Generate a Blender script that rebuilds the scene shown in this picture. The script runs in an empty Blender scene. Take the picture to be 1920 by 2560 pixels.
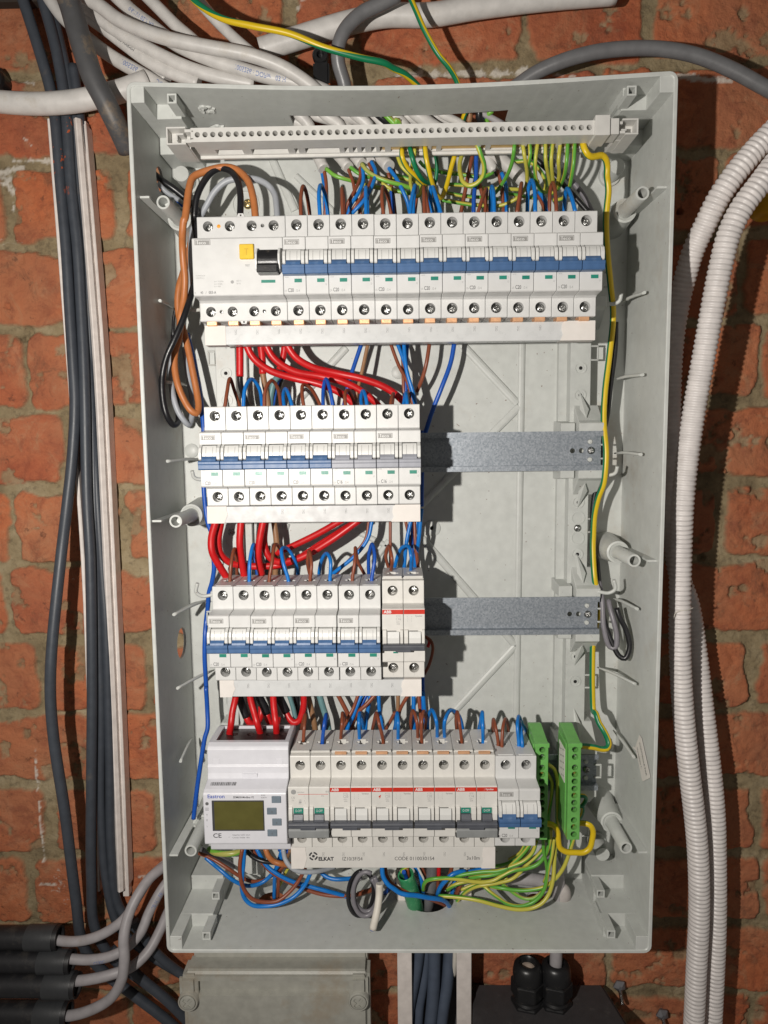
import bpy, bmesh, math, random
import numpy as np
from mathutils import Vector, Matrix

random.seed(11)
SC = bpy.context.scene
COL = SC.collection
U = 0.001                                   # all numbers below are millimetres

# ------------------------------------------------------------------ camera, world, lamp, exposure
CAM = np.array([163.091, -635.35, -135.473])
PITCH, YAW, ROLL = (math.radians(a) for a in (6.068, 0.96, -0.663))
FPX = 1770.164
def cam_rows():
    cp, sp = math.cos(PITCH), math.sin(PITCH)
    cy, sy = math.cos(YAW), math.sin(YAW)
    cr, sr = math.cos(ROLL), math.sin(ROLL)
    B = np.array([[1, 0, 0], [0, 0, -1], [0, 1, 0]], float)
    Rx = np.array([[1, 0, 0], [0, cp, -sp], [0, sp, cp]])
    Ry = np.array([[cy, 0, sy], [0, 1, 0], [-sy, 0, cy]])
    Rz = np.array([[cr, -sr, 0], [sr, cr, 0], [0, 0, 1]])
    return Rz @ Rx @ Ry @ B
CM = cam_rows()
cd = bpy.data.cameras.new('camera')
cam = bpy.data.objects.new('camera', cd)
COL.objects.link(cam)
cd.sensor_fit = 'VERTICAL'; cd.sensor_height = 24.0
cd.lens = FPX / 2560 * 24.0
cd.clip_start = 0.01; cd.clip_end = 50
m = Matrix(((CM[0][0], -CM[1][0], -CM[2][0], CAM[0]*U), (CM[0][1], -CM[1][1], -CM[2][1], CAM[1]*U),
            (CM[0][2], -CM[1][2], -CM[2][2], CAM[2]*U), (0, 0, 0, 1)))
cam.matrix_world = m
SC.camera = cam

wd = bpy.data.worlds.new('World'); SC.world = wd; wd.use_nodes = True
bg = wd.node_tree.nodes['Background']
bg.inputs[0].default_value = (1.0, 0.93, 0.86, 1); bg.inputs[1].default_value = 0.105

ld = bpy.data.lights.new('work_light', 'SPOT')
ld.energy = 21.0; ld.color = (1.0, 0.95, 0.885); ld.shadow_soft_size = 0.007
ld.spot_size = math.radians(150); ld.spot_blend = 1.0
lo = bpy.data.objects.new('work_light', ld); COL.objects.link(lo)
LP = Vector((-42, -655, -128)) * U
lo.location = LP
lo.rotation_euler = (Vector((185, 0, -150)) * U - LP).to_track_quat('-Z', 'Y').to_euler()

SC.view_settings.view_transform = 'Standard'; SC.view_settings.look = 'None'
SC.view_settings.exposure = 0.0; SC.view_settings.gamma = 1.0
SC.view_settings.use_curve_mapping = False

# ------------------------------------------------------------------ measuring helpers
CR = dict(A=(0,0,1.728125),B=(960,0,1.728125),C=(400,480,2.9625),D=(960,480,2.765),E=(380,840,2.37),F=(1040,840,2.37),
 G=(380,1280,2.37),H=(1040,1280,2.37),I=(480,1740,3.19),J=(1000,1740,2.9625),K=(380,2080,2.37),L=(1000,2080,2.37),
 M=(0,200,3.456),N=(0,1400,1.906),O=(1480,1280,1.727),P=(1480,200,2.048),Z=(0,0,.8640625),a=(740,360,4.1475),
 b=(1120,340,4.1475),c=(480,2110,4.1475),d=(860,2110,5.53),e=(1100,2080,4.1475),f=(480,1720,5.53),g=(760,1730,5.53),
 h=(420,260,4.879),i=(380,500,6.144),j=(380,820,6.144),k=(0,0,4.1475),l=(380,0,3.6065),m=(700,260,2.765),
 n=(1400,160,5.184),o=(1340,1760,5.184),p=(360,1180,5.82),q=(0,240,2.212),r=(1640,0,2.457),s=(760,1290,5.184),
 t=(860,2360,2.592))
def ray(k, x, y):
    o = CR[k]
    px, py = o[0] + x / o[2], o[1] + y / o[2]
    return CM.T @ np.array([(px - 960) / FPX, (py - 1280) / FPX, 1.0])
def at(k, x, y, Y):
    """point (mm) on the vertical plane at depth Y"""
    d = ray(k, x, y); s = (Y - CAM[1]) / d[1]
    return CAM + s * d
def onz(k, x, y, z):
    d = ray(k, x, y); s = (z - CAM[2]) / d[2]
    return CAM + s * d

# ------------------------------------------------------------------ materials
MATS = {}
def mat(name, col, rough=0.45, metal=0.0, var=0.06, bump=0.15, scale=120.0, spec=0.5, col2=None, thr=0.5, coat=0.0,
        fine=900.0, fbump=0.0, stain=None, specks=False):
    if name in MATS: return MATS[name]
    M = bpy.data.materials.new(name); M.use_nodes = True
    nt = M.node_tree; N = nt.nodes; L = nt.links
    b = N['Principled BSDF']
    b.inputs['Roughness'].default_value = rough
    b.inputs['Metallic'].default_value = metal
    b.inputs['Specular IOR Level'].default_value = spec
    b.inputs['Coat Weight'].default_value = coat
    tc = N.new('ShaderNodeTexCoord')
    nz = N.new('ShaderNodeTexNoise'); nz.inputs['Scale'].default_value = scale; nz.inputs['Detail'].default_value = 4
    L.new(tc.outputs['Object'], nz.inputs['Vector'])
    rp = N.new('ShaderNodeValToRGB')
    c = col; c2 = col2 or tuple(v * (1 - var * 2) for v in col); c1 = tuple(min(1, v * (1 + var)) for v in col)
    rp.color_ramp.elements[0].position = 0.3; rp.color_ramp.elements[0].color = (*c2, 1)
    rp.color_ramp.elements[1].position = 0.7; rp.color_ramp.elements[1].color = (*c1, 1)
    L.new(nz.outputs['Fac'], rp.inputs['Fac'])
    out = rp.outputs['Color']
    if stain:
        n3 = N.new('ShaderNodeTexNoise'); n3.inputs['Scale'].default_value = stain[1]; n3.inputs['Detail'].default_value = 6
        n3.inputs['Roughness'].default_value = 0.7
        L.new(tc.outputs['Object'], n3.inputs['Vector'])
        r3 = N.new('ShaderNodeValToRGB'); r3.color_ramp.elements[0].position = stain[2]; r3.color_ramp.elements[1].position = stain[2] + 0.12
        r3.color_ramp.elements[0].color = (0, 0, 0, 1); r3.color_ramp.elements[1].color = (stain[3],) * 3 + (1,)
        L.new(n3.outputs['Fac'], r3.inputs['Fac'])
        mx = N.new('ShaderNodeMix'); mx.data_type = 'RGBA'
        L.new(r3.outputs['Color'], mx.inputs['Factor']); L.new(out, mx.inputs['A']); mx.inputs['B'].default_value = (*stain[0], 1)
        out = mx.outputs['Result']
    oi = N.new('ShaderNodeObjectInfo'); om = N.new('ShaderNodeMapRange'); om.inputs['To Min'].default_value = 0.955; om.inputs['To Max'].default_value = 1.035
    L.new(oi.outputs['Random'], om.inputs['Value'])
    vm = N.new('ShaderNodeVectorMath'); vm.operation = 'SCALE'; L.new(out, vm.inputs[0]); L.new(om.outputs['Result'], vm.inputs['Scale']); out = vm.outputs[0]
    if specks:                                   # swarf and brick dust lying on the plastic
        n4 = N.new('ShaderNodeTexNoise'); n4.inputs['Scale'].default_value = 330; n4.inputs['Detail'].default_value = 2
        L.new(tc.outputs['Object'], n4.inputs['Vector'])
        r4 = N.new('ShaderNodeValToRGB'); r4.color_ramp.elements[0].position = 0.735; r4.color_ramp.elements[1].position = 0.76
        r4.color_ramp.elements[0].color = (0, 0, 0, 1); r4.color_ramp.elements[1].color = (.8, .8, .8, 1); L.new(n4.outputs['Fac'], r4.inputs['Fac'])
        m4 = N.new('ShaderNodeMix'); m4.data_type = 'RGBA'; L.new(r4.outputs['Color'], m4.inputs['Factor']); L.new(out, m4.inputs['A']); m4.inputs['B'].default_value = (0.17, 0.10, 0.07, 1)
        out = m4.outputs['Result']
    L.new(out, b.inputs['Base Color'])
    n2 = N.new('ShaderNodeTexNoise'); n2.inputs['Scale'].default_value = fine; n2.inputs['Detail'].default_value = 3
    L.new(tc.outputs['Object'], n2.inputs['Vector'])
    mr = N.new('ShaderNodeMapRange'); mr.inputs['To Min'].default_value = max(0.02, rough - 0.08); mr.inputs['To Max'].default_value = min(1, rough + 0.1)
    L.new(nz.outputs['Fac'], mr.inputs['Value']); L.new(mr.outputs['Result'], b.inputs['Roughness'])
    bp = N.new('ShaderNodeBump'); bp.inputs['Strength'].default_value = bump; bp.inputs['Distance'].default_value = 0.0004
    L.new(n2.outputs['Fac'], bp.inputs['Height']); L.new(bp.outputs['Normal'], b.inputs['Normal'])
    MATS[name] = M
    return M

box_m = mat('enclosure_grey_plastic', (0.55, 0.565, 0.54), 0.42, stain=((0.40, 0.33, 0.25), 9.0, 0.60, 0.45), var=0.035, specks=True)
barw_m = mat('terminal_bar_plastic', (0.62, 0.61, 0.58), 0.4, var=0.03)
dev_m = mat('breaker_grey_white_plastic', (0.63, 0.63, 0.62), 0.38, var=0.025, stain=((0.52, 0.49, 0.44), 40.0, 0.66, 0.4))
abb_m = mat('breaker_warm_white_plastic', (0.64, 0.625, 0.59), 0.38, var=0.03, stain=((0.5, 0.45, 0.38), 45.0, 0.64, 0.4))
rcw_m = mat('meter_white_plastic', (0.66, 0.66, 0.70), 0.3, var=0.02)
lever_m = mat('lever_white_plastic', (0.66, 0.66, 0.64), 0.36, var=0.02)
blue_m = mat('lever_blue_plastic', (0.055, 0.125, 0.27), 0.42, stain=((0.16, 0.24, 0.38), 160.0, 0.6, 0.45))
greyl_m = mat('lever_grey_plastic', (0.30, 0.31, 0.35), 0.42)
dgrey_m = mat('dark_grey_plastic', (0.075, 0.08, 0.095), 0.42, stain=((0.2, 0.2, 0.2), 130.0, 0.6, 0.5))
trans_m = mat('smoky_flap_plastic', (0.26, 0.27, 0.27), 0.3, stain=((0.45, 0.44, 0.42), 130.0, 0.58, 0.5))
black_m = mat('black_plastic', (0.012, 0.012, 0.013), 0.35, stain=((0.12, 0.10, 0.08), 160.0, 0.62, 0.6))
dark_m = mat('dark_cavity', (0.01, 0.01, 0.01), 0.8)
ink_m = mat('print_grey_ink', (0.12, 0.12, 0.125), 0.6)
inkl_m = mat('print_pale_ink', (0.32, 0.32, 0.315), 0.6)
inkd_m = mat('print_dark_ink', (0.04, 0.04, 0.045), 0.6)
inkb_m = mat('print_blue_ink', (0.12, 0.19, 0.42), 0.6)
logo_m = mat('logo_grey_print', (0.27, 0.265, 0.255), 0.5)
white_m = mat('logo_white_print', (0.70, 0.70, 0.69), 0.5)
teal_m = mat('indicator_green', (0.02, 0.22, 0.16), 0.35)
red_m = mat('print_red', (0.55, 0.03, 0.015), 0.4)
yel_m = mat('test_button_yellow', (0.72, 0.47, 0.02), 0.4)
ora_m = mat('dot_orange', (0.75, 0.32, 0.02), 0.4)
paper_m = mat('white_tape', (0.74, 0.70, 0.66), 0.75, var=0.02)
bus_m = mat('busbar_plastic', (0.60, 0.61, 0.61), 0.28, var=0.03, stain=((0.5, 0.45, 0.36), 60.0, 0.68, 0.5))
busw_m = mat('busbar_cream_plastic', (0.66, 0.645, 0.61), 0.4, var=0.02)
copper_m = mat('copper', (0.88, 0.50, 0.28), 0.4, 0.55, fine=500, bump=0.3)
brass_m = mat('brass', (0.62, 0.42, 0.16), 0.35, 1.0)
screw_m = mat('zinc_screw', (0.42, 0.42, 0.41), 0.27, 1.0, var=0.2, scale=600, bump=0.6, fine=1400)
goldscrew_m = mat('yellow_passivated_screw', (0.60, 0.48, 0.25), 0.3, 1.0, bump=0.5)
greent_m = mat('green_terminal_plastic', (0.15, 0.42, 0.10), 0.35)
greens_m = mat('green_sleeve', (0.03, 0.26, 0.10), 0.35, stain=((0.2, 0.45, 0.25), 120.0, 0.55, 0.7))
lcd_m = mat('lcd_olive_glass', (0.10, 0.092, 0.024), 0.18, coat=0.3)
btn_m = mat('meter_button_grey', (0.16, 0.20, 0.24), 0.4)
pvc_w = mat('white_pvc_cable', (0.60, 0.58, 0.555), 0.42, stain=((0.34, 0.29, 0.22), 30.0, 0.60, 0.45))
pvc_c = mat('white_corrugated_plastic', (0.72, 0.68, 0.66), 0.38, stain=((0.48, 0.40, 0.33), 20.0, 0.62, 0.4))
trunk_m = mat('white_trunking_plastic', (0.74, 0.68, 0.64), 0.5)
cab_d = mat('dark_grey_cable', (0.050, 0.058, 0.072), 0.42, stain=((0.13, 0.11, 0.09), 40.0, 0.62, 0.5))
cab_s = mat('slate_blue_cable', (0.075, 0.095, 0.135), 0.45, stain=((0.28, 0.26, 0.22), 50.0, 0.66, 0.5))
cab_b = mat('grimy_flat_cable', (0.075, 0.075, 0.078), 0.5, stain=((0.20, 0.15, 0.10), 28.0, 0.52, 0.9))
cab_g = mat('grey_cable', (0.15, 0.15, 0.155), 0.36, stain=((0.30, 0.29, 0.28), 90.0, 0.68, 0.6))
cab_l = mat('light_grey_cable', (0.36, 0.34, 0.35), 0.45, stain=((0.25, 0.2, 0.15), 40.0, 0.62, 0.4))
jb_m = mat('junction_box_grey', (0.40, 0.395, 0.35), 0.36, stain=((0.33, 0.26, 0.18), 14.0, 0.55, 0.5))
bbx_m = mat('black_box_plastic', (0.052, 0.048, 0.050), 0.6, stain=((0.12, 0.11, 0.10), 60.0, 0.60, 0.7), bump=0.6)
top_strip_m = mat('dark_brown_strip', (0.03, 0.022, 0.016), 0.8)  # very dark brown for the strip along the top left
WIRE = {
 'brown': mat('wire_brown', (0.235, 0.062, 0.028), 0.38, var=0.05),
 'orange': mat('wire_orange_brown', (0.46, 0.16, 0.05), 0.42, var=0.05),
 'tan': mat('wire_tan', (0.30, 0.16, 0.08), 0.42),
 'blue': mat('wire_light_blue', (0.006, 0.17, 0.55), 0.34, var=0.05),
 'dblue': mat('wire_royal_blue', (0.010, 0.085, 0.42), 0.36, var=0.05),
 'red': mat('wire_red', (0.56, 0.010, 0.012), 0.38, var=0.05),
 'black': mat('wire_black', (0.012, 0.012, 0.014), 0.32, var=0.05),
 'grey': mat('wire_grey', (0.36, 0.38, 0.41), 0.42, var=0.05),
 'mgrey': mat('wire_mid_grey', (0.20, 0.19, 0.21), 0.38, var=0.05),
 'teal': mat('wire_teal', (0.13, 0.26, 0.27), 0.42, var=0.05),
 'white': mat('wire_white', (0.66, 0.62, 0.55), 0.5, var=0.05),
 'pvc': pvc_w, 'dark': cab_d, 'slate': cab_s, 'cgrey': cab_g, 'lgrey': cab_l, 'grimy': cab_b,
}
def stripe_mat(name, yel, grn, thr):
    M = bpy.data.materials.new(name); M.use_nodes = True
    N = M.node_tree.nodes; L = M.node_tree.links; b = N['Principled BSDF']
    uv = N.new('ShaderNodeUVMap'); sx = N.new('ShaderNodeSeparateXYZ'); L.new(uv.outputs['UV'], sx.inputs[0])
    fr = N.new('ShaderNodeMath'); fr.operation = 'FRACT'; L.new(sx.outputs['X'], fr.inputs[0])
    rp = N.new('ShaderNodeValToRGB'); e = rp.color_ramp.elements
    e[0].position = 0.0; e[0].color = (*yel, 1); e[1].position = thr - 0.01; e[1].color = (*yel, 1)
    x = e.new(thr + 0.01); x.color = (*grn, 1); x = e.new(0.985); x.color = (*grn, 1); x = e.new(1.0); x.color = (*yel, 1)
    L.new(fr.outputs[0], rp.inputs['Fac']); L.new(rp.outputs['Color'], b.inputs['Base Color'])
    b.inputs['Roughness'].default_value = 0.36
    return M
WIRE['gy'] = stripe_mat('wire_green_yellow', (0.50, 0.46, 0.065), (0.11, 0.36, 0.045), 0.5)
WIRE['gyd'] = stripe_mat('wire_deep_green_yellow', (0.66, 0.46, 0.01), (0.005, 0.17, 0.07), 0.55)
WIRE['lime'] = stripe_mat('wire_lime', (0.40, 0.40, 0.10), (0.17, 0.42, 0.05), 0.3)

# zinc rail: spangled
def rail_mat():
    M = bpy.data.materials.new('galvanised_steel'); M.use_nodes = True
    N = M.node_tree.nodes; L = M.node_tree.links; b = N['Principled BSDF']
    tc = N.new('ShaderNodeTexCoord')
    vo = N.new('ShaderNodeTexVoronoi'); vo.inputs['Scale'].default_value = 760
    mp = N.new('ShaderNodeMapping'); mp.inputs['Scale'].default_value = (1, 0.6, 1)
    L.new(tc.outputs['Object'], mp.inputs[0]); L.new(mp.outputs[0], vo.inputs['Vector'])
    nz = N.new('ShaderNodeTexNoise'); nz.inputs['Scale'].default_value = 420; nz.inputs['Detail'].default_value = 6
    L.new(tc.outputs['Object'], nz.inputs['Vector'])
    mx = N.new('ShaderNodeMix'); mx.data_type = 'RGBA'; mx.inputs['Factor'].default_value = 0.5
    L.new(vo.outputs['Color'], mx.inputs['A']); L.new(nz.outputs['Color'], mx.inputs['B'])
    rp = N.new('ShaderNodeValToRGB'); rp.color_ramp.elements[0].position = 0.3; rp.color_ramp.elements[1].position = 0.72
    rp.color_ramp.elements[0].color = (0.25, 0.28, 0.315, 1); rp.color_ramp.elements[1].color = (0.40, 0.43, 0.47, 1)
    L.new(mx.outputs['Result'], rp.inputs['Fac']); L.new(rp.outputs['Color'], b.inputs['Base Color'])
    b.inputs['Metallic'].default_value = 0.6; b.inputs['Roughness'].default_value = 0.5
    return M
rail_m = rail_mat()

# ------------------------------------------------------------------ mesh building
class MB:
    def __init__(s): s.v = []; s.f = []
    def add(s, vs, fs):
        o = len(s.v); s.v += [tuple(v) for v in vs]; s.f += [tuple(i + o for i in f) for f in fs]; return s
    def box(s, x0, x1, y0, y1, z0, z1):
        x0, x1 = min(x0, x1), max(x0, x1); y0, y1 = min(y0, y1), max(y0, y1); z0, z1 = min(z0, z1), max(z0, z1)
        return s.add([(x0,y0,z0),(x1,y0,z0),(x1,y1,z0),(x0,y1,z0),(x0,y0,z1),(x1,y0,z1),(x1,y1,z1),(x0,y1,z1)],
                     [(0,3,2,1),(4,5,6,7),(0,1,5,4),(1,2,6,5),(2,3,7,6),(3,0,4,7)])
    def prism(s, poly, x0, x1):           # poly = (y,z) list, extruded along x
        n = len(poly)
        vs = [(x0, y, z) for y, z in poly] + [(x1, y, z) for y, z in poly]
        fs = [tuple(range(n))[::-1], tuple(range(n, 2*n))] + [(i, (i+1) % n, n + (i+1) % n, n + i) for i in range(n)]
        return s.add(vs, fs)
    def prismy(s, poly, y0, y1):          # poly = (x,z) list, extruded along y (y0 front)
        n = len(poly)
        vs = [(x, y0, z) for x, z in poly] + [(x, y1, z) for x, z in poly]
        fs = [tuple(range(n)), tuple(range(n, 2*n))[::-1]] + [((i+1) % n, i, n + i, n + (i+1) % n) for i in range(n)]
        return s.add(vs, fs)
    def lathe(s, prof, c, ax=(0, 1, 0), n=20):   # prof = [(r, t)], axis direction ax, t along it
        ax = Vector(ax).normalized(); u = ax.orthogonal().normalized(); w = ax.cross(u); c = Vector(c)
        vs = []; fs = []
        for r, t in prof:
            for k in range(n):
                a = 2 * math.pi * k / n
                vs.append(c + ax * t + (u * math.cos(a) + w * math.sin(a)) * r)
        for i in range(len(prof) - 1):
            for k in range(n):
                fs.append((i*n + k, i*n + (k+1) % n, (i+1)*n + (k+1) % n, (i+1)*n + k))
        fs.append(tuple(range(n))[::-1]); fs.append(tuple(range((len(prof)-1)*n, len(prof)*n)))
        return s.add(vs, fs)
    def mesh(s, name, smooth=False, bevel=0.0, seg=1):
        me = bpy.data.meshes.new(name)
        me.from_pydata([(x*U, y*U, z*U) for x, y, z in s.v], [], s.f)
        bm = bmesh.new(); bm.from_mesh(me)
        bmesh.ops.recalc_face_normals(bm, faces=bm.faces)
        if bevel:
            es = [e for e in bm.edges if len(e.link_faces) == 2 and e.calc_face_angle(0) > 0.5]
            bmesh.ops.bevel(bm, geom=es, offset=bevel * U, segments=seg, affect='EDGES', clamp_overlap=True)
        bm.to_mesh(me); bm.free()
        if smooth:
            me.polygons.foreach_set('use_smooth', [True] * len(me.polygons))
            me.set_sharp_from_angle(angle=math.radians(42))
        return me

def link(name, me, m, parent=None, loc=(0, 0, 0)):
    o = bpy.data.objects.new(name, me); COL.objects.link(o)
    if m is not None:
        me.materials.clear(); me.materials.append(m)
    o.location = Vector(loc) * U
    if parent: o.parent = parent
    return o
def part(name, mb, m, parent, **k):
    return link(name, mb.mesh(name, **k), m, parent)
def tag(o, label, cat, group=None, kind=None):
    o['label'] = label
    if cat: o['category'] = cat
    if group: o['group'] = group
    if kind: o['kind'] = kind
    return o
def empty(name, loc, label, cat, group=None):
    e = bpy.data.objects.new(name, None); COL.objects.link(e); e.location = Vector(loc) * U
    e.empty_display_size = 0.01
    return tag(e, label, cat, group)
def cut(me, cutters):
    """boolean difference, evaluated to a plain mesh"""
    a = bpy.data.objects.new('tmp', me); COL.objects.link(a)
    cs = []
    for cme in cutters:
        c = bpy.data.objects.new('tmpc', cme); COL.objects.link(c); cs.append(c)
        md = a.modifiers.new('b', 'BOOLEAN'); md.operation = 'DIFFERENCE'; md.solver = 'EXACT'; md.use_self = True; md.use_hole_tolerant = True; md.object = c
    dg = bpy.context.evaluated_depsgraph_get(); dg.update()
    res = bpy.data.meshes.new_from_object(a.evaluated_get(dg))
    for c in cs: bpy.data.objects.remove(c)
    bpy.data.objects.remove(a)
    return res
def copy_tree(o, parent=None):
    c = o.copy(); COL.objects.link(c); c.parent = parent
    for ch in [x for x in o.children]: copy_tree(ch, c)
    return c

# text -------------------------------------------------------------------------
TXT = {}
def text_mesh(s, xs=1.0, bold=0.0):
    key = (s, xs, bold)
    if key not in TXT:
        cu = bpy.data.curves.new('t', 'FONT'); cu.body = s; cu.size = 1.0; cu.align_x = 'LEFT'; cu.resolution_u = 3
        cu.offset = bold
        o = bpy.data.objects.new('t', cu); COL.objects.link(o)
        dg = bpy.context.evaluated_depsgraph_get(); dg.update()
        me = bpy.data.meshes.new_from_object(o.evaluated_get(dg))
        vs = [(v.co.x * xs, v.co.y) for v in me.vertices]; fs = [tuple(p.vertices) for p in me.polygons]
        bpy.data.objects.remove(o)
        TXT[key] = (vs, fs)
    return TXT[key]
def put_text(mb, s, x, y, z, h, xs=0.8, bold=0.0, align='L', rot=0.0, flip=False, plane='xz', d=0.05):
    """lettering lying on a surface: cap height h (mm), base line at z; facing -y"""
    vs, fs = text_mesh(s, xs, bold)
    if not vs: return
    k = h / 0.70
    w = max(v[0] for v in vs) * k
    ox = 0 if align == 'L' else (-w / 2 if align == 'C' else -w)
    out = []
    ca, sa = math.cos(rot), math.sin(rot)
    for a, b_ in vs:
        a, b_ = a * k + ox, b_ * k
        if flip: a, b_ = -a, -b_
        a, b_ = a * ca - b_ * sa, a * sa + b_ * ca
        out.append((x + a, y - d, z + b_))
    mb.add(out, fs)
def rect(mb, x0, x1, z0, z1, y, d=0.04):
    mb.add([(x0, y-d, z0), (x1, y-d, z0), (x1, y-d, z1), (x0, y-d, z1)], [(0, 1, 2, 3)])

# tubes ------------------------------------------------------------------------
def spline(pts, step=2.5):
    P = [np.array(p, float) for p in pts]
    if len(P) == 2: P = [P[0], (P[0] + P[1]) / 2, P[1]]
    P = [2 * P[0] - P[1]] + P + [2 * P[-1] - P[-2]]
    out = []
    for i in range(1, len(P) - 2):
        p0, p1, p2, p3 = P[i-1], P[i], P[i+1], P[i+2]
        d1 = max(1e-3, np.linalg.norm(p1-p0)) ** .5; d2 = max(1e-3, np.linalg.norm(p2-p1)) ** .5; d3 = max(1e-3, np.linalg.norm(p3-p2)) ** .5
        m1 = (p2-p1) - (p2-p0) * d2 / (d1+d2) * 1.0 + (p1-p0) * (d2/d1) * (d2/(d1+d2)) if False else None
        t1 = ((p1-p0)/d1 - (p2-p0)/(d1+d2) + (p2-p1)/d2) * d2
        t2 = ((p2-p1)/d2 - (p3-p1)/(d2+d3) + (p3-p2)/d3) * d2
        n = max(2, int(np.linalg.norm(p2-p1) / step) + 1)
        for k in range(n):
            t = k / n; t_2 = t*t; t_3 = t_2*t
            out.append((2*t_3-3*t_2+1)*p1 + (t_3-2*t_2+t)*t1 + (-2*t_3+3*t_2)*p2 + (t_3-t_2)*t2)
    out.append(P[-2])
    return np.array(out)
def frames(C):
    T = np.gradient(C, axis=0); T /= np.linalg.norm(T, axis=1)[:, None] + 1e-9
    up = np.array([0, -1.0, 0])
    n = up - T[0] * np.dot(up, T[0])
    if np.linalg.norm(n) < 0.1: n = np.array([1.0, 0, 0]) - T[0] * T[0][0]
    n /= np.linalg.norm(n); Ns = [n]
    for i in range(1, len(C)):
        n = Ns[-1] - T[i] * np.dot(Ns[-1], T[i]); n /= np.linalg.norm(n) + 1e-9; Ns.append(n)
    Ns = np.array(Ns); Bs = np.cross(T, Ns)
    return T, Ns, Bs
def tube_mesh(name, pts, r, sides=12, step=2.5, rad=None, twist=0.0, u0=0.0, hollow=0.0):
    C = spline(pts, step); T, Ns, Bs = frames(C)
    S = np.concatenate([[0], np.cumsum(np.linalg.norm(np.diff(C, axis=0), axis=1))])
    n = len(C)
    R = np.full(n, float(r)) if rad is None else np.array([rad(s_, S[-1]) for s_ in S])
    A = np.arange(sides) * 2 * math.pi / sides
    ca, sa = np.cos(A), np.sin(A)
    V = C[:, None, :] + R[:, None, None] * (Ns[:, None, :] * ca[None, :, None] + Bs[:, None, :] * sa[None, :, None])
    V = V.reshape(-1, 3)
    F = [(i*sides+k, i*sides+(k+1) % sides, (i+1)*sides+(k+1) % sides, (i+1)*sides+k) for i in range(n-1) for k in range(sides)]
    vs = [tuple(v) for v in V]
    nf = len(F)
    if not hollow:
        F.append(tuple(range(sides))[::-1]); F.append(tuple(range((n-1)*sides, n*sides)))
    else:
        o = len(vs)
        Vi = C[:, None, :] + (R * hollow)[:, None, None] * (Ns[:, None, :] * ca[None, :, None] + Bs[:, None, :] * sa[None, :, None])
        vs += [tuple(v) for v in Vi.reshape(-1, 3)]
        F += [(o+i*sides+k, o+(i+1)*sides+k, o+(i+1)*sides+(k+1) % sides, o+i*sides+(k+1) % sides) for i in range(n-1) for k in range(sides)]
        F += [(k, o+k, o+(k+1) % sides, (k+1) % sides) for k in range(sides)]
        e = (n-1)*sides
        F += [(e+(k+1) % sides, o+e+(k+1) % sides, o+e+k, e+k) for k in range(sides)]
    me = bpy.data.meshes.new(name)
    me.from_pydata([(x*U, y*U, z*U) for x, y, z in vs], [], F)
    uvl = me.uv_layers.new(name='UVMap')
    uv = np.zeros((len(me.loops), 2))
    li = 0
    for fi, f in enumerate(F):
        if fi < nf:
            i, k = divmod(fi, sides)
            for a, b_ in ((i, k), (i, k+1), (i+1, k+1), (i+1, k)):
                uv[li] = (b_ / sides + u0 + S[a] * twist + 10, S[a]); li += 1
        else:
            for _ in f: uv[li] = (0.2, 0); li += 1
    uvl.data.foreach_set('uv', uv.ravel())
    me.polygons.foreach_set('use_smooth', [fi < nf or bool(hollow) for fi in range(len(F))])
    me.update()
    return me, (C, T, Ns, Bs, S)
def tube_text(name, fr, r, s, s0, h, parent, m, ang=0.0, sign=1, xs=0.8):
    """lettering wrapped on a cable: s0 mm from its start, ang = angle round it"""
    C, T, Ns, Bs, S = fr
    vs, fs = text_mesh(s, xs)
    k = h / 0.7; out = []
    for a, b_ in vs:
        sa = s0 + sign * a * k; th = ang + sign * (b_ * k - h / 2) / r
        c = np.array([np.interp(sa, S, C[:, j]) for j in range(3)])
        nn = np.array([np.interp(sa, S, Ns[:, j]) for j in range(3)]); bb = np.array([np.interp(sa, S, Bs[:, j]) for j in range(3)])
        out.append(tuple(c + (nn * math.cos(th) + bb * math.sin(th)) * (r + 0.12)))
    mb = MB(); mb.add(out, fs)
    me = bpy.data.meshes.new(name); me.from_pydata([(x*U, y*U, z*U) for x, y, z in mb.v], [], mb.f)
    return link(name, me, m, parent)

def P3(crop, pts, topz=None):
    out = []
    for q in pts:
        c = crop; 
        if isinstance(q[0], str): c, q = q[0], q[1:]
        if q[2] == 'T': out.append(onz(c, q[0], q[1], topz))
        else: out.append(at(c, q[0], q[1], q[2]))
    return out
def wire(col, r, crop, pts, label, cat='wire', group=None, topz=None, name=None, sides=10, twist=None, u0=None, ext=0.0, parent=None, step=2.5):
    if r < 2.1 and r > .6: r = r * 1.08 + (.10 if col in ('blue', 'dblue') else 0)
    P = P3(crop, pts, topz)
    if pts[0][0] == 'm' and r > 2.5:              # these come down through the slot from above the cabinet
        P.insert(0, P[0] + np.array([-12, -1, 9.0])); P.insert(0, P[0] + np.array([-26, 0, 6.0]))
    if ext:                                       # run the hidden tail on, down behind the devices
        P.append(P[-1] + np.array([0, 3.0, -ext]))
    if pts[0][2] == 'T': P.insert(0, P[0] + np.array([0, 0, -5.0]))
    if twist is None: twist = random.uniform(-.012, .012)
    if u0 is None: u0 = random.uniform(0, 1)
    me, fr = tube_mesh('cable', P, r, sides, step, twist=twist, u0=u0)
    nm = name or {'gy': 'earth_wire', 'gyd': 'earth_wire', 'lime': 'earth_wire'}.get(col, 'wire')
    o = link(nm, me, WIRE[col], parent)
    if not parent: tag(o, label, cat, group)
    return o, fr

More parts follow.
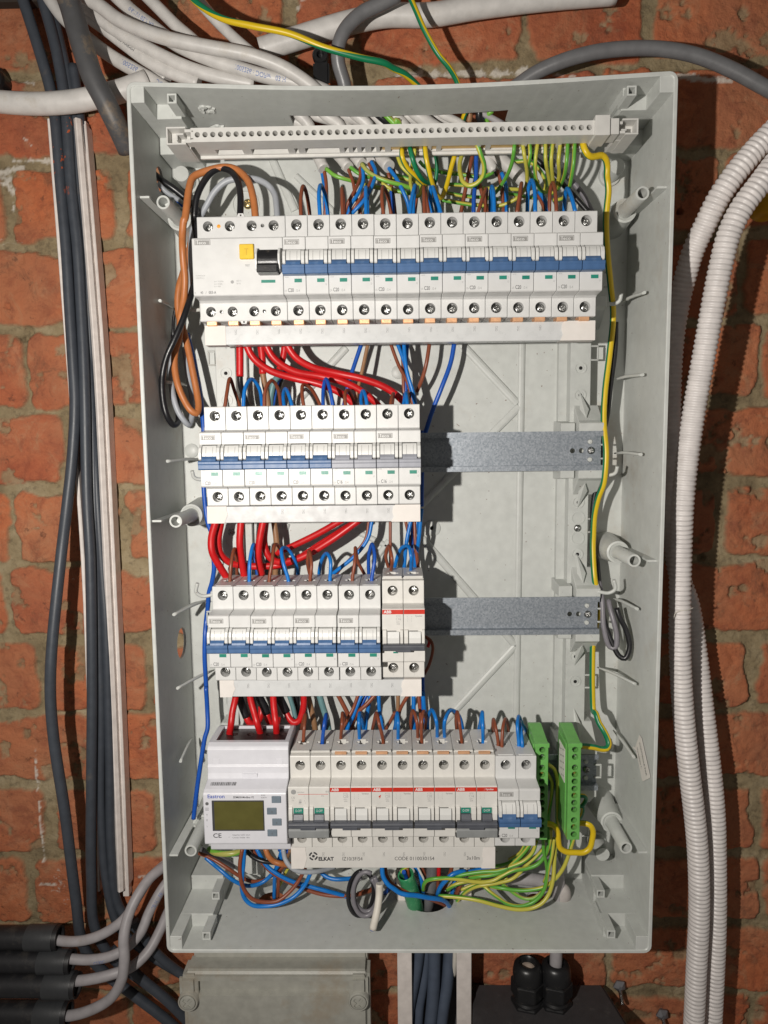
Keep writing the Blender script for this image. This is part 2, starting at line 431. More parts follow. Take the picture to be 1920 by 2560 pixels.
# ------------------------------------------------------------------ brick wall
def vnoise(X, Z, cell, seed):
    rg = np.random.RandomState(seed)
    gx = X / cell; gz = Z / cell
    ix = np.floor(gx).astype(int); iz = np.floor(gz).astype(int)
    fx = gx - ix; fz = gz - iz
    fx = fx*fx*(3-2*fx); fz = fz*fz*(3-2*fz)
    T = rg.rand(512, 512)
    g = lambda a, b_: T[a % 512, b_ % 512]
    return (g(ix, iz)*(1-fx) + g(ix+1, iz)*fx)*(1-fz) + (g(ix, iz+1)*(1-fx) + g(ix+1, iz+1)*fx)*fz - 0.5
def fbm(X, Z, cell, seed, oct_=4, gain=0.5):
    r = 0; a = 1.0
    for o in range(oct_):
        r = r + a * vnoise(X, Z, cell / 2**o, seed + o * 7); a *= gain
    return r
WALLY = 52.0
def build_wall():
    st = 1.6
    xs = np.arange(-460, 760 + st, st); zs = np.arange(-980, 460 + st, st)
    X, Z = np.meshgrid(xs, zs, indexing='ij')
    XX = X + 5.0 * fbm(X, Z, 30, 3) + 3.0 * fbm(X, Z, 9, 5, 3); ZZ = Z + 4.5 * fbm(X, Z, 34, 11) + 2.6 * fbm(X, Z, 9, 23, 3)
    pitch = 76.3; top = 199.0
    cidx = np.floor((top - ZZ) / pitch).astype(int)          # course number
    zc = top - (cidx + 0.5) * pitch
    # measured perpend joints (pixel positions), the hidden ones filled in
    meas = [(305, 560), (63, 918), (165, 1144), (20, 1520), (105, 1700), (79, 2240), (1620, 58), (727, 40), (1813, 427), (1860, 640),
            (1908, 880), (1800, 1310), (1885, 1660), (1893, 2080), (1908, 2230), (1523, 2420), (30, 1300), (1700, 1480), (560, 2420)]
    J = {}
    for px, py in meas + [(-120, 640), (-90, 1030), (-150, 1430), (-100, 1880), (-140, 2060), (2100, 240), (2060, 760), (2080, 1120), (2120, 1500), (2070, 1900)]:
        d = CM.T @ np.array([(px-960)/FPX, (py-1280)/FPX, 1.0]); s_ = (WALLY-CAM[1])/d[1]; p = CAM + s_*d
        J.setdefault(int(math.floor((top - p[2]) / pitch)), []).append(float(p[0]))
    rg = random.Random(5)
    dx = np.full(X.shape, 1e3); tone = np.zeros(X.shape); tone2 = np.zeros(X.shape)
    for c in range(int(cidx.min()), int(cidx.max()) + 1):
        js = sorted(J.get(c, []))
        if not js: js = [60 + rg.uniform(-90, 90)]
        full = [js[0]]
        while full[0] > -520: full.insert(0, full[0] - rg.choice([212, 218, 108, 220]))
        for j in js[1:]:
            while j - full[-1] > 300: full.append(full[-1] + rg.choice([214, 220, 110]))
            if j - full[-1] > 60: full.append(j)
        while full[-1] < 820: full.append(full[-1] + rg.choice([215, 220, 109, 218]))
        full = np.array(full)
        mk = cidx == c
        x = XX[mk]
        k = np.clip(np.searchsorted(full, x), 1, len(full) - 1)
        dx[mk] = np.minimum(x - full[k-1], full[k] - x)
        tv = np.array([rg.random() for _ in full]); t2 = np.array([rg.random() for _ in full])
        tone[mk] = tv[k]; tone2[mk] = t2[k]
    dz = pitch / 2 - np.abs(ZZ - zc)
    smear = 8.0 * np.clip(fbm(X, Z, 60, 51, 5, 0.6), -0.35, 1)
    edge = np.minimum(dx, dz) - 4.7 - smear
    # rounded brick corners
    edge = np.where((dx < 14) & (dz < 14), np.minimum(edge, 14 - 4.7 - np.hypot(14 - dx, 14 - dz) - smear), edge)
    brick = np.clip(edge / 1.7 + 0.5, 0, 1)
    patch = fbm(X, Z, 24, 77, 5, 0.62)
    brick = brick * (1 - 0.8 * np.clip((patch - 0.30) * 9, 0, 1))           # mortar smeared on the faces
    hb = 1.8 * fbm(X, Z, 60, 91, 5, 0.6) + 1.0 * fbm(X, Z, 7, 97, 2, .7) + 1.2 * (tone - 0.5)
    pit = np.clip(fbm(X, Z, 11, 131, 3) - 0.42, 0, 1) * 6
    hm = -3.9 + 2.4 * fbm(X, Z, 30, 101, 5, 0.65) + 0.6 * fbm(X, Z, 4, 111, 2)
    H = brick * (hb - pit) + (1 - brick) * hm
    def wp(k_, x, y):
        d = ray(k_, x, y); s_ = (WALLY - CAM[1]) / d[1]; q_ = CAM + s_*d; return q_[0], q_[2]
    for k_, x, y, rr in (('q', 150, 1300, 4.2), ('q', 128, 1334, 3.6), ('q', 42, 1160, 2.6), ('N', 150, 960, 2.6), ('O', 480, 200, 4), ('r', 145, 1300, 2.5)):     # drilled holes
        hx, hz = wp(k_, x, y); H = np.where(np.hypot(X-hx, Z-hz) < rr, -11.0, H)
    wash = np.zeros(X.shape); wn = fbm(X, Z, 7, 211, 4, 0.7)                  # old whitewash splashes and lines
    for k_, x0, y0, x1, y1, w_, amt in (('q', -20, 410, 120, 392, 3.2, 1.0), ('q', 60, 352, 272, 352, 2.4, .75), ('q', 15, 445, 60, 515, 8, .55), ('q', 60, 520, 62, 650, 2.5, .4), ('B', 60, 318, 640, 306, 4.0, .8),
                            ('B', 640, 315, 820, 330, 2.4, .6), ('r', 140, 470, 460, 500, 2.6, .8), ('N', 165, 900, 175, 1100, 1.4, .6), ('N', 185, 1150, 205, 1440, 1.6, .6), ('N', 195, 1545, 300, 1545, 1.6, .5),
                            ('A', 50, 350, 130, 352, 2.4, .7), ('q', 130, 230, 175, 280, 1.6, .5), ('N', 640, 1510, 690, 1510, 2, .6), ('l', 1320, 60, 1370, 0, 3, .5)):
        ax, az = wp(k_, x0, y0); bx_, bz_ = wp(k_, x1, y1); L2 = (bx_-ax)**2 + (bz_-az)**2
        t = np.clip(((X-ax)*(bx_-ax) + (Z-az)*(bz_-az)) / L2, 0, 1); dd = np.hypot(X-ax-t*(bx_-ax), Z-az-t*(bz_-az))
        wash = np.maximum(wash, np.clip((1 - dd/w_) * 1.2 + wn * 1.6 - (1-amt), 0, 1) * (dd < w_*1.6))
    H = H + .4 * wash
    Y = WALLY - H
    nx, nz = X.shape
    me = bpy.data.meshes.new('brick_wall')
    V = np.stack([X, Y, Z], -1).reshape(-1, 3) * U
    i = np.arange(nx-1)[:, None] * nz + np.arange(nz-1)[None, :]
    F = np.stack([i, i + nz, i + nz + 1, i + 1], -1).reshape(-1, 4)
    me.vertices.add(len(V)); me.vertices.foreach_set('co', V.ravel())
    me.loops.add(F.size); me.loops.foreach_set('vertex_index', F.ravel())
    me.polygons.add(len(F)); me.polygons.foreach_set('loop_start', np.arange(len(F)) * 4)
    me.update(calc_edges=True)
    me.polygons.foreach_set('use_smooth', [True] * len(F))
    for n_, arr in (('brick', brick), ('tone', tone), ('tint', tone2), ('wash', np.clip(wash*1.6, 0, 1))):
        at_ = me.attributes.new(n_, 'FLOAT', 'POINT'); at_.data.foreach_set('value', arr.ravel().astype(np.float32))
    M = bpy.data.materials.new('old_brickwork'); M.use_nodes = True
    nt = M.node_tree; N = nt.nodes; L = nt.links; b = N['Principled BSDF']
    def attr(n_):
        a = N.new('ShaderNodeAttribute'); a.attribute_name = n_; return a.outputs['Fac']
    tc = N.new('ShaderNodeTexCoord').outputs['Object']
    def noise(sc, det=5, ro=0.6, w=0.0):
        n_ = N.new('ShaderNodeTexNoise'); n_.inputs['Scale'].default_value = sc; n_.inputs['Detail'].default_value = det
        n_.inputs['Roughness'].default_value = ro; n_.inputs['Distortion'].default_value = w; L.new(tc, n_.inputs['Vector']); return n_.outputs['Fac']
    def ramp(fac, stops):
        r = N.new('ShaderNodeValToRGB'); e = r.color_ramp.elements
        e[0].position, e[0].color = stops[0][0], (*stops[0][1], 1); e[1].position, e[1].color = stops[-1][0], (*stops[-1][1], 1)
        for p_, c_ in stops[1:-1]: x = e.new(p_); x.color = (*c_, 1)
        L.new(fac, r.inputs['Fac']); return r.outputs['Color']
    def mix(f, a, b_, blend='MIX'):
        x = N.new('ShaderNodeMix'); x.data_type = 'RGBA'; x.blend_type = blend
        if isinstance(f, float): x.inputs['Factor'].default_value = f
        else: L.new(f, x.inputs['Factor'])
        for s_, v in (('A', a), ('B', b_)):
            if isinstance(v, tuple): x.inputs[s_].default_value = (*v, 1)
            else: L.new(v, x.inputs[s_])
        return x.outputs['Result']
    def fmath(op, a, b_):
        x = N.new('ShaderNodeMath'); x.operation = op
        for i_, v in enumerate((a, b_)):
            if isinstance(v, (int, float)): x.inputs[i_].default_value = v
            else: L.new(v, x.inputs[i_])
        return x.outputs[0]
    base = ramp(attr('tone'), [(0.0, (0.38, 0.090, 0.042)), (0.35, (0.48, 0.135, 0.052)), (0.7, (0.52, 0.175, 0.078)), (1.0, (0.36, 0.095, 0.055))])
    mott = ramp(noise(16, 8, 0.74, 0.6), [(0.28, (0.18, 0.045, 0.026)), (0.42, (0.40, 0.105, 0.045)), (0.56, (0.50, 0.155, 0.065)), (0.72, (0.58, 0.30, 0.17))])
    bc = mix(0.62, base, mott)
    wash = ramp(noise(22, 8, 0.7, 1.0), [(0.55, (0, 0, 0)), (0.68, (1, 1, 1))])
    bc = mix(fmath('MULTIPLY', wash, 0.6), bc, (0.44, 0.27, 0.15))
    pale = ramp(noise(7, 6, 0.65, 0.8), [(0.36, (0, 0, 0)), (0.62, (1, 1, 1))])
    bc = mix(fmath('MULTIPLY', pale, 0.5), bc, (0.34, 0.17, 0.095))
    drk = ramp(noise(46, 7, 0.75, 0.5), [(0.36, (1, 1, 1)), (0.50, (0, 0, 0))])
    bc = mix(fmath('MULTIPLY', drk, 0.45), bc, (0.20, 0.055, 0.034))
    grime = ramp(noise(30, 8, 0.75, 1.5), [(0.33, (1, 1, 1)), (0.45, (0, 0, 0))])
    bc = mix(fmath('MULTIPLY', grime, 0.55), bc, (0.13, 0.065, 0.04))
    spot = ramp(noise(110, 4, 0.7), [(0.30, (1, 1, 1)), (0.38, (0, 0, 0))])
    bc = mix(fmath('MULTIPLY', spot, 0.6), bc, (0.10, 0.045, 0.03))
    lime_ = ramp(noise(9, 9, 0.78, 0.6), [(0.655, (0, 0, 0)), (0.70, (1, 1, 1))])
    mc = ramp(noise(18, 8, 0.7), [(0.30, (0.14, 0.105, 0.060)), (0.5, (0.275, 0.215, 0.125)), (0.72, (0.42, 0.345, 0.225))])
    mc = mix(fmath('MULTIPLY', ramp(noise(150, 3, 0.6), [(0.35, (1, 1, 1)), (0.45, (0, 0, 0))]), 0.35), mc, (0.07, 0.055, 0.035))
    full = mix(attr('brick'), mc, bc)
    full = mix(fmath('MULTIPLY', lime_, 0.75), full, (0.62, 0.57, 0.50))
    full = mix(fmath('MULTIPLY', attr('wash'), 0.8), full, (0.66, 0.62, 0.55))
    L.new(full, b.inputs['Base Color'])
    b.inputs['Roughness'].default_value = 0.9; b.inputs['Specular IOR Level'].default_value = 0.25
    bp = N.new('ShaderNodeBump'); bp.inputs['Distance'].default_value = 0.0016; bp.inputs['Strength'].default_value = 1.0
    L.new(fmath('ADD', noise(260, 6, 0.7), fmath('MULTIPLY', noise(60, 5, 0.6), 1.2)), bp.inputs['Height']); L.new(bp.outputs['Normal'], b.inputs['Normal'])
    o = link('brick_wall', me, M)
    tag(o, 'old red brick wall with rough tan mortar behind the open cabinet', 'wall')
build_wall()

# ------------------------------------------------------------------ the enclosure
XL, XR, ZT, ZB = -42.3, 382.1, 140.0, -586.5
YF, YP = -57.2, 44.0                       # rim and back panel
XLb, XRb, ZTb, ZBb = -40.6, 379.4, 138.0, -584.5
encl = empty('distribution_cabinet', (170, 50, -586), 'open pale grey plastic distribution cabinet without its cover, fixed to the brick wall', 'electrical cabinet')
encl.location = Vector((0, 0, 0))
def sag(x):
    t = (x - XL) / (XR - XL)
    return -6.6 * math.sin(math.pi * min(1, max(0, t))) ** 1.15
def loop(x0, x1, z0, z1, rad, y, sg):
    pts = []
    def arc(cx, cz, a0):
        for k in range(5):
            a = math.radians(a0 + 22.5 * k); pts.append((cx + rad*math.cos(a), cz + rad*math.sin(a)))
    arc(x1-rad, z1-rad, 0)
    for k in range(1, 30): pts.append((x1-rad + (x0-x1+2*rad)*k/30, z1))
    arc(x0+rad, z1-rad, 90)
    for k in range(1, 8): pts.append((x0, z1-rad + (z0-z1+2*rad)*k/8))
    arc(x0+rad, z0+rad, 180)
    for k in range(1, 8): pts.append((x0+rad + (x1-x0-2*rad)*k/8, z0))
    arc(x1-rad, z0+rad, 270)
    for k in range(1, 8): pts.append((x1, z0+rad + (z1-z0-2*rad)*k/8))
    mid = (z0+z1)/2
    return [(x, y, z + (sag(x)*sg if z > mid + 300 else 0)) for x, z in pts]
w = 2.4
rings = [loop(XLb-w, XRb+w, ZBb-w, ZTb+w, 5, YP+3, 0), loop(XL, XR, ZB, ZT, 6, YF+4, .97), loop(XL-.8, XR+.8, ZB-.8, ZT+.8, 6.6, YF+3.4, .97),
         loop(XL-.8, XR+.8, ZB-.8, ZT+.8, 6.6, YF+.5, 1), loop(XL-.4, XR+.4, ZB-.4, ZT+.4, 6.4, YF, 1), loop(XL+w-.6, XR-w+.6, ZB+w-.6, ZT-w+.6, 4, YF, 1), loop(XL+w, XR-w, ZB+w, ZT-w, 3.6, YF+.6, 1), loop(XLb, XRb, ZBb, ZTb, 3, YP+3, 0)]
mb = MB(); n = len(rings[0])
for r_ in rings: mb.v += r_
for a in range(len(rings)):
    b_ = (a + 1) % len(rings)
    for k in range(n): mb.f.append((a*n+k, a*n+(k+1) % n, b_*n+(k+1) % n, b_*n+k))
cutters = []
slot = MB()
sp = [(76.5, -6.8), (110, -5.0), (154, -2.0), (172, -4.5), (200, -3.2), (261, -9), (262.5, 26), (77, 26)]
slot.add([(x, y, 120) for x, y in sp] + [(x, y, 150) for x, y in sp], [tuple(range(8)), tuple(range(8, 16))[::-1]] + [((i+1) % 8, i, 8+i, 8+(i+1) % 8) for i in range(8)])
cutters.append(slot.mesh('c'))
for (x, y, z, r, ax) in ((37.8, 13, -585, 13.5, (0,0,1)), (190, 15, -585, 22.5, (0,0,1)), (-41, 8.5, 90.5, 10.5, (1,0,0)), (-41, 14, -327, 14.5, (1,0,0)),
                         (10, -19, 139, 6.0, (0,0,1)), (10.5, 20, 139, 7.5, (0,0,1)), (297, 14, -585, 10, (0,0,1))):
    c_ = MB(); c_.lathe([(r, -9), (r, 9)], (x, y, z), ax, 26); cutters.append(c_.mesh('c'))
me = cut(mb.mesh('walls'), cutters)
for p_ in me.polygons: p_.use_smooth = False
shell = link('side_walls', me, box_m, encl)

# back panel with its moulded ribs
mb = MB(); mb.box(XLb-1, XRb+1, YP, YP+3, ZBb-1, ZTb+1)
part('back_panel', mb, box_m, encl)
def flat_rib(p0, p1, wd_, h=2.2):
    p0 = np.array(p0, float); p1 = np.array(p1, float); d = p1 - p0; d /= np.linalg.norm(d); nrm = np.array([-d[2], 0, d[0]])
    mb_ = MB(); prof = [(-wd_/2, 0), (-wd_*.36, -h*.7), (-wd_*.15, -h), (wd_*.15, -h), (wd_*.36, -h*.7), (wd_/2, 0)]
    vs = []
    for P_ in (p0, p1):
        for a, hh in prof: vs.append(tuple(P_ + nrm*a + np.array([0, hh, 0])))
    k = len(prof)
    mb_.add(vs, [(i, i+1, k+i+1, k+i) for i in range(k-1)] + [tuple(range(k))[::-1], tuple(range(k, 2*k))])
    return mb_
rb = []
def Rp(k, x, y): return at(k, x, y, YP)
ribs = [(Rp('F', 268, 45), Rp('F', 600, 400), 8), (Rp('F', 610, 420), Rp('F', 20, 1010), 8), (Rp('H', 30, 150), Rp('H', 590, 790), 8), (Rp('H', 590, 790), Rp('J', 330, 190), 8),
        (Rp('J', 330, 190), Rp('J', 100, 420), 8), (Rp('F', 628, 30), Rp('J', 860, 250), 7), (Rp('b', 1350, 560), Rp('F', 628, 30), 7),
        (Rp('h', 1250, 620), Rp('C', 1000, 140), 8), (Rp('E', 1150, 70), Rp('E', 850, 400), 8), (Rp('a', 0, 330), Rp('a', 430, 740), 6),
        (Rp('E', 800, 1110), Rp('G', 790, 100), 7), (Rp('s', 1100, 320), Rp('s', 780, 760), 6), (Rp('G', 1100, 60), Rp('G', 1390, 200), 6),
        (Rp('C', 500, 250), Rp('E', 470, 420), 7), (Rp('E', 470, 420), Rp('I', 300, 60), 7)]
for p0, p1, wd_ in ribs:
    part('panel_rib', flat_rib(p0, p1, wd_), box_m, encl)
mb = MB()                                    # raised field edge and round ejector marks
x0 = Rp('F', 850, 100)[0]
mb.box(x0, x0+1.2, YP-1.8, YP+1, -560, 100)
part('panel_step', mb, box_m, encl)
for (k_, x, y, r) in (('F', 97, 1138, 8), ('E', 1458, 215, 6.5), ('s', 1650, 150, 7), ('E', 235, 680, 7), ('d', 60, 420, 7)):
    c = Rp(k_, x, y); mb = MB(); mb.lathe([(r, .5), (r*.96, -1.2), (r*.7, -2.0), (r*.3, -2.4)], c, (0, 1, 0), 24)
    part('round_boss', mb, box_m, encl, smooth=True)

# stepped corner fillings with square sockets
def corner(sx, sz):
    def X(x): return x if sx < 0 else (339.8 - x)
    def Z_(z): return z if sz > 0 else (-446.5 - z)
    mb = MB()
    mb.box(X(-40.5), X(-29.6), -56.2, -26, Z_(138.5), Z_(125.6))
    mb.box(X(-40.2), X(-9.5), -26, 10.5, Z_(138.2), Z_(125.9))
    mb.box(X(-40), X(-8.5), 10.5, YP, Z_(138), Z_(112.2))
    part('corner_block', mb, box_m, encl, bevel=0.35)
    mb = MB()
    if sz > 0: cs_ = (((at('A', 742, 425, -49) if sx < 0 else at('n', 933, 342, -49)), -49, -25),)
    else: cs_ = (((at('K', 322, 618, -49) if sx < 0 else at('L', 1252, 608, -49)), -49, -25), ((at('K', 377, 380, -11) if sx < 0 else at('L', 1190, 368, -11)), -11, 12))
    q = 3.7
    for cpt, y0, y1 in cs_:
        cx, cz = cpt[0], cpt[2]
        for (a0, a1, b0, b1) in ((-q, q, q-1.3, q), (-q, q, -q, -q+1.3), (-q, -q+1.3, -q+1.3, q-1.3), (q-1.3, q, -q+1.3, q-1.3)):
            mb.box(cx+a0, cx+a1, y0, y1, cz+b0, cz+b1)
        mb.box(cx-q+.6, cx+q-.6, y0+9, y1+.8, cz-q+.6, cz+q-.6)
        mb.box(cx-q-.4, cx+q-5, y0+9, y1+22 if y1 < 0 else y1+14, cz, Z_(138))
    part('socket', mb, box_m, encl, bevel=0.2)
for sx in (-1, 1):
    for sz in (1, -1): corner(sx, sz)

# six screw posts
def post(x, z, ytip, ycol, side, broken=False):
    mb = MB()
    R1, R0 = 10.2, 5.7
    prof = [(13.5, YP), (12.0, ycol+22), (R1+.4, ycol+6), (R1, ycol), (R1-1.6, ycol-.6), (R0+.9, ycol+.8), (R0+.3, ycol-3), (R0, ytip+1), (R0-.3, ytip), (3.9, ytip), (3.8, ytip+14), (0.2, ytip+14.5)]
    mb.lathe([(r, t) for r, t in prof], (x, 0, z), (0, 1, 0), 26)
    o = part('screw_post', mb, box_m, encl, smooth=True)
    s = -1 if side < 0 else 1                  # thin web to the side wall with a notched tip
    xw = XL + 2.6 if side < 0 else XR - 2.6
    mb = MB()
    poly = [(x + s*4.5, ycol+30), (xw, ycol+30), (xw, ytip-9), (xw - s*7.5, ytip-9), (xw - s*7.8, ytip-7.5), (x + s*8.6, ytip+2), (x + s*8.2, ycol - 4), (x + s*5, ycol-4)]
    zz = z + 0.5
    k = len(poly)
    mb.add([(a, b_, zz) for a, b_ in poly] + [(a, b_, zz+1.7) for a, b_ in poly], [tuple(range(k)), tuple(range(k, 2*k))[::-1]] + [((i+1) % k, i, k+i, k+(i+1) % k) for i in range(k)])
    part('web', mb, box_m, o)
post(-24, 56.5, -38, 6, -1); post(363.6, 56.5, -40, 4, 1)
post(-23, -204.5, -44, 2, -1); post(364, -242, -42, 2, 1)
post(-23.5, -502, -40, 2, -1); post(364, -500, -40, 2, 1)

# pegs in the back corners
for (k_, x, y) in (('n', 745, 1320), ('h', 160, 850), ('o', 865, 1950)):
    c = at(k_, x, y, 18); mb = MB(); mb.lathe([(7.4, YP-18), (7.0, 2), (6.6, 0), (0.3, -.2)], (c[0], 18, c[2]), (0, 1, 0), 24)
    mb.lathe([(9.5, YP-18), (9.5, 22)], (c[0], 18, c[2]), (0, 1, 0), 24)
    part('peg', mb, box_m, encl, smooth=True)

# spring fingers on the side walls
def fin(k_, x0, y0, x1, y1, Y0, Y1, side):
    a = at(k_, x0, y0, Y0); b_ = at(k_, x1, y1, Y1)
    xw = XR - 3 if side > 0 else XL + 3
    me_, _ = tube_mesh('finger', [(xw, b_[1]+20, b_[2]-1 if 0 else (a[2]+b_[2])/2), tuple((a+b_)/2), tuple(a)] if False else [tuple(b_), tuple((a*.4+b_*.6)+np.array([0, 0, 1.0])), tuple(a)], 1.2, 6, 4, rad=lambda s_, L_: 0.55 + 0.9*min(1, s_/12))
    o = link('cable_finger', me_, box_m, encl)
for q_ in (('F', 1345, 230, 1180, 258, -22, 24, 1), ('F', 1335, 702, 1175, 695, -22, 24, 1), ('H', 1312, 575, 1165, 512, -24, 24, 1), ('H', 1300, 1020, 1075, 920, -24, 24, 1),
           ('P', 270, 1088, 150, 1138, -22, 24, 1), ('o', 1270, 690, 1000, 340, -24, 24, 1), ('p', 430, 2075, 830, 1880, -24, 30, -1), ('E', 90, 742, 290, 732, -20, 30, -1),
           ('G', 130, 608, 330, 520, -24, 30, -1), ('G', 150, 1045, 370, 935, -24, 30, -1), ('N', 860, 960, 915, 850, -26, 20, -1), ('i', 120, 1545, 340, 1670, -14, 30, -1), ('j', 205, 830, 560, 890, -10, 34, -1)):
    fin(*q_)

# rail carriers left and right
def carrier(side):
    X = (lambda x: x) if side > 0 else (lambda x: 341 - x)
    mb = MB()
    mb.box(X(316), X(327), 36, YP, -575, 62)
    for (z1, z0) in ((62, 25), (-25, -125), (-175, -275), (-325, -425), (-475, -565)):
        mb.box(X(323.5), X(342), 22, YP, z0, z1)
    for k in range(4):
        z = -150 * k
        for s_ in (1, -1):
            # flared saddle that carries the rail
            poly = [(1, z + s_*15.5), (1, z + s_*24.5), (6, z + s_*27), (22, z + s_*41), (YP, z + s_*41), (YP, z + s_*15.5)]
            mb.prism(poly, X(327), X(349))
            mb.prism([(12, z + s_*15), (12, z + s_*25), (36, z + s_*27), (YP, z + s_*27), (YP, z + s_*15)], X(313.5), X(326))
    part('rail_carrier', mb, box_m, encl, bevel=0.5)
    for k in range(4):                      # wedge ribs, holes, eyelets
        z = -150 * k
        for s_ in (1, -1):
            mb = MB()
            mb.add([(X(331.5), 22.5, z+s_*55), (X(330), 12, z+s_*37), (X(338), 12, z+s_*37), (X(334), 5, z+s_*29)], [(0, 1, 3), (0, 3, 2), (0, 2, 1), (1, 2, 3)])
            part('gusset', mb, box_m, encl)
    for z in (-55, -83, -228, -246 if side > 0 else -246, -365, -395, -520):
        pass
    def boss(z, xx=332.5, big=False):
        mb = MB(); mb.lathe([(5.4, .5), (5.4, -.9), (4.6, -.9), (4.6, -.15), (3.0, -.15), (3.0, -.7), (1.7, -.7), (1.6, .4)], (X(xx), 22, z), (0, 1, 0), 22)
        b_ = part('hole_boss', mb, box_m, encl, smooth=True)
        mb = MB(); mb.lathe([(1.6, -.72), (0.2, -.73)], (X(xx), 22, z), (0, 1, 0), 14)
        part('hole', mb, dark_m, b_)
    if side > 0: zs = [at('F', 1003, 190, 22)[2], at('F', 998, 350, 22)[2], at('F', 983, 985, 22)[2], at('H', 977, 250, 22)[2], at('H', 970, 855, 22)[2], at('H', 968, 1003, 22)[2]]
    else: zs = [at('E', 392, 222, 22)[2], at('E', 397, 382, 22)[2], -365]
    for z in zs: boss(z)
    for zc in ([at('H', 980, 95, 22)[2]] if side > 0 else [at('G', 430, 120, 22)[2]]):
        mb = MB()
        for dz_ in (-9.5, 9.5):
            mb.lathe([(6.3, .5), (6.3, -.8), (5.3, -.8), (5.2, 0.5)], (X(332.5), 22, zc+dz_), (0, 1, 0), 22)
        part('keyhole_ring', mb, box_m, encl, smooth=True)
        screw(encl, (X(332.5), 20.8, zc), 3.6, 'cross')
    def eyelet(x, z, h, y):
        mb = MB(); q = 1.6; wx = 7
        s_ = 1 if side > 0 else -1; x = X(x)
        mb.box(x, x+s_*wx, y, y+2.4, z+h/2-q, z+h/2); mb.box(x, x+s_*wx, y, y+2.4, z-h/2, z-h/2+q); mb.box(x+s_*(wx-q), x+s_*wx, y, y+2.4, z-h/2+q, z+h/2-q)
        part('eyelet', mb, box_m, encl, bevel=0.6)
    for z in (-70, -220, -370, -520): eyelet(342, z + (8 if z > -100 else 0), 14, 22)
    for k in range(4): eyelet(347.5, -150*k - 1, 14, 4)
    for k in range(4):
        mb = MB(); s_ = 1 if side > 0 else -1
        me_, _ = tube_mesh('hook', [(X(346), 6, -150*k-21), (X(356), 4, -150*k-22), (X(360), 2, -150*k-20), (X(361), 0, -150*k-14)] if k < 2 else [(X(346), 2, -150*k+22), (X(356), 0, -150*k+21), (X(361), -2, -150*k+25), (X(359), -4, -150*k+34)], 1.7, 8, 2)
        link('cable_hook', me_, box_m, encl)

SCR = {}
def screw_mesh(r, kind):
    """domed head with a real cross recess"""
    key = (r, kind)
    if key in SCR: return SCR[key]
    mb = MB(); mb.lathe([(r, 3.0), (r, .55*r*.5), (r*.9, .12*r), (r*.65, -.08*r), (r*.3, -.2*r), (r*.05, -.22*r)], (0, 0, 0), (0, 1, 0), 18)
    me = mb.mesh('screw_head', smooth=True)
    cs = []
    c = MB(); q = .16 * r
    if kind in ('cross', 'both'):
        c.box(-r*.62, r*.62, -2*r, r*.32, -q, q); cs.append(c.mesh('c'))
        c = MB(); c.box(-q, q, -2*r, r*.32, -r*.62, r*.62); cs.append(c.mesh('c'))
    else:
        c.box(-r*1.2, r*1.2, -2*r, r*.3, -q, q); cs.append(c.mesh('c'))
    me = cut(me, cs); me.materials.clear()
    SCR[key] = me
    return me
def screw(parent, loc, r, kind='cross', m=None, rot=None, name='screw'):
    me = screw_mesh(r, kind)
    m = m or screw_m
    if not me.materials: me.materials.append(m)
    if me.materials[0] != m:
        k2 = (r, kind, m.name)
        if k2 not in SCR: me2 = me.copy(); me2.materials.clear(); me2.materials.append(m); SCR[k2] = me2
        me = SCR[k2]
    o = bpy.data.objects.new(name, me); COL.objects.link(o); o.parent = parent
    o.location = Vector(loc) * U
    a = random.uniform(0, math.pi) if rot is None else rot
    o.rotation_euler = (random.uniform(-.10, .10), a, random.uniform(-.10, .10))
    return o
carrier(1); carrier(-1)

# mounting screw with washer at the upper left, plain fixing disc
c = at('h', 975, 1220, YP-1)
mb = MB(); mb.lathe([(12.5, 1), (12.5, -.8), (11.6, -.9), (11.2, .5)], (c[0]-2, YP, c[2]), (0, 1, 0), 30)
part('fixing_recess', mb, box_m, encl, smooth=True)
screw(encl, (c[0], YP-2.5, c[2]), 4.6, 'cross', goldscrew_m, name='wall_screw')

# torn plastic flaps at the two rough holes in the top wall
for (x, y, z0, r_) in ((10, -19, 137.0, 6.5), (10.5, 20, 137.2, 7.5)):
    mb = MB(); rg = random.Random(int(x*7+y)); k = 22; vs = []; fs = []
    for i_ in range(k):
        a = 2*math.pi*i_/k; q = r_ + rg.uniform(-.6, 1.4); p_ = r_*rg.uniform(.35, .6)
        vs.append((x+q*math.cos(a), y+q*math.sin(a), z0-.3)); vs.append((x+.9*q*math.cos(a), y+.9*q*math.sin(a), z0-1.6-rg.random())); vs.append((x+p_*math.cos(a), y+p_*math.sin(a), z0-rg.uniform(.8, 3.2)))
    for i_ in range(k):
        j_ = (i_+1) % k
        fs += [(3*i_, 3*j_, 3*j_+1, 3*i_+1), (3*i_+1, 3*j_+1, 3*j_+2, 3*i_+2)]
    mb.add(vs, fs); part('torn_knockout', mb, box_m, encl)

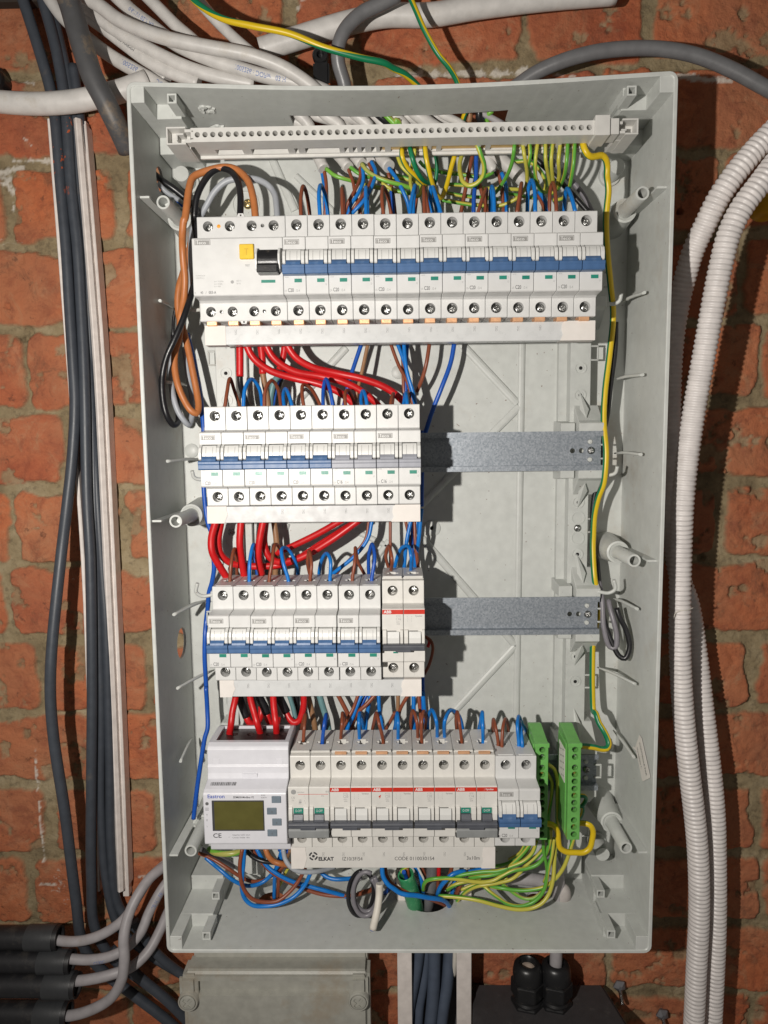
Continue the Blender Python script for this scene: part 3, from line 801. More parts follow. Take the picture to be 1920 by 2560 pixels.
# hand written paper sticker on the right side wall
st = empty('paper_sticker', (378.6, -36, -420), 'white paper sticker with handwriting, stuck inside the right side wall', 'sticker')
mb = MB()
def onxw(k_, x, y, X_=378.3):
    d = ray(k_, x, y); s_ = (X_ - CAM[0]) / d[0]; return CAM + s_*d
out = [(1340, 400), (1365, 440), (1480, 955), (1385, 1003), (1372, 980), (1295, 600), (1255, 572), (1258, 550), (1285, 560)]
pp = [onxw('o', *q_) for q_ in out]; c0 = np.array([378.6, -36, -420])
k = len(pp)
mb.add([tuple(p_ - c0) for p_ in pp] + [tuple(p_ - c0 + np.array([.25, 0, 0])) for p_ in pp], [tuple(range(k)), tuple(range(k, 2*k))[::-1]] + [((i_+1) % k, i_, k+i_, k+(i_+1) % k) for i_ in range(k)])
part('paper', mb, paper_m, st)
mb = MB()
def sticker_text(s_, a, b_, h):
    A_ = onxw('o', *a, X_=378.1) - c0; B_ = onxw('o', *b_, X_=378.1) - c0
    dr = B_ - A_; Ln = np.linalg.norm(dr); dr /= Ln; up = np.cross(dr, np.array([-1.0, 0, 0])); up = up if up[1] < 0 else -up
    vs, fs = text_mesh(s_, 0.7); wd2 = max(v[0] for v in vs); kx = Ln / wd2; ky = h / .7
    mb.add([tuple(A_ + dr*v[0]*kx + up*v[1]*ky*(1) ) for v in vs], fs)
sticker_text('CONTROLE PAR', (1335, 505), (1425, 935), 2.9)
sticker_text('Vincenzo L.', (1305, 572), (1365, 850), 2.6)
part('handwriting', mb, inkd_m, st)

# ------------------------------------------------------------------ DIN rails
def rail(k, x1, label, holes=True):
    z = -150 * k
    e = empty('mounting_rail', (0, 0, z), label, 'DIN rail', 'galvanised mounting rails')
    t = 1.0
    prof = [(0, 17.5), (0, 12.8), (6.5, 12.8), (6.5, -12.8), (0, -12.8), (0, -17.5), (t, -17.5), (t, -13.8), (6.5+t, -13.8), (6.5+t, 13.8), (t, 13.8), (t, 17.5)]
    mb = MB(); mb.prism(prof, -2, x1)
    me = mb.mesh('rail')
    if holes:
        cs = []
        for (dx_, dz_, r) in ((-10, 8, 2.3), (-10, -8, 2.3), (-17.5, 0, 2.3), (-25.5, 0, 2.3)):
            c_ = MB(); c_.lathe([(r, -4), (r, 6)], (x1+dx_, 6.5, dz_), (0, 1, 0), 16); cs.append(c_.mesh('c'))
        me = cut(me, cs)
    link('rail', me, rail_m, e)
    screw(e, (x1-9.5, 4.2, 0), 3.3, 'cross', name='rail_screw', rot=0.5)
    mb = MB()
    for dz_ in (8, -8): mb.lathe([(2.1, 8.2), (2.1, 5.6), (1.9, 5.0), (.3, 4.8)], (x1-10, 0, dz_), (0, 1, 0), 14)
    part('locating_pin', mb, box_m, e, smooth=True)
    return e
rail(1, 348, 'long grey metal rail running right from the second row of breakers')
rail(2, 348, 'long grey metal rail running right from the third row of breakers')
rail(3, 350, 'metal rail end showing beside the green terminal blocks in the bottom row')
rail(0, 336, 'metal rail hidden behind the full top row of breakers', False)

# ------------------------------------------------------------------ neutral / earth terminal bar across the top
tb = empty('terminal_bar', (0, -50, 103), 'long pale terminal bar with a row of round screw holes across the cabinet top', 'terminal bar')
tb.location = (0, 0, 0)
NX, PX = 51, (317.4 - 9.2) / 50
zc_ = 103.4; zt, zb = 108.6, 97.9
mb = MB(); mb.box(4, 321.5, -50, -22, zb, zt); mb.box(4, 321.5, -22.0, -19.5, zb-2.2, zt)
me = mb.mesh('bar')
cs = MB()
for k in range(NX): cs.lathe([(2.1, -52), (2.1, -42)], (9.2 + PX*k, 0, zc_), (0, 1, 0), 16)
nt_ = MB(); nt_.box(2, 6, -52, -40, zc_+2.2, zc_+3.2); nt_.box(2, 6, -52, -40, zc_-3.4, zc_-2.4)
slots = MB()
for (a, b_) in ((19, 41), (48, 78), (83.5, 86.5), (92, 120), (124, 127.5), (131, 134.5), (138, 141), (146, 150), (153, 157), (162, 192), (195, 199), (203, 232), (235, 239), (243, 268), (272, 296), (300, 320)):
    slots.box(a, b_, -34, -24, zb-1, zb+5)
link('bar_body', cut(mb.mesh('bar'), [cs.mesh('c'), nt_.mesh('c'), slots.mesh('c')]), barw_m, tb)
for k in range(NX):
    used = k >= 26
    screw(tb, (9.2 + PX*k, -45.5 if used else -43.5, zc_), 1.9, 'slot', name='terminal_screw')
mb = MB(); mb.box(155, 320, -33, -25, zb+1.2, zb+5)
part('brass_strip', mb, brass_m, tb)
# right end clip
mb = MB(); mb.box(321.5, 333, -53, -30, 96.5, 111.5); mb.box(322, 330, -30, -6, 96.8, 108)
part('end_clip', mb, barw_m, tb, bevel=0.4)
mb = MB(); mb.box(333.6, 340.5, -51, -34, 97.8, 109.6); mb.box(340.5, 344, -49, -34, 106, 108); mb.box(340.5, 346, -49, -34, 99, 101); mb.box(343.5, 348, -46, -34, 102.2, 103.6)
mb.box(346, 356.5, -48, -10, 98.6, 99.9); mb.box(355.2, 356.5, -48, -10, 99.9, 110.6); mb.box(344, 355.2, -48, -10, 109.3, 110.6); mb.box(341, 355.5, -36, -10, 98.8, 110.4)
part('end_bracket', mb, barw_m, tb, bevel=0.25)
mb = MB(); mb.box(-15.5, 0, -50, -48.6+30, 96.4, 97.6); mb.box(-15.5, 0, -50, -20, 108.6, 109.8); mb.box(-15.5, -14.3, -50, -20, 97.6, 108.6); mb.box(-15, 1, -40, -12, 97, 109.4)
mb.box(-8, -2, -49, -40, 104, 105.3); mb.box(-8, -6.8, -49, -40, 100, 104); mb.box(-1.2, 4.5, -49, -40, 106, 108.2); mb.box(-1.2, 4.5, -49, -40, 98, 100.2)
part('left_bracket', mb, barw_m, tb, bevel=0.2)

# ------------------------------------------------------------------ circuit breakers
PW = 17.7
PROF = [(-1.0, 40.6), (-50.9, 40.6), (-51.5, 40.0), (-51.5, 21.6), (-53.0, 20.9), (-67.5, 19.8), (-68.6, 18.9), (-68.6, 9.8), (-58, 9.8), (-58, -10.0), (-68.6, -10.0),
        (-68.6, -23.3), (-67.6, -24.4), (-54.5, -25.3), (-51.5, -26.8), (-51.5, -40.6), (-50.9, -41.2), (-1.0, -41.2)]
PROFA = [(-1.0, 43.2), (-46.0, 43.2), (-46.0, 42.0), (-50.9, 41.6), (-51.5, 41.0), (-51.5, 22.4), (-53.0, 22.0), (-64.5, 21.2), (-65.8, 20.9), (-66.2, 20.3), (-66.2, -23.3), (-65.4, -24.2), (-54.5, -26.6),
         (-51.5, -28.2), (-51.5, -41.8), (-50.9, -42.4), (-1.0, -42.4)]
HOUS = {}
def housing(kind):
    if kind in HOUS: return HOUS[kind]
    mb = MB(); g = 0.17
    mb.prism(PROFA if kind == 'abb' else PROF, g, PW-g)
    me = mb.mesh('housing', bevel=0.3)
    cs = []
    dz_ = 33.0
    c_ = MB()
    for z in (dz_, -33.6): c_.lathe([(4.3, -54), (4.3, -43)], (PW/2, 0, z), (0, 1, 0), 24)
    cs.append(c_.mesh('c'))
    c_ = MB()                                      # wire entries on the top and bottom
    for s_ in (1, -1): c_.box(PW/2-2.8, PW/2+2.6, -32, -22, s_*34, s_*45)
    c_.box(PW/2-5.2, PW/2+5.0, -29, -26, 38, 45)
    cs.append(c_.mesh('c'))
    if kind == 'teco':
        c_ = MB(); c_.box(2.0, PW-2.2, -49.5, -47.3, 39.6, 42); cs.append(c_.mesh('c'))
    me = cut(me, cs)
    HOUS[kind] = me
    return me
LEV = {}
def lever_parts(dev, x, lm):
    """drum, cheeks and coloured rocker of one pole"""
    if 'drum' not in LEV:
        c_ = MB()
        a = [(-61 - 12.5*math.cos(math.radians(t)), 1.0 + 12.5*math.sin(math.radians(t))) for t in range(-20, 45, 6)]
        mb = MB(); mb.prism(a + [(-59, 9.7), (-59, -9.8)], 3.1, PW-3.4); LEV['drum'] = mb.mesh('drum', bevel=0.15)
        mb = MB()
        for (x0, x1) in ((0.35, 2.7), (PW-3.0, PW-0.35)):
            mb.prism([(-58.5, 9.7), (-69.5, 9.7), (-73.4, 7.2), (-74.6, 3.5), (-74.6, -1.6), (-73, -2.6), (-58.5, -2.6)], x0, x1)
        LEV['cheek'] = mb.mesh('cheek', bevel=0.3)
        mb = MB(); mb.prism([(-59, 1.6), (-73.6, 0.6), (-75.6, -1.4), (-76.2, -3.2), (-59, -3.2)], 3.0, PW-3.3)
        mb.prism([(-59, -2.8), (-75.4, -2.8), (-76.6, -3.6), (-76.6, -5.6), (-76.1, -6.0), (-76.1, -9.4), (-75.3, -10.2), (-59, -10.2)], 0.25, PW-0.25)
        LEV['rocker'] = mb.mesh('rocker', bevel=0.25)
        mb = MB(); 
        for xs_ in (6.0, 11.4):
            an = [math.radians(t) for t in range(-2, 40, 6)]
            mb.add([(xs_+q, -61-12.57*math.cos(t), 1.0+12.57*math.sin(t)) for t in an for q in (0, .3)], [(2*i, 2*i+1, 2*i+3, 2*i+2) for i in range(len(an)-1)])
        LEV['seam'] = mb.mesh('seam')
    link('lever_seam', LEV['seam'], inkl_m, dev, (x, 0, 0))
    for nm, m_ in (('drum', lever_m), ('cheek', lever_m), ('rocker', lm)):
        me = LEV[nm]
        if nm == 'rocker':
            k = 'rocker' + lm.name
            if k not in LEV: LEV[k] = me.copy()
            me = LEV[k]
        link({'drum': 'lever_drum', 'cheek': 'lever_guard', 'rocker': 'lever'}[nm], me, m_, dev, (x, 0, 0))
def window(dev, x, z0, z1, xa, xb, m_, y=-68.6, name='indicator_window'):
    mb = MB(); mb.box(x+xa, x+xb, y-0.12, y+1.0, z0, z1)
    return part(name, mb, m_, dev)
def teco_logo(dev, x, z, y, w_=11.6, h_=3.9):
    mb = MB(); rect(mb, x, x+w_, z, z+h_, y, 0.05); lg = part('logo', mb, logo_m, dev)
    mb = MB()
    # letters in white with the T bar running over the word
    rect(mb, x+.9, x+w_-.7, z+h_-.78, z+h_-.48, y, 0.09)
    rect(mb, x+.5, x+.75, z+.4, z+h_-.5, y, 0.09); rect(mb, x+w_-.75, x+w_-.5, z+.4, z+h_-.5, y, 0.09)
    rect(mb, x+1.95, x+2.55, z+.6, z+h_-.78, y, 0.09)
    put_text(mb, 'eco', x+3.1, y, z+.62, 2.35, xs=1.18, bold=0.012, d=0.09)
    part('letters', mb, white_m, lg)
def teco(x, row, n_, label, lm, code, faint=False):
    e = empty('circuit_breaker', (x, random.uniform(-.35, .35), -150*row + random.uniform(-.25, .25)), label, 'circuit breaker', 'two-pole breakers clipped on the rails')
    for p_ in range(2):
        link('housing', housing('teco'), dev_m, e, (PW*p_, 0, 0))
        lever_parts(e, PW*p_, lm)
        window(e, PW*p_, -15.2, -12.4, 8.6, 14.4, teal_m)
        screw(e, (PW*p_+PW/2+.5, -47.2, 33.0), 3.45, 'cross', name='terminal_screw')
        screw(e, (PW*p_+PW/2+.5, -47.2, -33.6), 3.45, 'cross', name='terminal_screw')
    teco_logo(e, 1.3, 13.4, -68.6)
    mb = MB(); put_text(mb, code, 3.3, -68.6, -22.4, 2.8, xs=0.68, bold=0.012)
    part('rating', mb, ink_m, e)
    mb = MB(); put_text(mb, 'L9-', 0.8, -68.6, -22.4, 1.7, xs=0.62); put_text(mb, '/2-4', 9.6, -68.6, -22.4, 1.9, xs=0.7)
    put_text(mb, '~415V', 1.0, -68.6, -11.8, 1.0, xs=0.8)
    part('small_print', mb, inkl_m, e)
    mb = MB(); put_text(mb, 'I', PW+15.4, -68.6, -14.5, 1.6, xs=0.7); put_text(mb, 'O', PW+15.0, -68.6, -17.6, 1.4, xs=0.7)
    part('switch_mark', mb, inkl_m, e)
    return e
X1 = 15.307 - PW/2; X2 = 15.387 - PW/2; X3 = 16.41 - PW/2; X4 = 78.3 - PW/2
ORD = ['first', 'second', 'third', 'fourth', 'fifth', 'sixth', 'seventh', 'eighth', 'ninth', 'tenth', 'eleventh', 'twelfth', 'thirteenth', 'fourteenth', 'fifteenth', 'sixteenth', 'seventeenth', 'eighteenth']
for i_ in range(7):
    teco(X1 + PW*(4+2*i_), 0, i_, 'grey-white two-pole breaker with blue levers, %s from the left in the top row' % ORD[i_], blue_m, 'C20')
for i_ in range(5):
    bl = i_ < 3
    teco(X2 + PW*2*i_, 1, i_, ('grey-white two-pole breaker with blue levers, %s from the left in the second row' % ORD[i_]) if bl else
         ('grey-levered two-pole C16 breaker, %s in the second row' % ('beside the blue-levered ones' if i_ == 3 else 'at the right end')), blue_m if bl else greyl_m, 'C20' if bl else 'C16')
for i_ in range(4):
    teco(X3 + PW*2*i_ + (0.5 if i_ == 3 else 0), 2, i_, 'grey-white two-pole breaker with blue levers, %s from the left in the third row' % ORD[i_], blue_m, 'C20')
teco(X4 + PW*10, 3, 0, 'blue-levered two-pole breaker at the right end of the bottom row, by the green block', blue_m, 'C20')

# residual current device, four modules
rc = empty('residual_current_device', (X1, 0, 0), 'wide grey-white residual current device with yellow test button, top row left', 'safety switch')
W4 = PW * 4
PR = [(-1.0, 40.6), (-50.9, 40.6), (-51.5, 40.0), (-51.5, 21.6), (-53.0, 20.9), (-67.5, 19.8), (-68.6, 18.9), (-68.6, -23.3), (-67.6, -24.4), (-54.5, -25.3), (-51.5, -26.8), (-51.5, -40.6), (-50.9, -41.2), (-1.0, -41.2)]
mb = MB(); mb.prism(PR, .1, W4-.1); me = mb.mesh('housing', bevel=0.4)
rx = (8.9, 26.4, 43.9, 61.4)
c_ = MB()
for x in rx:
    for z in (33.0, -33.6): c_.lathe([(4.05, -54), (4.05, -43)], (x, 0, z), (0, 1, 0), 24)
for x, z in ((17.6, 33), (52.6, 33), (17.4, -33.6), (52.2, -33.6)): c_.lathe([(1.5, -54), (1.5, -49)], (x, 0, z), (0, 1, 0), 16)
c2 = MB(); c2.box(51.5, 68.5, -72, -60, -8.8, 9.5)
link('housing', cut(me, [c_.mesh('c'), c2.mesh('c')]), dev_m, rc)
for x in rx:
    for z in (33.0, -33.6): screw(rc, (x+.5, -47.0, z), 3.5, 'cross', name='terminal_screw')
mb = MB(); mb.lathe([(1.5, 1), (1.5, 0), (.2, -.2)], (17.6, -51.3, 33), (0, 1, 0), 16); part('orange_dot', mb, ora_m, rc)
for x, z in ((52.6, 33), (17.4, -33.6), (52.2, -33.6)): screw(rc, (x, -49.6, z), 1.4, 'slot', name='small_screw')
mb = MB(); mb.box(37.5, 48.5, -71.2, -66, 2.8, 14.0); tbn = part('test_button', mb, yel_m, rc, bevel=0.5)
mb = MB(); put_text(mb, 'T', 43, -71.2, 5.6, 5, xs=.8, align='C', d=.06); part('mark', mb, mat('print_dark_yellow', (.55, .34, .01), .5), tbn)
mb = MB()
for x0_, x1_ in ((50.4, 52.0), (67.9, 69.6)): mb.prism([(-66, 11), (-73, 10), (-76.5, 5), (-77, 0), (-75, -6), (-66, -8)], x0_, x1_)
part('lever_guard', mb, lever_m, rc, bevel=.3)
mb = MB(); a = [(-64 - 12*math.cos(math.radians(t)), 1 + 12*math.sin(math.radians(t))) for t in range(-30, 50, 8)]
mb.prism(a + [(-61, 9), (-61, -8.5)], 52.2, 67.7); mb.prism([(-62, -2), (-79, -2.5), (-80.5, -4), (-80.5, -9.5), (-62, -9.5)], 52.2, 67.9)
part('lever', mb, black_m, rc, bevel=.4)
window(rc, 0, -15.0, -12.8, 53.5, 64.5, teal_m)
teco_logo(rc, 2.3, 14.2, -68.6, 12.4, 4.2)
mb = MB(); put_text(mb, 'TEST', 43, -68.6, -2.4, 1.5, xs=.8, align='C'); put_text(mb, '40', 5.5, -68.6, -22.8, 2.1, xs=.72); put_text(mb, '/', 9.6, -68.6, -22.8, 2.1, xs=.72); put_text(mb, '003-A', 12, -68.6, -22.8, 2.2, xs=.74, bold=.012)
part('rating', mb, ink_m, rc)
mb = MB()
for i_, s_ in enumerate(('Im= 10000A', 'Icn= 0.03A', 'In = 40A')): put_text(mb, s_, 16.5, -68.6, -14.0 - i_*1.9, 1.15, xs=.9)
for i_, s_ in enumerate(('COMMANDE', 'CONTROLE')): put_text(mb, s_, 2.2, -68.6, -9.4 - i_*1.8, 1.0, xs=.9)
put_text(mb, '400 V~', 34, -68.6, -13.8, 1.2, xs=.8); put_text(mb, '50 Hz', 34, -68.6, -15.8, 1.2, xs=.8); put_text(mb, '≤', 0.8, -68.6, -22.8, 2, xs=.7)
mb.lathe([(1.4, -68.66), (1.4, -68.6)], (30.8, 0, -14), (0, 1, 0), 6)
part('small_print', mb, inkl_m, rc)
for z, sgn in ((41.2, 1), (-41.6, -1)):
    mb = MB(); mb.prismy([(32.0, z-sgn*1.5), (33.3, z+sgn*1.6), (37.2, z+sgn*1.6), (38.5, z-sgn*1.5)], -51, -48)
    me = mb.mesh('sealing_lug'); c_ = MB(); c_.lathe([(.8, -53), (.8, -46)], (35.3, 0, z+sgn*.2), (0, 1, 0), 10)
    link('sealing_lug', cut(me, [c_.mesh('c')]), dev_m, rc)

# red-banded breakers
def abb(x, row, label, off=False, brand='ABB', maker='Vynckier', ty='C20', z0=0.0, first=False, copper_=True):
    e = empty('circuit_breaker', (x, 0, -150*row + z0), label, 'circuit breaker', 'two-pole breakers clipped on the rails')
    Yn = -66.2
    for p_ in range(2):
        link('housing', housing('abb'), abb_m, e, (PW*p_, 0, 0))
        for z in (33.4, -34.6): screw(e, (PW*p_+PW/2+.4, -46.6, z), 3.4, 'both' if z > 0 else 'cross', name='terminal_screw')
        if not first:
            mb = MB(); rect(mb, PW*p_+.3, PW*p_+PW-.3, 16.5, 20.3, Yn); band = part('red_band', mb, red_m, e)
        mb = MB(); xx = PW*p_
        if off or first:
            g_ = MB(); g_.box(xx+4.6, xx+12.8, Yn-.5, Yn+1, -2.2, 2.4); w_ = part('off_window', g_, teal_m, e)
            g_ = MB(); put_text(g_, 'O-OFF', xx+8.7, Yn-.5, -.9, 2.2, xs=.62, align='C', d=.06); part('mark', g_, white_m, w_)
            g_ = MB(); g_.prism([(Yn+1, -2.2), (Yn-2.0, -2.4), (Yn-4.2, -6), (Yn-5, -9.6), (Yn+1, -9.6)], xx+4.6, xx+12.8); part('lever', g_, dgrey_m, e, bevel=.2)
        else:
            g_ = MB(); g_.prism([(Yn+1, 2.2), (Yn-1.3, 2.0), (Yn-2.4, -3), (Yn-2.2, -8.8), (Yn+1, -8.8)], xx+4.4, xx+14.2); part('toggle', g_, lever_m, e, bevel=.2)
            g_ = MB(); rect(g_, xx+4.4, xx+11.8, 2.2, 2.7, Yn, .1); rect(g_, xx+4.0, xx+4.3, -6.5, 2.7, Yn, .1); rect(g_, xx+14.3, xx+14.6, -8.5, 1.5, Yn, .1); part('toggle_gap', g_, dark_m, e)
        for x0_, x1_ in ((xx+.4, xx+3.8), (xx+14.9 if not (off or first) else xx+13.2, xx+PW-.4)):
            g_ = MB(); g_.prism([(Yn+.5, 4.5), (Yn-1.7, 3.2), (Yn-2.6, -2), (Yn-2.4, -9.3), (Yn+.5, -9.3)], x0_, x1_); part('cheek', g_, abb_m, e, bevel=.3)
        if copper_ and not first:
            g_ = MB(); g_.box(xx+3.6, xx+13.6, -50.4, -46.3, 42.1, 44.2); part('fork_tongue', g_, copper_m, e, bevel=.2)
        g_ = MB(); g_.box(xx+.9, xx+PW-.9, -48.4, -45.6, 42.9, 44.8); part('top_lip', g_, abb_m, e, bevel=.3)
        g_ = MB(); rect(g_, xx+PW/2-.05, xx+PW/2+.05, -41, -29, -51.5, .03)
        if not first: part('centre_seam', g_, inkl_m, e)
    g_ = MB(); g_.prism([(Yn, -7.3), (Yn-6.2, -7.4), (Yn-7.6, -8.6), (Yn-7.4, -11.8), (Yn-6, -12.8), (Yn, -12.8)], .75, 2*PW-.75)
    lv = part('linked_lever', g_, dgrey_m, e, bevel=.35)
    g_ = MB(); g_.box(11, 23.5, Yn-7.9, Yn-5, -13.3, -10.6); part('grip', g_, dgrey_m, lv, bevel=.3)
    if off or first:
        g_ = MB(); g_.prism([(Yn, -13.2), (Yn-5.6, -13.2), (Yn-6.6, -14.3), (Yn-5.6, -21.2), (Yn-4, -22.2), (Yn, -22.2)], .6, 2*PW-.6)
        part('cover_flap', g_, trans_m, e, bevel=.4)
        g_ = MB()
        for x0_ in (.0, 2*PW-.6): g_.box(x0_, x0_+.8, Yn-5, Yn, -14.9, -13.6); g_.box(x0_, x0_+.8, Yn-5, Yn, -21.4, -19.8)
        part('hinge', g_, black_m, e)
    g_ = MB(); h_ = MB()
    if not first:
        put_text(h_, brand, 1.6, Yn, 17.35, 2.4, xs=1.0, bold=.03, d=.09); part('brand_lettering', h_, white_m, e)
        put_text(g_, 'XT32' if not off else 'EP32', 13.4, Yn, 14.2, 1.5, xs=.8, align='C'); put_text(g_, ty, 13.4, Yn, 11.5, 2.1, xs=.85, align='C')
        put_text(g_, '230V~', 13.4, Yn, 9.5, 1.1, xs=.8, align='C'); put_text(g_, '6000', 13.4, Yn, 7.8, 1.1, xs=.9, align='C')
        for x_ in (20.6, 24.0):
            put_text(g_, 'x', x_, Yn, 14.2, 1.0); put_text(g_, '1', x_, Yn, 12.2, 1.1); put_text(g_, '2', x_, Yn, 10.2, 1.1)
        part('small_print', g_, inkl_m, e)
        g_ = MB()
        if off: put_text(g_, '|', 24, Yn, 17.7, 1.6, xs=.6, d=.09); put_text(g_, maker, 25.3, Yn, 17.8, 1.6, xs=.85, bold=.02, d=.09); part('maker_lettering', g_, white_m, e)
        else: put_text(g_, maker, 27.2, Yn, 14.3, 1.4, xs=.85); part('maker_lettering', g_, ink_m, e)
    else:
        rect(h_, 8.6, 34.2, 14.4, 14.75, Yn, .06); part('red_line', h_, red_m, e)
        g_.lathe([(2.2, Yn-.05), (2.2, Yn)], (4.8, 0, 16.6), (0, 1, 0), 20)
        put_text(g_, 'vynckier', 7.6, Yn, 15.8, 1.5, xs=.9); put_text(g_, '3P32', 28, Yn, 12.4, 1.2); put_text(g_, 'C32', 2.6, Yn, 10.8, 1.7, xs=.8); put_text(g_, '230', 3.0, Yn, 8.6, 1.2); put_text(g_, '3000', 9.0, Yn, 8.8, 1.1)
        put_text(g_, '230V~', 8.6, Yn, 5.6, 1.1); rect(g_, 9.2, 11.4, 6.9, 8.2, Yn)
        for i_ in range(4): put_text(g_, '1', 13.6+.7*(i_ % 2), Yn, 12.4-2.1*i_, 1.2)
        rect(g_, 32.4, 32.7, 15.6, 18, Yn); rect(g_, 34, 34.3, 15.6, 18, Yn); rect(g_, 31.8, 34.9, 16.6, 16.9, Yn)
        part('small_print', g_, inkl_m, e)
    return e
xa = at('G', 1363, 500, -51.5)[0]
e_ = abb(xa, 2, 'two-pole breaker with red band, at the right end of the third row', ty='C16', z0=3.0, copper_=False)
g_ = MB(); window(e_, 0, -16.4, -15.0, 9.0, 13.0, teal_m, y=-66.2)
abb(X4, 3, 'two-pole breaker with thin red line and smoky flap, right of the energy meter', first=True)
abb(X4+PW*2, 3, 'red-banded two-pole breaker, beside the one with the smoky flap and thin red line')
e_ = abb(X4+PW*4, 3, 'red-banded two-pole breaker in the bottom row with a red mark left of its rating')
g_ = MB(); put_text(g_, '4', 5.6, -66.2, 11.2, 3.2, xs=.8, bold=.02, rot=-.3); part('red_mark', g_, red_m, e_)
abb(X4+PW*6, 3, 'red-banded two-pole breaker, immediately left of the one with a smoky flap and white maker name')
abb(X4+PW*8, 3, 'red-banded two-pole breaker with smoky flap and OFF windows, near the green blocks', off=True, ty='C16')

# ------------------------------------------------------------------ comb busbars
def busbar(code_pts, Yf, z1, z0, x0, x1, label, marks, m_=bus_m, tape=(), depth=12, teeth=None, rowz=0, tooth_y=-49):
    e = empty('busbar', (x0, Yf, z0), label, 'busbar', 'comb busbars under the breaker rows')
    e.location = (0, 0, 0)
    mb = MB(); mb.box(x0, x1, Yf, Yf+depth, z0, z1); part('insulating_body', mb, m_, e, bevel=.35)
    for (a, b_, jag) in tape:
        mb = MB(); pz = [(a, z0-.3), (b_, z0-.3), (b_, z1+.3), (a, z1+.3)]
        if jag: s_ = 1 if jag > 0 else -1; xx = a if s_ > 0 else b_; pz = [(a, z0-.3), (b_, z0-.3), (b_, z1+.3), (a, z1+.3)]; 
        if jag > 0: pz = [(a-.5, z0-.3), (b_, z0-.3), (b_, z1+.3), (a+3, z1+.3), (a+1, z1-2), (a+.4, (z0+z1)/2+1), (a+1.6, (z0+z1)/2-3)]
        if jag < 0: pz = [(a, z0-.3), (b_-2, z0-.3), (b_-.5, z0+4), (b_+1, (z0+z1)/2), (b_-.2, z1-3), (b_, z1+.3), (a, z1+.3)]
        mb.prismy(pz, Yf-.5, Yf+depth+.4); part('end_tape', mb, paper_m, e)
    mb = MB()
    for i_, x in enumerate(marks):
        n1 = 'L%d' % ((i_*1 + 2) % 3 + 1); n2 = 'L%d' % ((i_ + 1) % 3 + 1)
        zm = z1 - (z1-z0)*.32
        put_text(mb, n1, x, Yf, zm, 1.75, xs=.72, align='C'); put_text(mb, n2, x, Yf, zm-.5, 1.75, xs=.72, align='C', flip=True)
    if marks: part('phase_marks', mb, ink_m, e)
    if teeth:
        for x in teeth:
            mb = MB(); mb.box(x-4.2, x+4.2, tooth_y, Yf+depth-2, z1-.2, z1+4.2)
            part('tooth', mb, copper_m, e, bevel=.5)
    return e
def rng(k_, y, xs_, Yf): return [at(k_, x, y, Yf)[0] for x in xs_]
Yb = -46.5
p0 = at('C', 345, 985, Yb); p1 = at('D', 1455, 890, Yb); p2 = at('D', 1300, 1030, Yb)
z1_ = -44.2; z0_ = -59.2
poles1 = [X1+8.9+17.5*i_ for i_ in range(4)] + [X1+PW*(i_+.5) for i_ in range(4, 18)]
busbar(None, Yb, z1_, z0_, p0[0], p1[0], 'long grey comb busbar with copper teeth under the top row', [X1+PW*(i_+.5)+.8 for i_ in range(1, 16)], tape=((p0[0]-1.5, p0[0]+15.5, 0), (p1[0]-27, p1[0]+.6, 1)), teeth=poles1, tooth_y=-50)
b2 = at('E', 330, 1050, -49)[0]; b3 = at('E', 1585, 1050, -49)[0]
z1_ = at('E', 900, 1008, -49)[2]; z0_ = at('E', 900, 1103, -49)[2]
busbar(None, -49, -150-42.0, z0_, b2, b3, 'short shiny white comb busbar under the second row of breakers', [X2+PW*(i_+.5) for i_ in range(3, 9)], tape=((b2-.4, b2+16, -1), (b3-23, b3+.6, 1)), m_=mat('busbar_gloss', (.66, .66, .66), .2))
b2 = at('G', 405, 1045, -48)[0]; b3 = at('G', 1592, 1045, -48)[0]
busbar(None, -48, -300-42.2, at('G', 900, 1092, -48)[2], b2, b3, 'grey comb busbar under the third row, phase marks printed along it', [X3+PW*(i_+.5)+.6 for i_ in range(1, 9)], tape=((b2-.4, b2+12, -1), (b3-17, b3+.6, 1)))
b2 = at('I', 795, 1290, -50.5)[0]; b3 = at('J', 700, 1200, -50.5)[0]
zb0 = at('I', 920, 1372, -50.5)[2]
bb = busbar(None, -50.5, -450-42.6, zb0, b2, b3, 'tall cream comb busbar with black lettering under the bottom row', [X4+PW*(i_+.5)+.6 for i_ in range(1, 10)], m_=busw_m, tape=((b2-.4, b2+12.5, -1), (b3-11, b3+.5, 1)))
g_ = MB(); zz = at('I', 1200, 1312, -50.5)[2]
put_text(g_, 'IZ10/3F/54', at('I', 1198, 1312, -50.5)[0], -50.5, zz, 3.3, xs=.86, bold=0)
put_text(g_, 'CODE 0110030154', at('I', 1615, 1312, -50.5)[0], -50.5, zz+.2, 3.3, xs=.92)
put_text(g_, '3x10m', at('J', 492, 1210, -50.5)[0], -50.5, zz+.6, 3.3, xs=.9)
part('type_lettering', g_, inkd_m, bb)
g_ = MB(); put_text(g_, 'ELKAT', at('I', 1008, 1310, -50.5)[0], -50.5, zz, 3.3, xs=.98, bold=.045)
cx = at('I', 968, 1277, -50.5); 
def ringseg(mb, cx, cz, r0, r1, a0, a1, y, k=6):
    vs = []
    for i_ in range(k+1):
        a = a0 + (a1-a0)*i_/k; vs += [(cx+r0*math.cos(a), y, cz+r0*math.sin(a)), (cx+r1*math.cos(a), y, cz+r1*math.sin(a))]
    mb.add(vs, [(2*i_, 2*i_+1, 2*i_+3, 2*i_+2) for i_ in range(k)])
for q_ in range(4): ringseg(g_, cx[0], cx[2], 2.5, 4.0, math.pi/2*q_+.35, math.pi/2*q_+1.5, -50.56)
ringseg(g_, cx[0], cx[2], 0.0, 1.3, 0, 2*math.pi, -50.56, 14)
part('maker_logo', g_, inkd_m, bb)

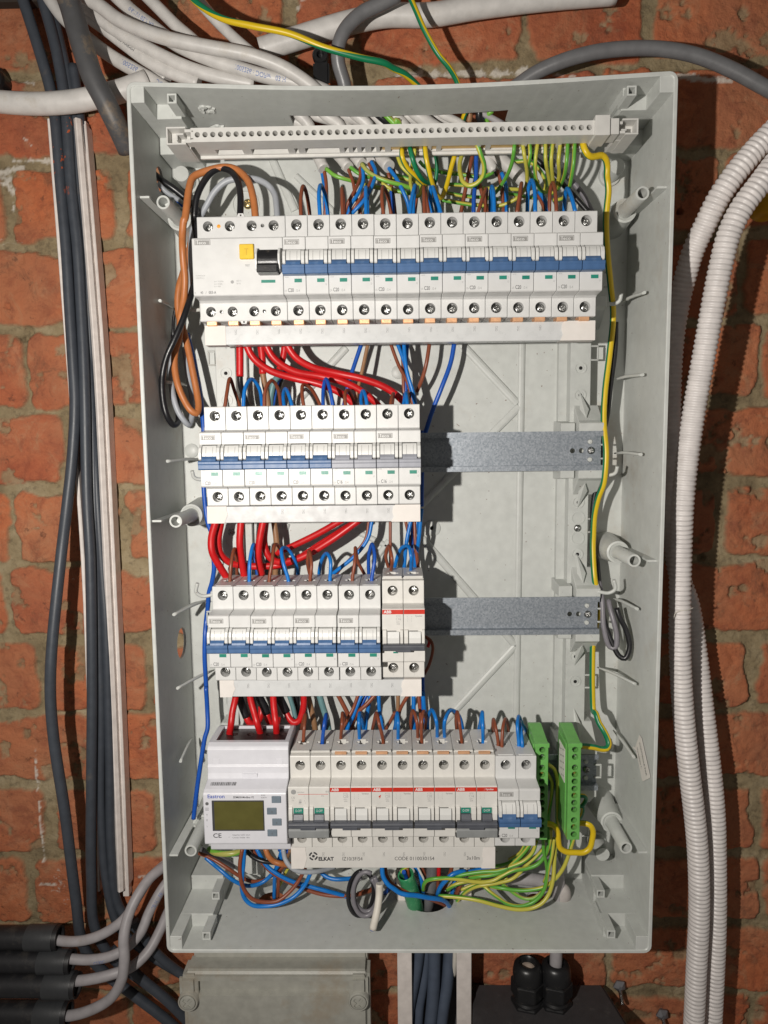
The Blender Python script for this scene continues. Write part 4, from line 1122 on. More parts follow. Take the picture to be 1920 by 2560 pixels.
# ------------------------------------------------------------------ energy meter
mt = empty('energy_meter', (-2.8, 0, -450), 'white energy meter with olive display and four grey buttons, bottom row left', 'energy meter')
WM = 71.0
PM = [(-1, 48.5), (-10, 51.2), (-44.5, 51.2), (-48.5, 49.2), (-50, 47), (-50, 33), (-50.8, 32), (-50.8, 26.0), (-52, 21.5), (-64.0, 18.4), (-67.3, 16.6), (-68, 15.4), (-68, -28.2), (-67, -29.6), (-55, -30.5), (-52, -31.5), (-50, -44.5), (-48, -46), (-1, -46)]
mb = MB(); mb.prism(PM, 0.4, WM); me = mb.mesh('housing', bevel=.5)
c_ = MB(); c_.box(6.2, WM-4.0, -40.5, -9.5, 44, 60)
c2 = MB(); c2.box(3.2, 68, -69, -67.3, -26.5, 14.6)
link('housing', cut(me, [c_.mesh('c')]), rcw_m, mt)
mb = MB(); mb.box(6.3, WM-4.1, -40.4, -9.6, 43, 48.4); me = mb.mesh('terminal_deck')
c_ = MB()
for x in (18, 33, 50, 62): c_.lathe([(3.4, 40), (3.4, 60)], (x, -22, 0), (0, 0, 1), 16)
link('terminal_deck', cut(me, [c_.mesh('c')]), mat('maroon_black_plastic', (.035, .018, .018), .4, stain=((.12, .06, .05), 120., .6, .6)), mt)
mb = MB()
for x0_ in (5, 60): mb.box(x0_, x0_+6.2, -50.25, -49, 33.5, 38.6)
mb.box(31, 44, -52.4, -50.5, 22.5, 26); part('latch', mb, rcw_m, mt, bevel=.3)
mb = MB(); mb.add([(7, -51, -38.5), (14, -51, -38.5), (10.5, -49.6, -34), (10.5, -46, -38.5)], [(0, 1, 2), (0, 2, 3), (1, 3, 2), (0, 3, 1)])
mb.add([(58, -51, -38.5), (65, -51, -38.5), (63, -49.6, -34), (63, -46, -38.5)], [(0, 1, 2), (0, 2, 3), (1, 3, 2), (0, 3, 1)]); part('release_tab', mb, white_m, mt)
Ym = -68
def mx(x, y): p_ = at('I', x, y, Ym); return p_[0] + 2.8, p_[2] + 450
xa_, za_ = mx(157, 833); xb_, zb_ = mx(580, 1073)
mb = MB(); mb.box(xa_, xb_, Ym-.6, Ym+1, zb_, za_); fr_ = part('display_frame', mb, inkd_m, mt, bevel=.15)
xa_, za_ = mx(176, 840); xb_, zb_ = mx(573, 1062)
mb = MB(); mb.box(xa_, xb_, Ym-.75, Ym+1, zb_, za_); part('display', mb, lcd_m, fr_)
for (x0_, y0_, x1_, y1_, s_) in ((635, 797, 710, 850, '▶'), (598, 890, 675, 942, 'M'), (640, 976, 715, 1030, 'P'), (602, 1063, 680, 1116, 'E')):
    a0 = mx(x0_, y0_); a1 = mx(x1_, y1_)
    mb = MB(); mb.box(a0[0], a1[0], Ym-1.0, Ym+1, a1[1], a0[1]); bt = part('button', mb, btn_m, mt, bevel=.3)
    mb = MB(); put_text(mb, s_ if s_ != '▶' else '/', (a0[0]+a1[0])/2, Ym-1.0, a1[1]+1.4, 1.9, xs=.8, align='C', d=.06); part('button_mark', mb, ink_m, bt)
mb = MB(); q_ = mx(122, 815); put_text(mb, 'Eastron', q_[0], Ym, q_[1], 3.3, xs=1.02, bold=.012); part('brand_lettering', mb, mat('print_brand_blue', (.02, .07, .42), .5), mt)
mb = MB(); q_ = mx(328, 815); put_text(mb, 'SDM630-Modbus V2', q_[0], Ym, q_[1], 1.7, xs=.86, bold=.02)
q_ = mx(168, 1130); put_text(mb, 'CE', q_[0], Ym, q_[1], 3.9, xs=1.1, bold=.01); q_ = mx(293, 1130); put_text(mb, '▴', q_[0], Ym, q_[1], 1.6)
part('lettering', mb, inkd_m, mt)
mb = MB()
q_ = mx(550, 797); put_text(mb, 'MI 001', q_[0], Ym, q_[1], 1.2, xs=.8); q_ = mx(550, 815); put_text(mb, 'SGS0191', q_[0], Ym, q_[1], 1.2, xs=.8)
q_ = mx(322, 1113); put_text(mb, 'Voltage(Un): 3x230V  0.5/1.0', q_[0], Ym, q_[1], 1.15, xs=.78); q_ = mx(322, 1134); put_text(mb, 'Current(I): 10(100)A   50Hz', q_[0], Ym, q_[1], 1.15, xs=.78)
for i_, y in enumerate((862, 905, 950, 992, 1040)):
    q_ = mx(120, y+8)
    if i_ == 0: mb.lathe([(1.5, Ym-.05), (1.5, Ym)], (q_[0], 0, q_[1]+1.2), (0, 1, 0), 12)
    elif i_ == 1:
        for u_ in range(3):
            rect(mb, q_[0]-1.5, q_[0]+1.5, q_[1]+u_*1.0, q_[1]+u_*1.0+.35, Ym)
    else: put_text(mb, ('Y', 'V', 'i')[i_-2], q_[0], Ym, q_[1], 2.0, xs=.8, align='C')
part('small_print', mb, ink_m, mt)
mb = MB()                                   # barcode on the sloping shoulder
sl = lambda t: (-53.0 - 9.0*t, 21.3 - 2.3*t)
rg = random.Random(4); x = 4.8
while x < 27:
    w__ = rg.choice((.25, .5, .8)); ya, za = sl(.35); yb, zb_ = sl(.8)
    mb.add([(x, ya-.1, za+.12), (x+w__, ya-.1, za+.12), (x+w__, yb-.1, zb_+.12), (x, yb-.1, zb_+.12)], [(0, 1, 2, 3)]); x += w__ + rg.choice((.3, .5))
part('barcode', mb, ink_m, mt)

# ------------------------------------------------------------------ green terminal blocks
def gblock(x, w_, label, side_label):
    e = empty('green_terminal_block', (x, 0, -450), label, 'terminal block', 'green earth terminal blocks')
    Yg = -40; zt_ = 46.2; zb_ = -42.5
    mb = MB(); mb.prism([(Yg, zt_), (Yg, zb_), (-6, zb_-1.5), (-2, zb_+6), (-2, zt_+4), (-8, zt_+5.5)], 0, w_)
    mb.box(-.8, .4, Yg+7, -4, zt_-3, zb_+2) ; mb.box(-.6, w_+.9, Yg-.5, Yg+2, zt_-3.4, zt_+.4)
    me = mb.mesh('block', bevel=.3)
    c_ = MB(); zs = [at('o', 490, yy, -40)[2]+450 for yy in (590, 685, 823, 913, 1003, 1097, 1187, 1278, 1368, 1505, 1595, 1688)]
    for z in zs: c_.lathe([(2.75, Yg-3), (2.75, Yg+9)], (w_/2+.3, 0, z), (0, 1, 0), 18)
    link('block_body', cut(me, [c_.mesh('c')]), greent_m, e)
    for i_, z in enumerate(zs): screw(e, (w_/2+.6, Yg+4.6, z), 2.3, 'slot', brass_m if i_ in (3, 6, 10) else screw_m, name='terminal_screw')
    if side_label:
        mb = MB(); mb.box(-1.05, -.8, Yg+9, -9, 6, 37); part('side_label', mb, paper_m, e)
        mb = MB()
        for i_ in range(14): mb.box(-1.12, -1.05, Yg+11 + (i_ % 3)*6, Yg+15+(i_ % 3)*6, 34.5-i_*2, 35.2-i_*2)
        part('label_print', mb, ink_m, e)
    return e
gblock(283.2, 11.2, 'green terminal block close against the right end of the bottom breakers', False)
gblock(311.9, 11.0, 'green terminal block standing free on the rail end, with twelve screws', True)

# ------------------------------------------------------------------ wires inside the cabinet
GT, G2, G3, G4 = 'wires over the top row', 'wires over the second row', 'wires over the third row', 'wires over the bottom row'
W = wire
def loops(row, crop, r, items, topz, group, what):
    for col, pole, pts, extra in items:
        cn = {'brown': 'brown', 'blue': 'light blue', 'dblue': 'royal blue', 'tan': 'brown'}[col]
        W(col, r, crop, pts, '%s wire looping into the %s terminal of the %s%s' % (cn, pole, what, extra), group=group, topz=topz, ext=14)
# top row
loops(0, 'a', 1.5, [
 ('brown', 'fifth', [(52,765,-30),(50,560,-28),(75,438,-20),(110,520,-10),(145,760,0)], ''),
 ('blue', 'sixth', [(250,765,-30),(238,520,-28),(258,428,-18),(300,520,-8),(332,760,2)], ''),
 ('brown', 'seventh', [(485,765,-30),(478,560,-26),(477,458,-18),(490,560,-8),(500,760,0)], ''),
 ('blue', 'eighth', [(728,770,-30),(725,560,-26),(725,450,-18),(736,540,-8),(742,770,0)], ''),
 ('brown', 'ninth', [(912,765,-30),(890,560,-28),(905,445,-18),(945,520,-8),(990,760,2)], ''),
 ('blue', 'tenth', [(1178,765,-30),(1198,580,-26),(1236,430,-16),(1220,580,-6),(1215,760,4)], ''),
 ('brown', 'eleventh', [(1335,760,-30),(1328,560,-26),(1327,445,-16),(1350,560,-4),(1375,760,4)], ''),
 ('blue', 'twelfth', [(1515,760,-30),(1455,560,-26),(1405,432,-16),(1392,560,-8),(1420,760,0)], '')], None, GT, 'top row')
loops(0, 'b', 1.5, [
 ('brown', 'thirteenth', [(305,812,-30),(350,670,-26),(398,548,-16),(395,660,-8),(385,810,0)], ''),
 ('blue', 'fourteenth', [(480,810,-30),(472,600,-26),(455,525,-16),(440,640,-8),(440,810,0)], ''),
 ('brown', 'fifteenth', [(715,800,-30),(745,600,-26),(762,490,-16),(752,600,-6),(725,800,2)], ''),
 ('blue', 'sixteenth', [(905,795,-30),(898,560,-26),(865,458,-18),(835,540,-12),(822,790,-4)], ''),
 ('brown', 'seventeenth', [(1125,795,-30),(1112,580,-26),(1085,484,-16),(1060,560,-10),(1050,790,-2)], ''),
 ('blue', 'last', [(1322,790,-30),(1282,640,-26),(1235,545,-16),(1215,620,-8),(1205,785,0)], '')], None, GT, 'top row')
R = [
 ('brown',1.5,'a',[(285,240,12),(312,400,10),(310,600,6),(300,760,8)],'brown core dropping from the leftmost stripped white cable'),
 ('blue',1.4,'a',[(262,255,14),(282,370,12),(292,450,10),(302,760,12)],'blue core beside the brown one from the leftmost stripped cable'),
 ('brown',1.4,'a',[(540,255,6),(590,390,2),(610,500,0),(680,760,6)],'brown core falling steeply from the second stripped white cable'),
 ('brown',1.4,'a',[(662,220,4),(665,350,2),(610,480,-3),(550,590,-3),(520,680,0),(512,770,4)],'brown core curving left out of the third stripped white cable'),
 ('blue',1.4,'a',[(690,240,2),(697,380,-2),(640,520,-5),(570,630,-5),(528,770,0)],'blue core curving left out of the third stripped white cable'),
 ('brown',1.4,'a',[(755,200,2),(790,290,0),(770,400,-2),(700,520,-7),(610,650,-8),(535,770,0)],'brown core sweeping down left from the fourth stripped white cable'),
 ('blue',1.4,'a',[(780,180,0),(825,290,-4),(790,430,-9),(700,590,-12),(600,700,-10),(530,775,-4)],'blue core sweeping down left from the fourth stripped white cable'),
 ('dblue',1.3,'a',[(985,480,12),(1005,620,12),(1010,770,12)],'royal blue wire half hidden behind the ninth and tenth poles'),
 ('brown',1.4,'a',[(948,270,8),(968,350,8),(1000,480,14),(1035,770,14)],'brown core hanging from the fifth stripped white cable'),
 ('blue',1.5,'a',[(950,235,2),(1030,340,-2),(1100,470,-4),(1155,600,-2),(1190,770,4)],'blue core sloping right out of the fifth stripped white cable'),
 ('brown',1.4,'a',[(990,215,10),(1020,300,12),(1030,430,14)],'short brown core behind the blue one of the fifth stripped cable'),
 ('brown',1.4,'a',[(1255,540,12),(1240,660,12),(1228,770,12)],'brown wire dropping behind the tenth blue loop of the top row'),
 ('blue',1.4,'a',[(1425,560,2),(1450,640,2),(1490,770,2)],'short blue wire leaning between the eleventh and twelfth poles'),
 ('brown',1.7,'b',[(262,165,20),(225,330,20),(180,560,20),(130,815,20)],'brown wire slanting down left from the bar, behind the green hoop'),
 ('dblue',1.7,'b',[(292,185,16),(290,420,16),(270,620,14),(265,815,14)],'royal blue wire hanging straight beside the slanting brown one'),
 ('brown',1.5,'b',[(325,480,16),(350,590,14),(390,700,14),(410,815,14)],'brown wire behind the thirteenth loop of the top row'),
 ('brown',1.5,'b',[(515,360,18),(550,500,18),(572,700,18),(575,815,18)],'brown core below the torn white cable under the bar'),
 ('blue',1.6,'b',[(555,380,16),(600,520,16),(605,640,15),(610,805,14)],'blue core below the torn white cable under the bar'),
 ('brown',1.3,'b',[(930,610,4),(970,690,2),(1015,795,0)],'brown half of the crossing pair by the sixteenth terminal'),
 ('blue',1.5,'b',[(940,575,2),(1000,660,0),(1025,730,-1),(1030,795,-2)],'blue half of the crossing pair by the sixteenth terminal'),
 ('black',2.3,'b',[(810,150,26),(1000,320,24),(1200,510,22),(1330,650,20),(1450,785,18)],'thick black wire running diagonally down to the top row end'),
 ('mgrey',2.4,'b',[(970,150,28),(1130,310,26),(1330,520,24),(1420,640,22),(1490,785,20)],'thick grey-brown wire beside the diagonal black one'),
 ('black',1.8,'b',[(330,120,24),(420,260,24),(490,350,22),(510,400,20)],'black wire sloping behind the green hoop under the bar'),
 # rest of the top row, left side supply wires
 ('orange',3.0,'h',[(1070,1420,-30),(1040,1150,-26),(970,930,-20),(830,800,-14),(690,772,-12),(480,815,-14),(310,890,-18),(262,1010,-22),(205,1400,-30),('i',492,300,-30),('i',468,520,-26),('i',468,700,-20),('i',482,950,-16),('i',505,1200,-14),('i',490,1500,-10),('i',440,1780,-4),('j',420,120,-2),('j',352,380,-4),('j',350,620,-6),('j',400,880,-8),('j',500,1120,-8),('j',600,1270,-8),('j',680,1312,-6),('j',715,1220,-2),('j',690,1000,2),('j',620,640,4),('j',550,300,6),('j',490,60,8),('i',420,1800,10),('i',395,1560,10),('i',420,1320,10),('i',470,1150,12),('i',520,980,16),('i',590,700,20),('i',650,300,24),('h',340,1180,26)],'thick orange-brown wire arching over and hanging in a long loop at the left'),
 ('black',2.7,'h',[(880,1400,-30),(882,1100,-26),(840,920,-20),(745,808,-14),(640,783,-12),(530,835,-14),(430,960,-16),(350,1140,-18),(318,1400,-16),('i',655,120,-14),('i',645,300,-10),('i',665,450,-4),('i',690,620,4),('i',690,900,10),('i',660,1200,4),('i',610,1420,-6),('i',545,1640,-14),('i',450,1900,-18),('j',330,210,-20),('j',230,430,-20),('j',168,680,-20),('j',155,900,-18),('j',180,1160,-16),('j',240,1370,-14),('j',330,1490,-8),('j',400,1450,0),('j',400,1250,10),('j',360,900,20),('j',330,500,24),('j',330,100,24)],'thick black wire arching over and hanging in the outermost loop at the left'),
 ('grey',2.6,'h',[(1335,1420,-30),(1325,1250,-26),(1300,1100,-20),(1220,990,-16),(1090,922,-14),(880,908,-12),(700,950,-12),(560,1080,-10),(480,1220,-8),(400,1360,-4),('i',700,320,6),('i',630,450,8),('i',600,700,8),('i',600,1100,10),('i',590,1350,14),('i',520,1700,18),('j',400,200,16),('j',300,550,8),('j',292,800,4),('j',330,1060,0),('j',400,1280,0),('j',500,1430,2),('j',565,1490,6),('j',610,1380,12),('j',618,1150,16),('j',580,850,18),('j',540,600,20),('j',500,300,22)],'thick pale grey wire arching behind the black and orange ones at the left'),
 ('black',1.3,'i',[(360,1660,10),(330,1850,10),(325,2100,10),('j',330,200,14)],'thin black wire behind the orange loop at the left'),
 ('dblue',2.1,'j',[(540,80,20),(590,280,20),(650,520,18),(700,800,14),(745,1060,10),(765,1250,8),(790,1520,6),('p',870,230,4),('p',905,600,4),('p',935,760,2),('p',985,900,0),('p',1005,1180,0),('p',1020,1400,0),('p',990,1600,2),('p',945,1760,4),('p',930,1950,6),('p',905,2150,8),('G',315,720,4),('G',312,850,2),('G',322,1050,2),('f',195,0,0),('f',212,300,0),('f',215,560,-4),('f',180,680,-6),('f',150,850,-8),('I',60,600,-10),('I',35,780,-12),('I',12,980,-14)],'long royal blue wire running down the left side of the rows'),
 ('black',3.0,'A',[(655,745,8),(700,780,16),(770,830,22),(850,905,26),(900,990,26)],'black cable entering through the round hole in the left wall'),
 ('grey',2.2,'A',[(680,790,10),(720,830,14),(780,870,20),(830,920,24)],'pale grey cable core entering through the left wall hole'),
 ('dblue',1.4,'A',[(700,815,14),(750,850,18),(800,900,22)],'small blue core entering through the left wall hole'),
]
for q_ in R:
    W(q_[0], q_[1], q_[2], q_[3], q_[4], group=GT if 'left' not in q_[4] or 'cable' in q_[4] else 'supply wires at the left side', step=3 if q_[1] > 2.5 else 2.5, sides=14 if q_[1] > 2.4 else 10)

# earth wires of the terminal bar
GE = 'earth wires from the terminal bar'
E_ = [
 ('gy',1.5,'b',[(690,62,-30),(686,130,-32),(662,280,-22),(590,450,-4),(490,590,10),(420,650,16)],'green-yellow wire leaving the bar left of the close group, curling down left'),
 ('gy',1.5,'b',[(770,62,-30),(792,200,-30),(820,400,-14),(800,540,0),(720,640,10),(600,705,14),(520,722,16),(300,718,18),(150,700,18),(0,675,18),('a',1500,580,18)],'long green-yellow wire running left under all the others above the top row'),
 ('gy',1.5,'b',[(845,55,-30),(852,190,-30),(832,320,-18),(865,420,0),(930,470,10)],'third green-yellow wire of the close group under the bar, hooked right'),
 ('gy',1.5,'b',[(932,58,-30),(905,250,-28),(910,430,-16),(955,550,-4),(1010,590,8),(1040,540,14)],'green-yellow wire with a deep hook over the brown seventeenth loop'),
 ('gy',1.5,'b',[(1010,60,-30),(1012,250,-28),(1040,400,-14),(1062,520,-2)],'green-yellow wire left of the nearly straight ones under the bar'),
 ('gy',1.5,'b',[(1087,58,-30),(1070,250,-28),(1084,430,-14),(1100,560,0)],'nearly straight green-yellow wire over the seventeenth terminal'),
 ('gy',1.5,'b',[(1167,58,-30),(1146,250,-28),(1152,400,-14),(1120,560,4)],'green-yellow wire third from the right under the bar, bowing slightly'),
 ('gy',1.5,'b',[(1242,52,-30),(1228,280,-28),(1200,430,-14),(1130,555,6),(1070,600,12)],'green-yellow wire second from the right of the thin ones under the bar'),
 ('gy',1.5,'b',[(1315,62,-30),(1300,300,-28),(1275,450,-18),(1250,560,-6),(1180,650,10),(1090,665,14)],'rightmost thin green-yellow wire under the bar'),
 ('gy',1.8,'b',[(155,160,8),(122,290,2),(130,400,-4),(160,480,-8),(215,515,-10),(290,495,-12),(360,420,-16),(376,310,-22),(340,190,-28),(297,75,-30)],'green wire bent in a wide hoop under the middle of the bar'),
 ('gy',1.5,'b',[(-10,500,20),(150,510,20),(300,535,20),(600,550,20),(740,555,20)],'upper green-yellow wire running level above the top row'),
 ('gy',1.4,'b',[(-10,590,24),(180,625,24),(380,640,24),(520,660,24)],'lower green-yellow wire running level above the top row'),
 ('gy',1.6,'b',[(40,380,24),(180,405,22),(360,425,20),(470,375,20)],'green-yellow wire crossing behind the hoop to the torn cable'),
 ('gy',1.6,'b',[(690,270,26),(800,262,24),(900,300,22),(980,400,20),(1015,520,18),(980,600,18)],'dark green-yellow wire arcing behind the close group'),
 ('gy',1.4,'b',[(540,590,26),(700,610,26),(870,640,26),(960,600,26)],'faint green-yellow wire deep behind the sixteenth terminal'),
 ('lime',1.6,'a',[(310,255,8),(400,325,6),(480,355,6),(560,375,8),(700,420,12),(830,450,14),(1000,482,14),(1190,512,12)],'lime earth core of the leftmost stripped white cable, bowing right'),
 ('lime',1.7,'a',[(680,205,0),(740,280,-3),(830,340,-6),(960,390,-6),(1080,420,-4),(1190,458,0)],'bright lime earth core of the third stripped white cable'),
 ('gy',1.5,'a',[(550,225,6),(600,270,4),(660,310,4),(740,340,6),(850,355,10),(1100,360,14),(1240,385,14)],'yellow-green earth core of the second stripped white cable'),
 ('gy',1.4,'a',[(820,300,12),(900,410,10),(960,450,10),(1040,500,12)],'short green-yellow core crossing under the lime one'),
 ('gyd',2.0,'a',[(1098,55,-30),(1100,130,-32),(1150,240,-26),(1250,340,-18),(1310,400,-10),(1345,425,-4)],'turquoise-green striped wire leaving the bar at its first used screw'),
 ('gyd',1.9,'a',[(1180,40,-30),(1205,140,-32),(1240,250,-28),(1290,340,-22),(1340,385,-14),(1382,402,-8)],'vivid yellow striped wire leaving the bar at its second used screw'),
 ('gy',1.4,'a',[(1232,50,-30),(1225,140,-28),(1195,260,-16),(1185,380,-6),(1200,470,0),(1245,545,4),(1290,520,6),(1290,400,8)],'thin lemon wire looping behind the vivid yellow one'),
 ('gyd',2.2,'a',[(1335,25,-30),(1348,140,-32),(1378,280,-28),(1410,400,-20),(1450,500,-10),(1500,560,0),(1535,510,4),(1575,380,6),(1610,240,6),(1645,120,4)],'deep green striped wire making a big loop right of the vivid yellow one'),
 ('gyd',1.6,'a',[(1440,80,0),(1460,200,4),(1455,320,8),(1430,440,12)],'dark green wire in shadow beside the big striped loop'),
 ('gy',1.5,'a',[(1050,120,0),(1095,230,0),(1180,320,2),(1245,400,6),(1290,420,8)],'pale green wire slanting under the turquoise-green striped one'),
 ('gy',1.4,'a',[(1280,180,14),(1340,240,14),(1500,290,16),(1650,315,18)],'green-yellow wire deep behind the big striped loop, upper one'),
 ('gy',1.4,'a',[(1030,320,16),(1130,350,14),(1240,385,14),(1330,370,14)],'yellow-green wire in the tangle below the bar start'),
]
tw = {'gyd': .004}
for q_ in E_: W(q_[0], q_[1], q_[2], q_[3], q_[4], group=GE, cat='earth wire', u0={'turq': .42, 'vivi': .75, 'deep': .40}.get(q_[4][:4]), twist=.0008 if q_[0] == 'gyd' else None)
W('gyd', 2.7, 'n', [(292,990,-30),(308,1080,-32),(350,1165,-32),(400,1200,-30),(470,1196,-28),(540,1185,-26),(590,1230,-24),(612,1330,-20),(608,1430,-18),(615,1500,-16),(628,1640,-14),('P',72,700,-10),('P',76,850,-4),('P',96,1060,4),('P',108,1200,8),('P',90,1400,8),('P',66,1600,6),('P',60,1750,4),('P',72,1900,0),('P',68,2000,0),('F',1110,880,2),('F',1080,960,6),('F',1058,1060,10),('F',1050,1185,12),('H',1048,200,12),('H',1052,320,10),('H',1062,420,8),('H',1085,500,14),('H',1075,620,16),('H',1050,760,14),('H',1045,900,12),('H',1045,1050,10),('H',1052,1180,6),('o',775,120,0),('o',815,240,-4),('o',875,340,-8),('o',925,440,-10),('o',945,520,-12),('o',915,578,-14),('o',840,582,-14),('o',740,558,-16),('o',570,540,-18)],
  'thick yellow and green earth wire running down the whole right side', 'earth wire', GE, twist=.0001, u0=.33, sides=14, step=3)
W('gyd', 2.6, 'o', [(100,1545,-20),(215,1565,-22),(275,1640,-22),(288,1750,-22),(310,1860,-22),(390,1915,-22),(510,1925,-22),(620,1922,-22),(695,1870,-22),(730,1750,-22),(738,1640,-22),(700,1570,-22),(620,1545,-20),(510,1548,-18)],
  'thick yellow and green link wire bent in a square U between the green blocks', 'earth wire', GE, twist=0, u0=.36, sides=14)
W('black', 2.4, 'P', [(122,1240,14),(118,1380,14),(95,1560,14),(80,1700,16),('F',1115,560,18),('F',1075,860,20),('F',1050,1000,22),('H',1050,200,22),('H',1072,290,18),('H',1085,420,14),('H',1100,540,8),('H',1120,660,4),('H',1160,770,0),('H',1205,855,-4),('H',1238,868,-6),('H',1266,800,-6),('H',1245,700,-4),('H',1205,620,-2),('H',1188,568,0)], 'black wire down the right side ending in a hanging loop by the third rail', group='spare wires at the right side', step=3)
W('mgrey', 2.4, 'P', [(108,1300,20),(90,1500,20),(72,1700,22),('F',1100,500,24),('F',1060,900,26),('F',1045,1100,26),('H',1058,300,22),('H',1100,500,8),('H',1115,700,2),('H',1150,800,0),('H',1180,805,-2),('H',1190,740,-2),('H',1170,640,0),('H',1150,570,4),('H',1140,520,8)], 'grey wire down the right side ending in a smaller hanging loop', group='spare wires at the right side', step=3)

# second row
loops(1, 'E', 1.45, [
 ('brown','first',[(428,450,-30),(445,330,-26),(462,252,-16),(490,330,-6),(525,440,4)], ''),
 ('blue','second',[(540,450,-30),(552,310,-26),(592,256,-16),(635,310,-8),(655,440,2)], ''),
 ('brown','third',[(665,450,-30),(672,320,-26),(710,265,-16),(745,310,-6),(765,440,4)], ''),
 ('blue','fourth',[(838,450,-30),(818,370,-26),(792,312,-16),(778,350,-6),(785,440,2)], ''),
 ('brown','fifth',[(905,450,-30),(890,350,-26),(896,290,-16),(940,310,-8),(1005,440,4)], ''),
 ('dblue','sixth',[(1078,450,-30),(1055,320,-26),(1030,255,-16),(1015,320,-8),(1015,445,0)], ''),
 ('brown','seventh',[(1150,450,-30),(1143,350,-24),(1160,322,-14),(1190,370,-6),(1203,440,2)], ''),
 ('blue','eighth',[(1278,450,-30),(1268,370,-26),(1250,324,-16),(1238,370,-8),(1248,445,0)], ''),
 ('brown','ninth',[(1408,450,-30),(1418,380,-24),(1430,342,-14),(1424,400,-4),(1418,445,2)], ''),
 ('blue','last',[(1515,450,-30),(1510,380,-26),(1503,338,-16),(1495,385,-8),(1485,445,0)], '')], None, G2, 'second row')
R2 = [
 ('red',3.2,'E',[(520,20,-6),(521,130,-6),(521,240,-6)],'short straight red sleeve at the far left below the top busbar'),
 ('black',2.6,'E',[(521,235,-6),(524,290,-4),(545,360,4),(580,450,12)],'black wire coming out of the short straight red sleeve'),
 ('red',3.2,'E',[(545,20,-10),(600,130,-8),(700,205,-4),(850,252,0),(1000,288,0),(1120,340,2),(1190,400,4),(1230,460,8)],'thick red wire, lowest of the three sweeping right under the top row'),
 ('red',3.2,'E',[(658,20,-10),(720,130,-8),(830,205,-4),(1000,240,0),(1120,268,0),(1230,320,2),(1320,390,4),(1375,460,8)],'thick red wire, middle of the three sweeping right under the top row'),
 ('red',3.2,'E',[(780,20,-10),(850,125,-8),(950,185,-4),(1100,222,0),(1260,258,0),(1400,315,2),(1500,400,6),(1540,460,12)],'thick red wire, highest of the three sweeping right under the top row'),
 ('red',3.2,'E',[(640,20,0),(652,120,0),(656,225,0)],'red sleeve hanging second from the left under the top busbar'),
 ('tan',2.6,'E',[(656,218,0),(668,290,2),(685,380,6),(690,450,8)],'tan wire coming out of the second hanging red sleeve'),
 ('red',3.0,'E',[(790,20,6),(780,110,6),(755,200,6)],'red sleeve hanging third from the left under the top busbar'),
 ('teal',2.8,'E',[(752,235,10),(725,270,8),(708,330,8),(700,400,10),(705,450,12)],'teal wire bent below the red sleeves over the fourth pole'),
 ('dblue',1.5,'E',[(800,190,12),(745,280,12),(715,420,12)],'royal blue wire behind the teal wire'),
 ('black',2.6,'E',[(770,240,14),(740,330,14),(722,450,14)],'black wire beside the teal wire'),
 ('dblue',1.7,'E',[(1250,20,10),(1200,170,8),(1168,270,6),(1130,450,8)],'royal blue wire descending over the seventh pole of the second row'),
 ('tan',1.6,'E',[(1285,20,8),(1240,230,4),(1215,330,2),(1195,450,4)],'light brown wire descending over the seventh pole of the second row'),
 ('brown',1.5,'E',[(1405,20,12),(1460,170,8),(1520,290,2),(1552,450,4)],'brown wire slanting down right towards the last pole, leftmost of its bunch'),
 ('blue',1.6,'E',[(1445,20,8),(1500,170,4),(1532,300,0),(1575,460,4)],'blue wire crossing the brown one above the last pole'),
 ('brown',1.4,'E',[(1472,20,16),(1485,150,12),(1490,300,10),(1500,440,12)],'brown wire hanging straight behind the bunch above the last pole'),
 ('blue',1.6,'E',[(1490,20,2),(1508,200,-2),(1545,330,-2),(1572,460,2)],'front blue wire of the bunch above the last pole'),
 ('dblue',1.4,'E',[(1515,20,14),(1506,200,12),(1504,350,10)],'blue wire at the back of the bunch above the last pole'),
 ('brown',1.7,'F',[(82,30,6),(62,160,4),(38,250,8),(5,330,14)],'single brown wire curving left below the top row, right of the bunch'),
 ('dblue',1.9,'F',[(230,25,10),(205,160,8),(150,310,6),(95,450,10),(50,590,16)],'single royal blue wire standing apart over the bare second rail'),
]
for q_ in R2: W(*q_, group=G2, sides=14 if q_[1] > 2.5 else 10)

# third row
TZ3 = -258.5
loops(2, 'G', 1.45, [
 ('brown','first',[(462,405,'T'),(470,300,-28),(488,218,-18),(500,270,-6),(505,400,8)], ''),
 ('blue','second',[(577,405,'T'),(580,290,-28),(602,192,-16),(618,270,-4),(640,400,8)], ''),
 ('brown','third',[(695,405,'T'),(712,290,-28),(728,195,-16),(752,205,-8),(788,290,0),(795,400,8)], ''),
 ('blue','fourth',[(808,402,'T'),(778,300,-28),(768,222,-20),(800,215,-10),(845,285,-2),(870,395,8)], ''),
 ('brown','fifth',[(937,400,'T'),(945,310,-28),(932,232,-16),(922,300,-6),(940,400,6)], ''),
 ('blue','sixth',[(1055,400,'T'),(1058,290,-28),(1035,245,-18),(1005,285,-8),(988,395,6)], ''),
 ('brown','seventh',[(1187,400,'T'),(1203,290,-28),(1205,212,-16),(1218,290,-6),(1268,395,6)], ''),
 ('dblue','eighth',[(1302,400,'T'),(1320,270,-28),(1305,190,-16),(1285,255,-6),(1285,395,6)], ''),
 ('brown','ninth',[(1413,370,'T'),(1422,280,-28),(1402,202,-16),(1385,262,-8),(1410,365,4)], ''),
 ('blue','last',[(1533,370,'T'),(1535,260,-28),(1518,203,-18),(1475,218,-8),(1435,350,4)], '')], TZ3, G3, 'third row')
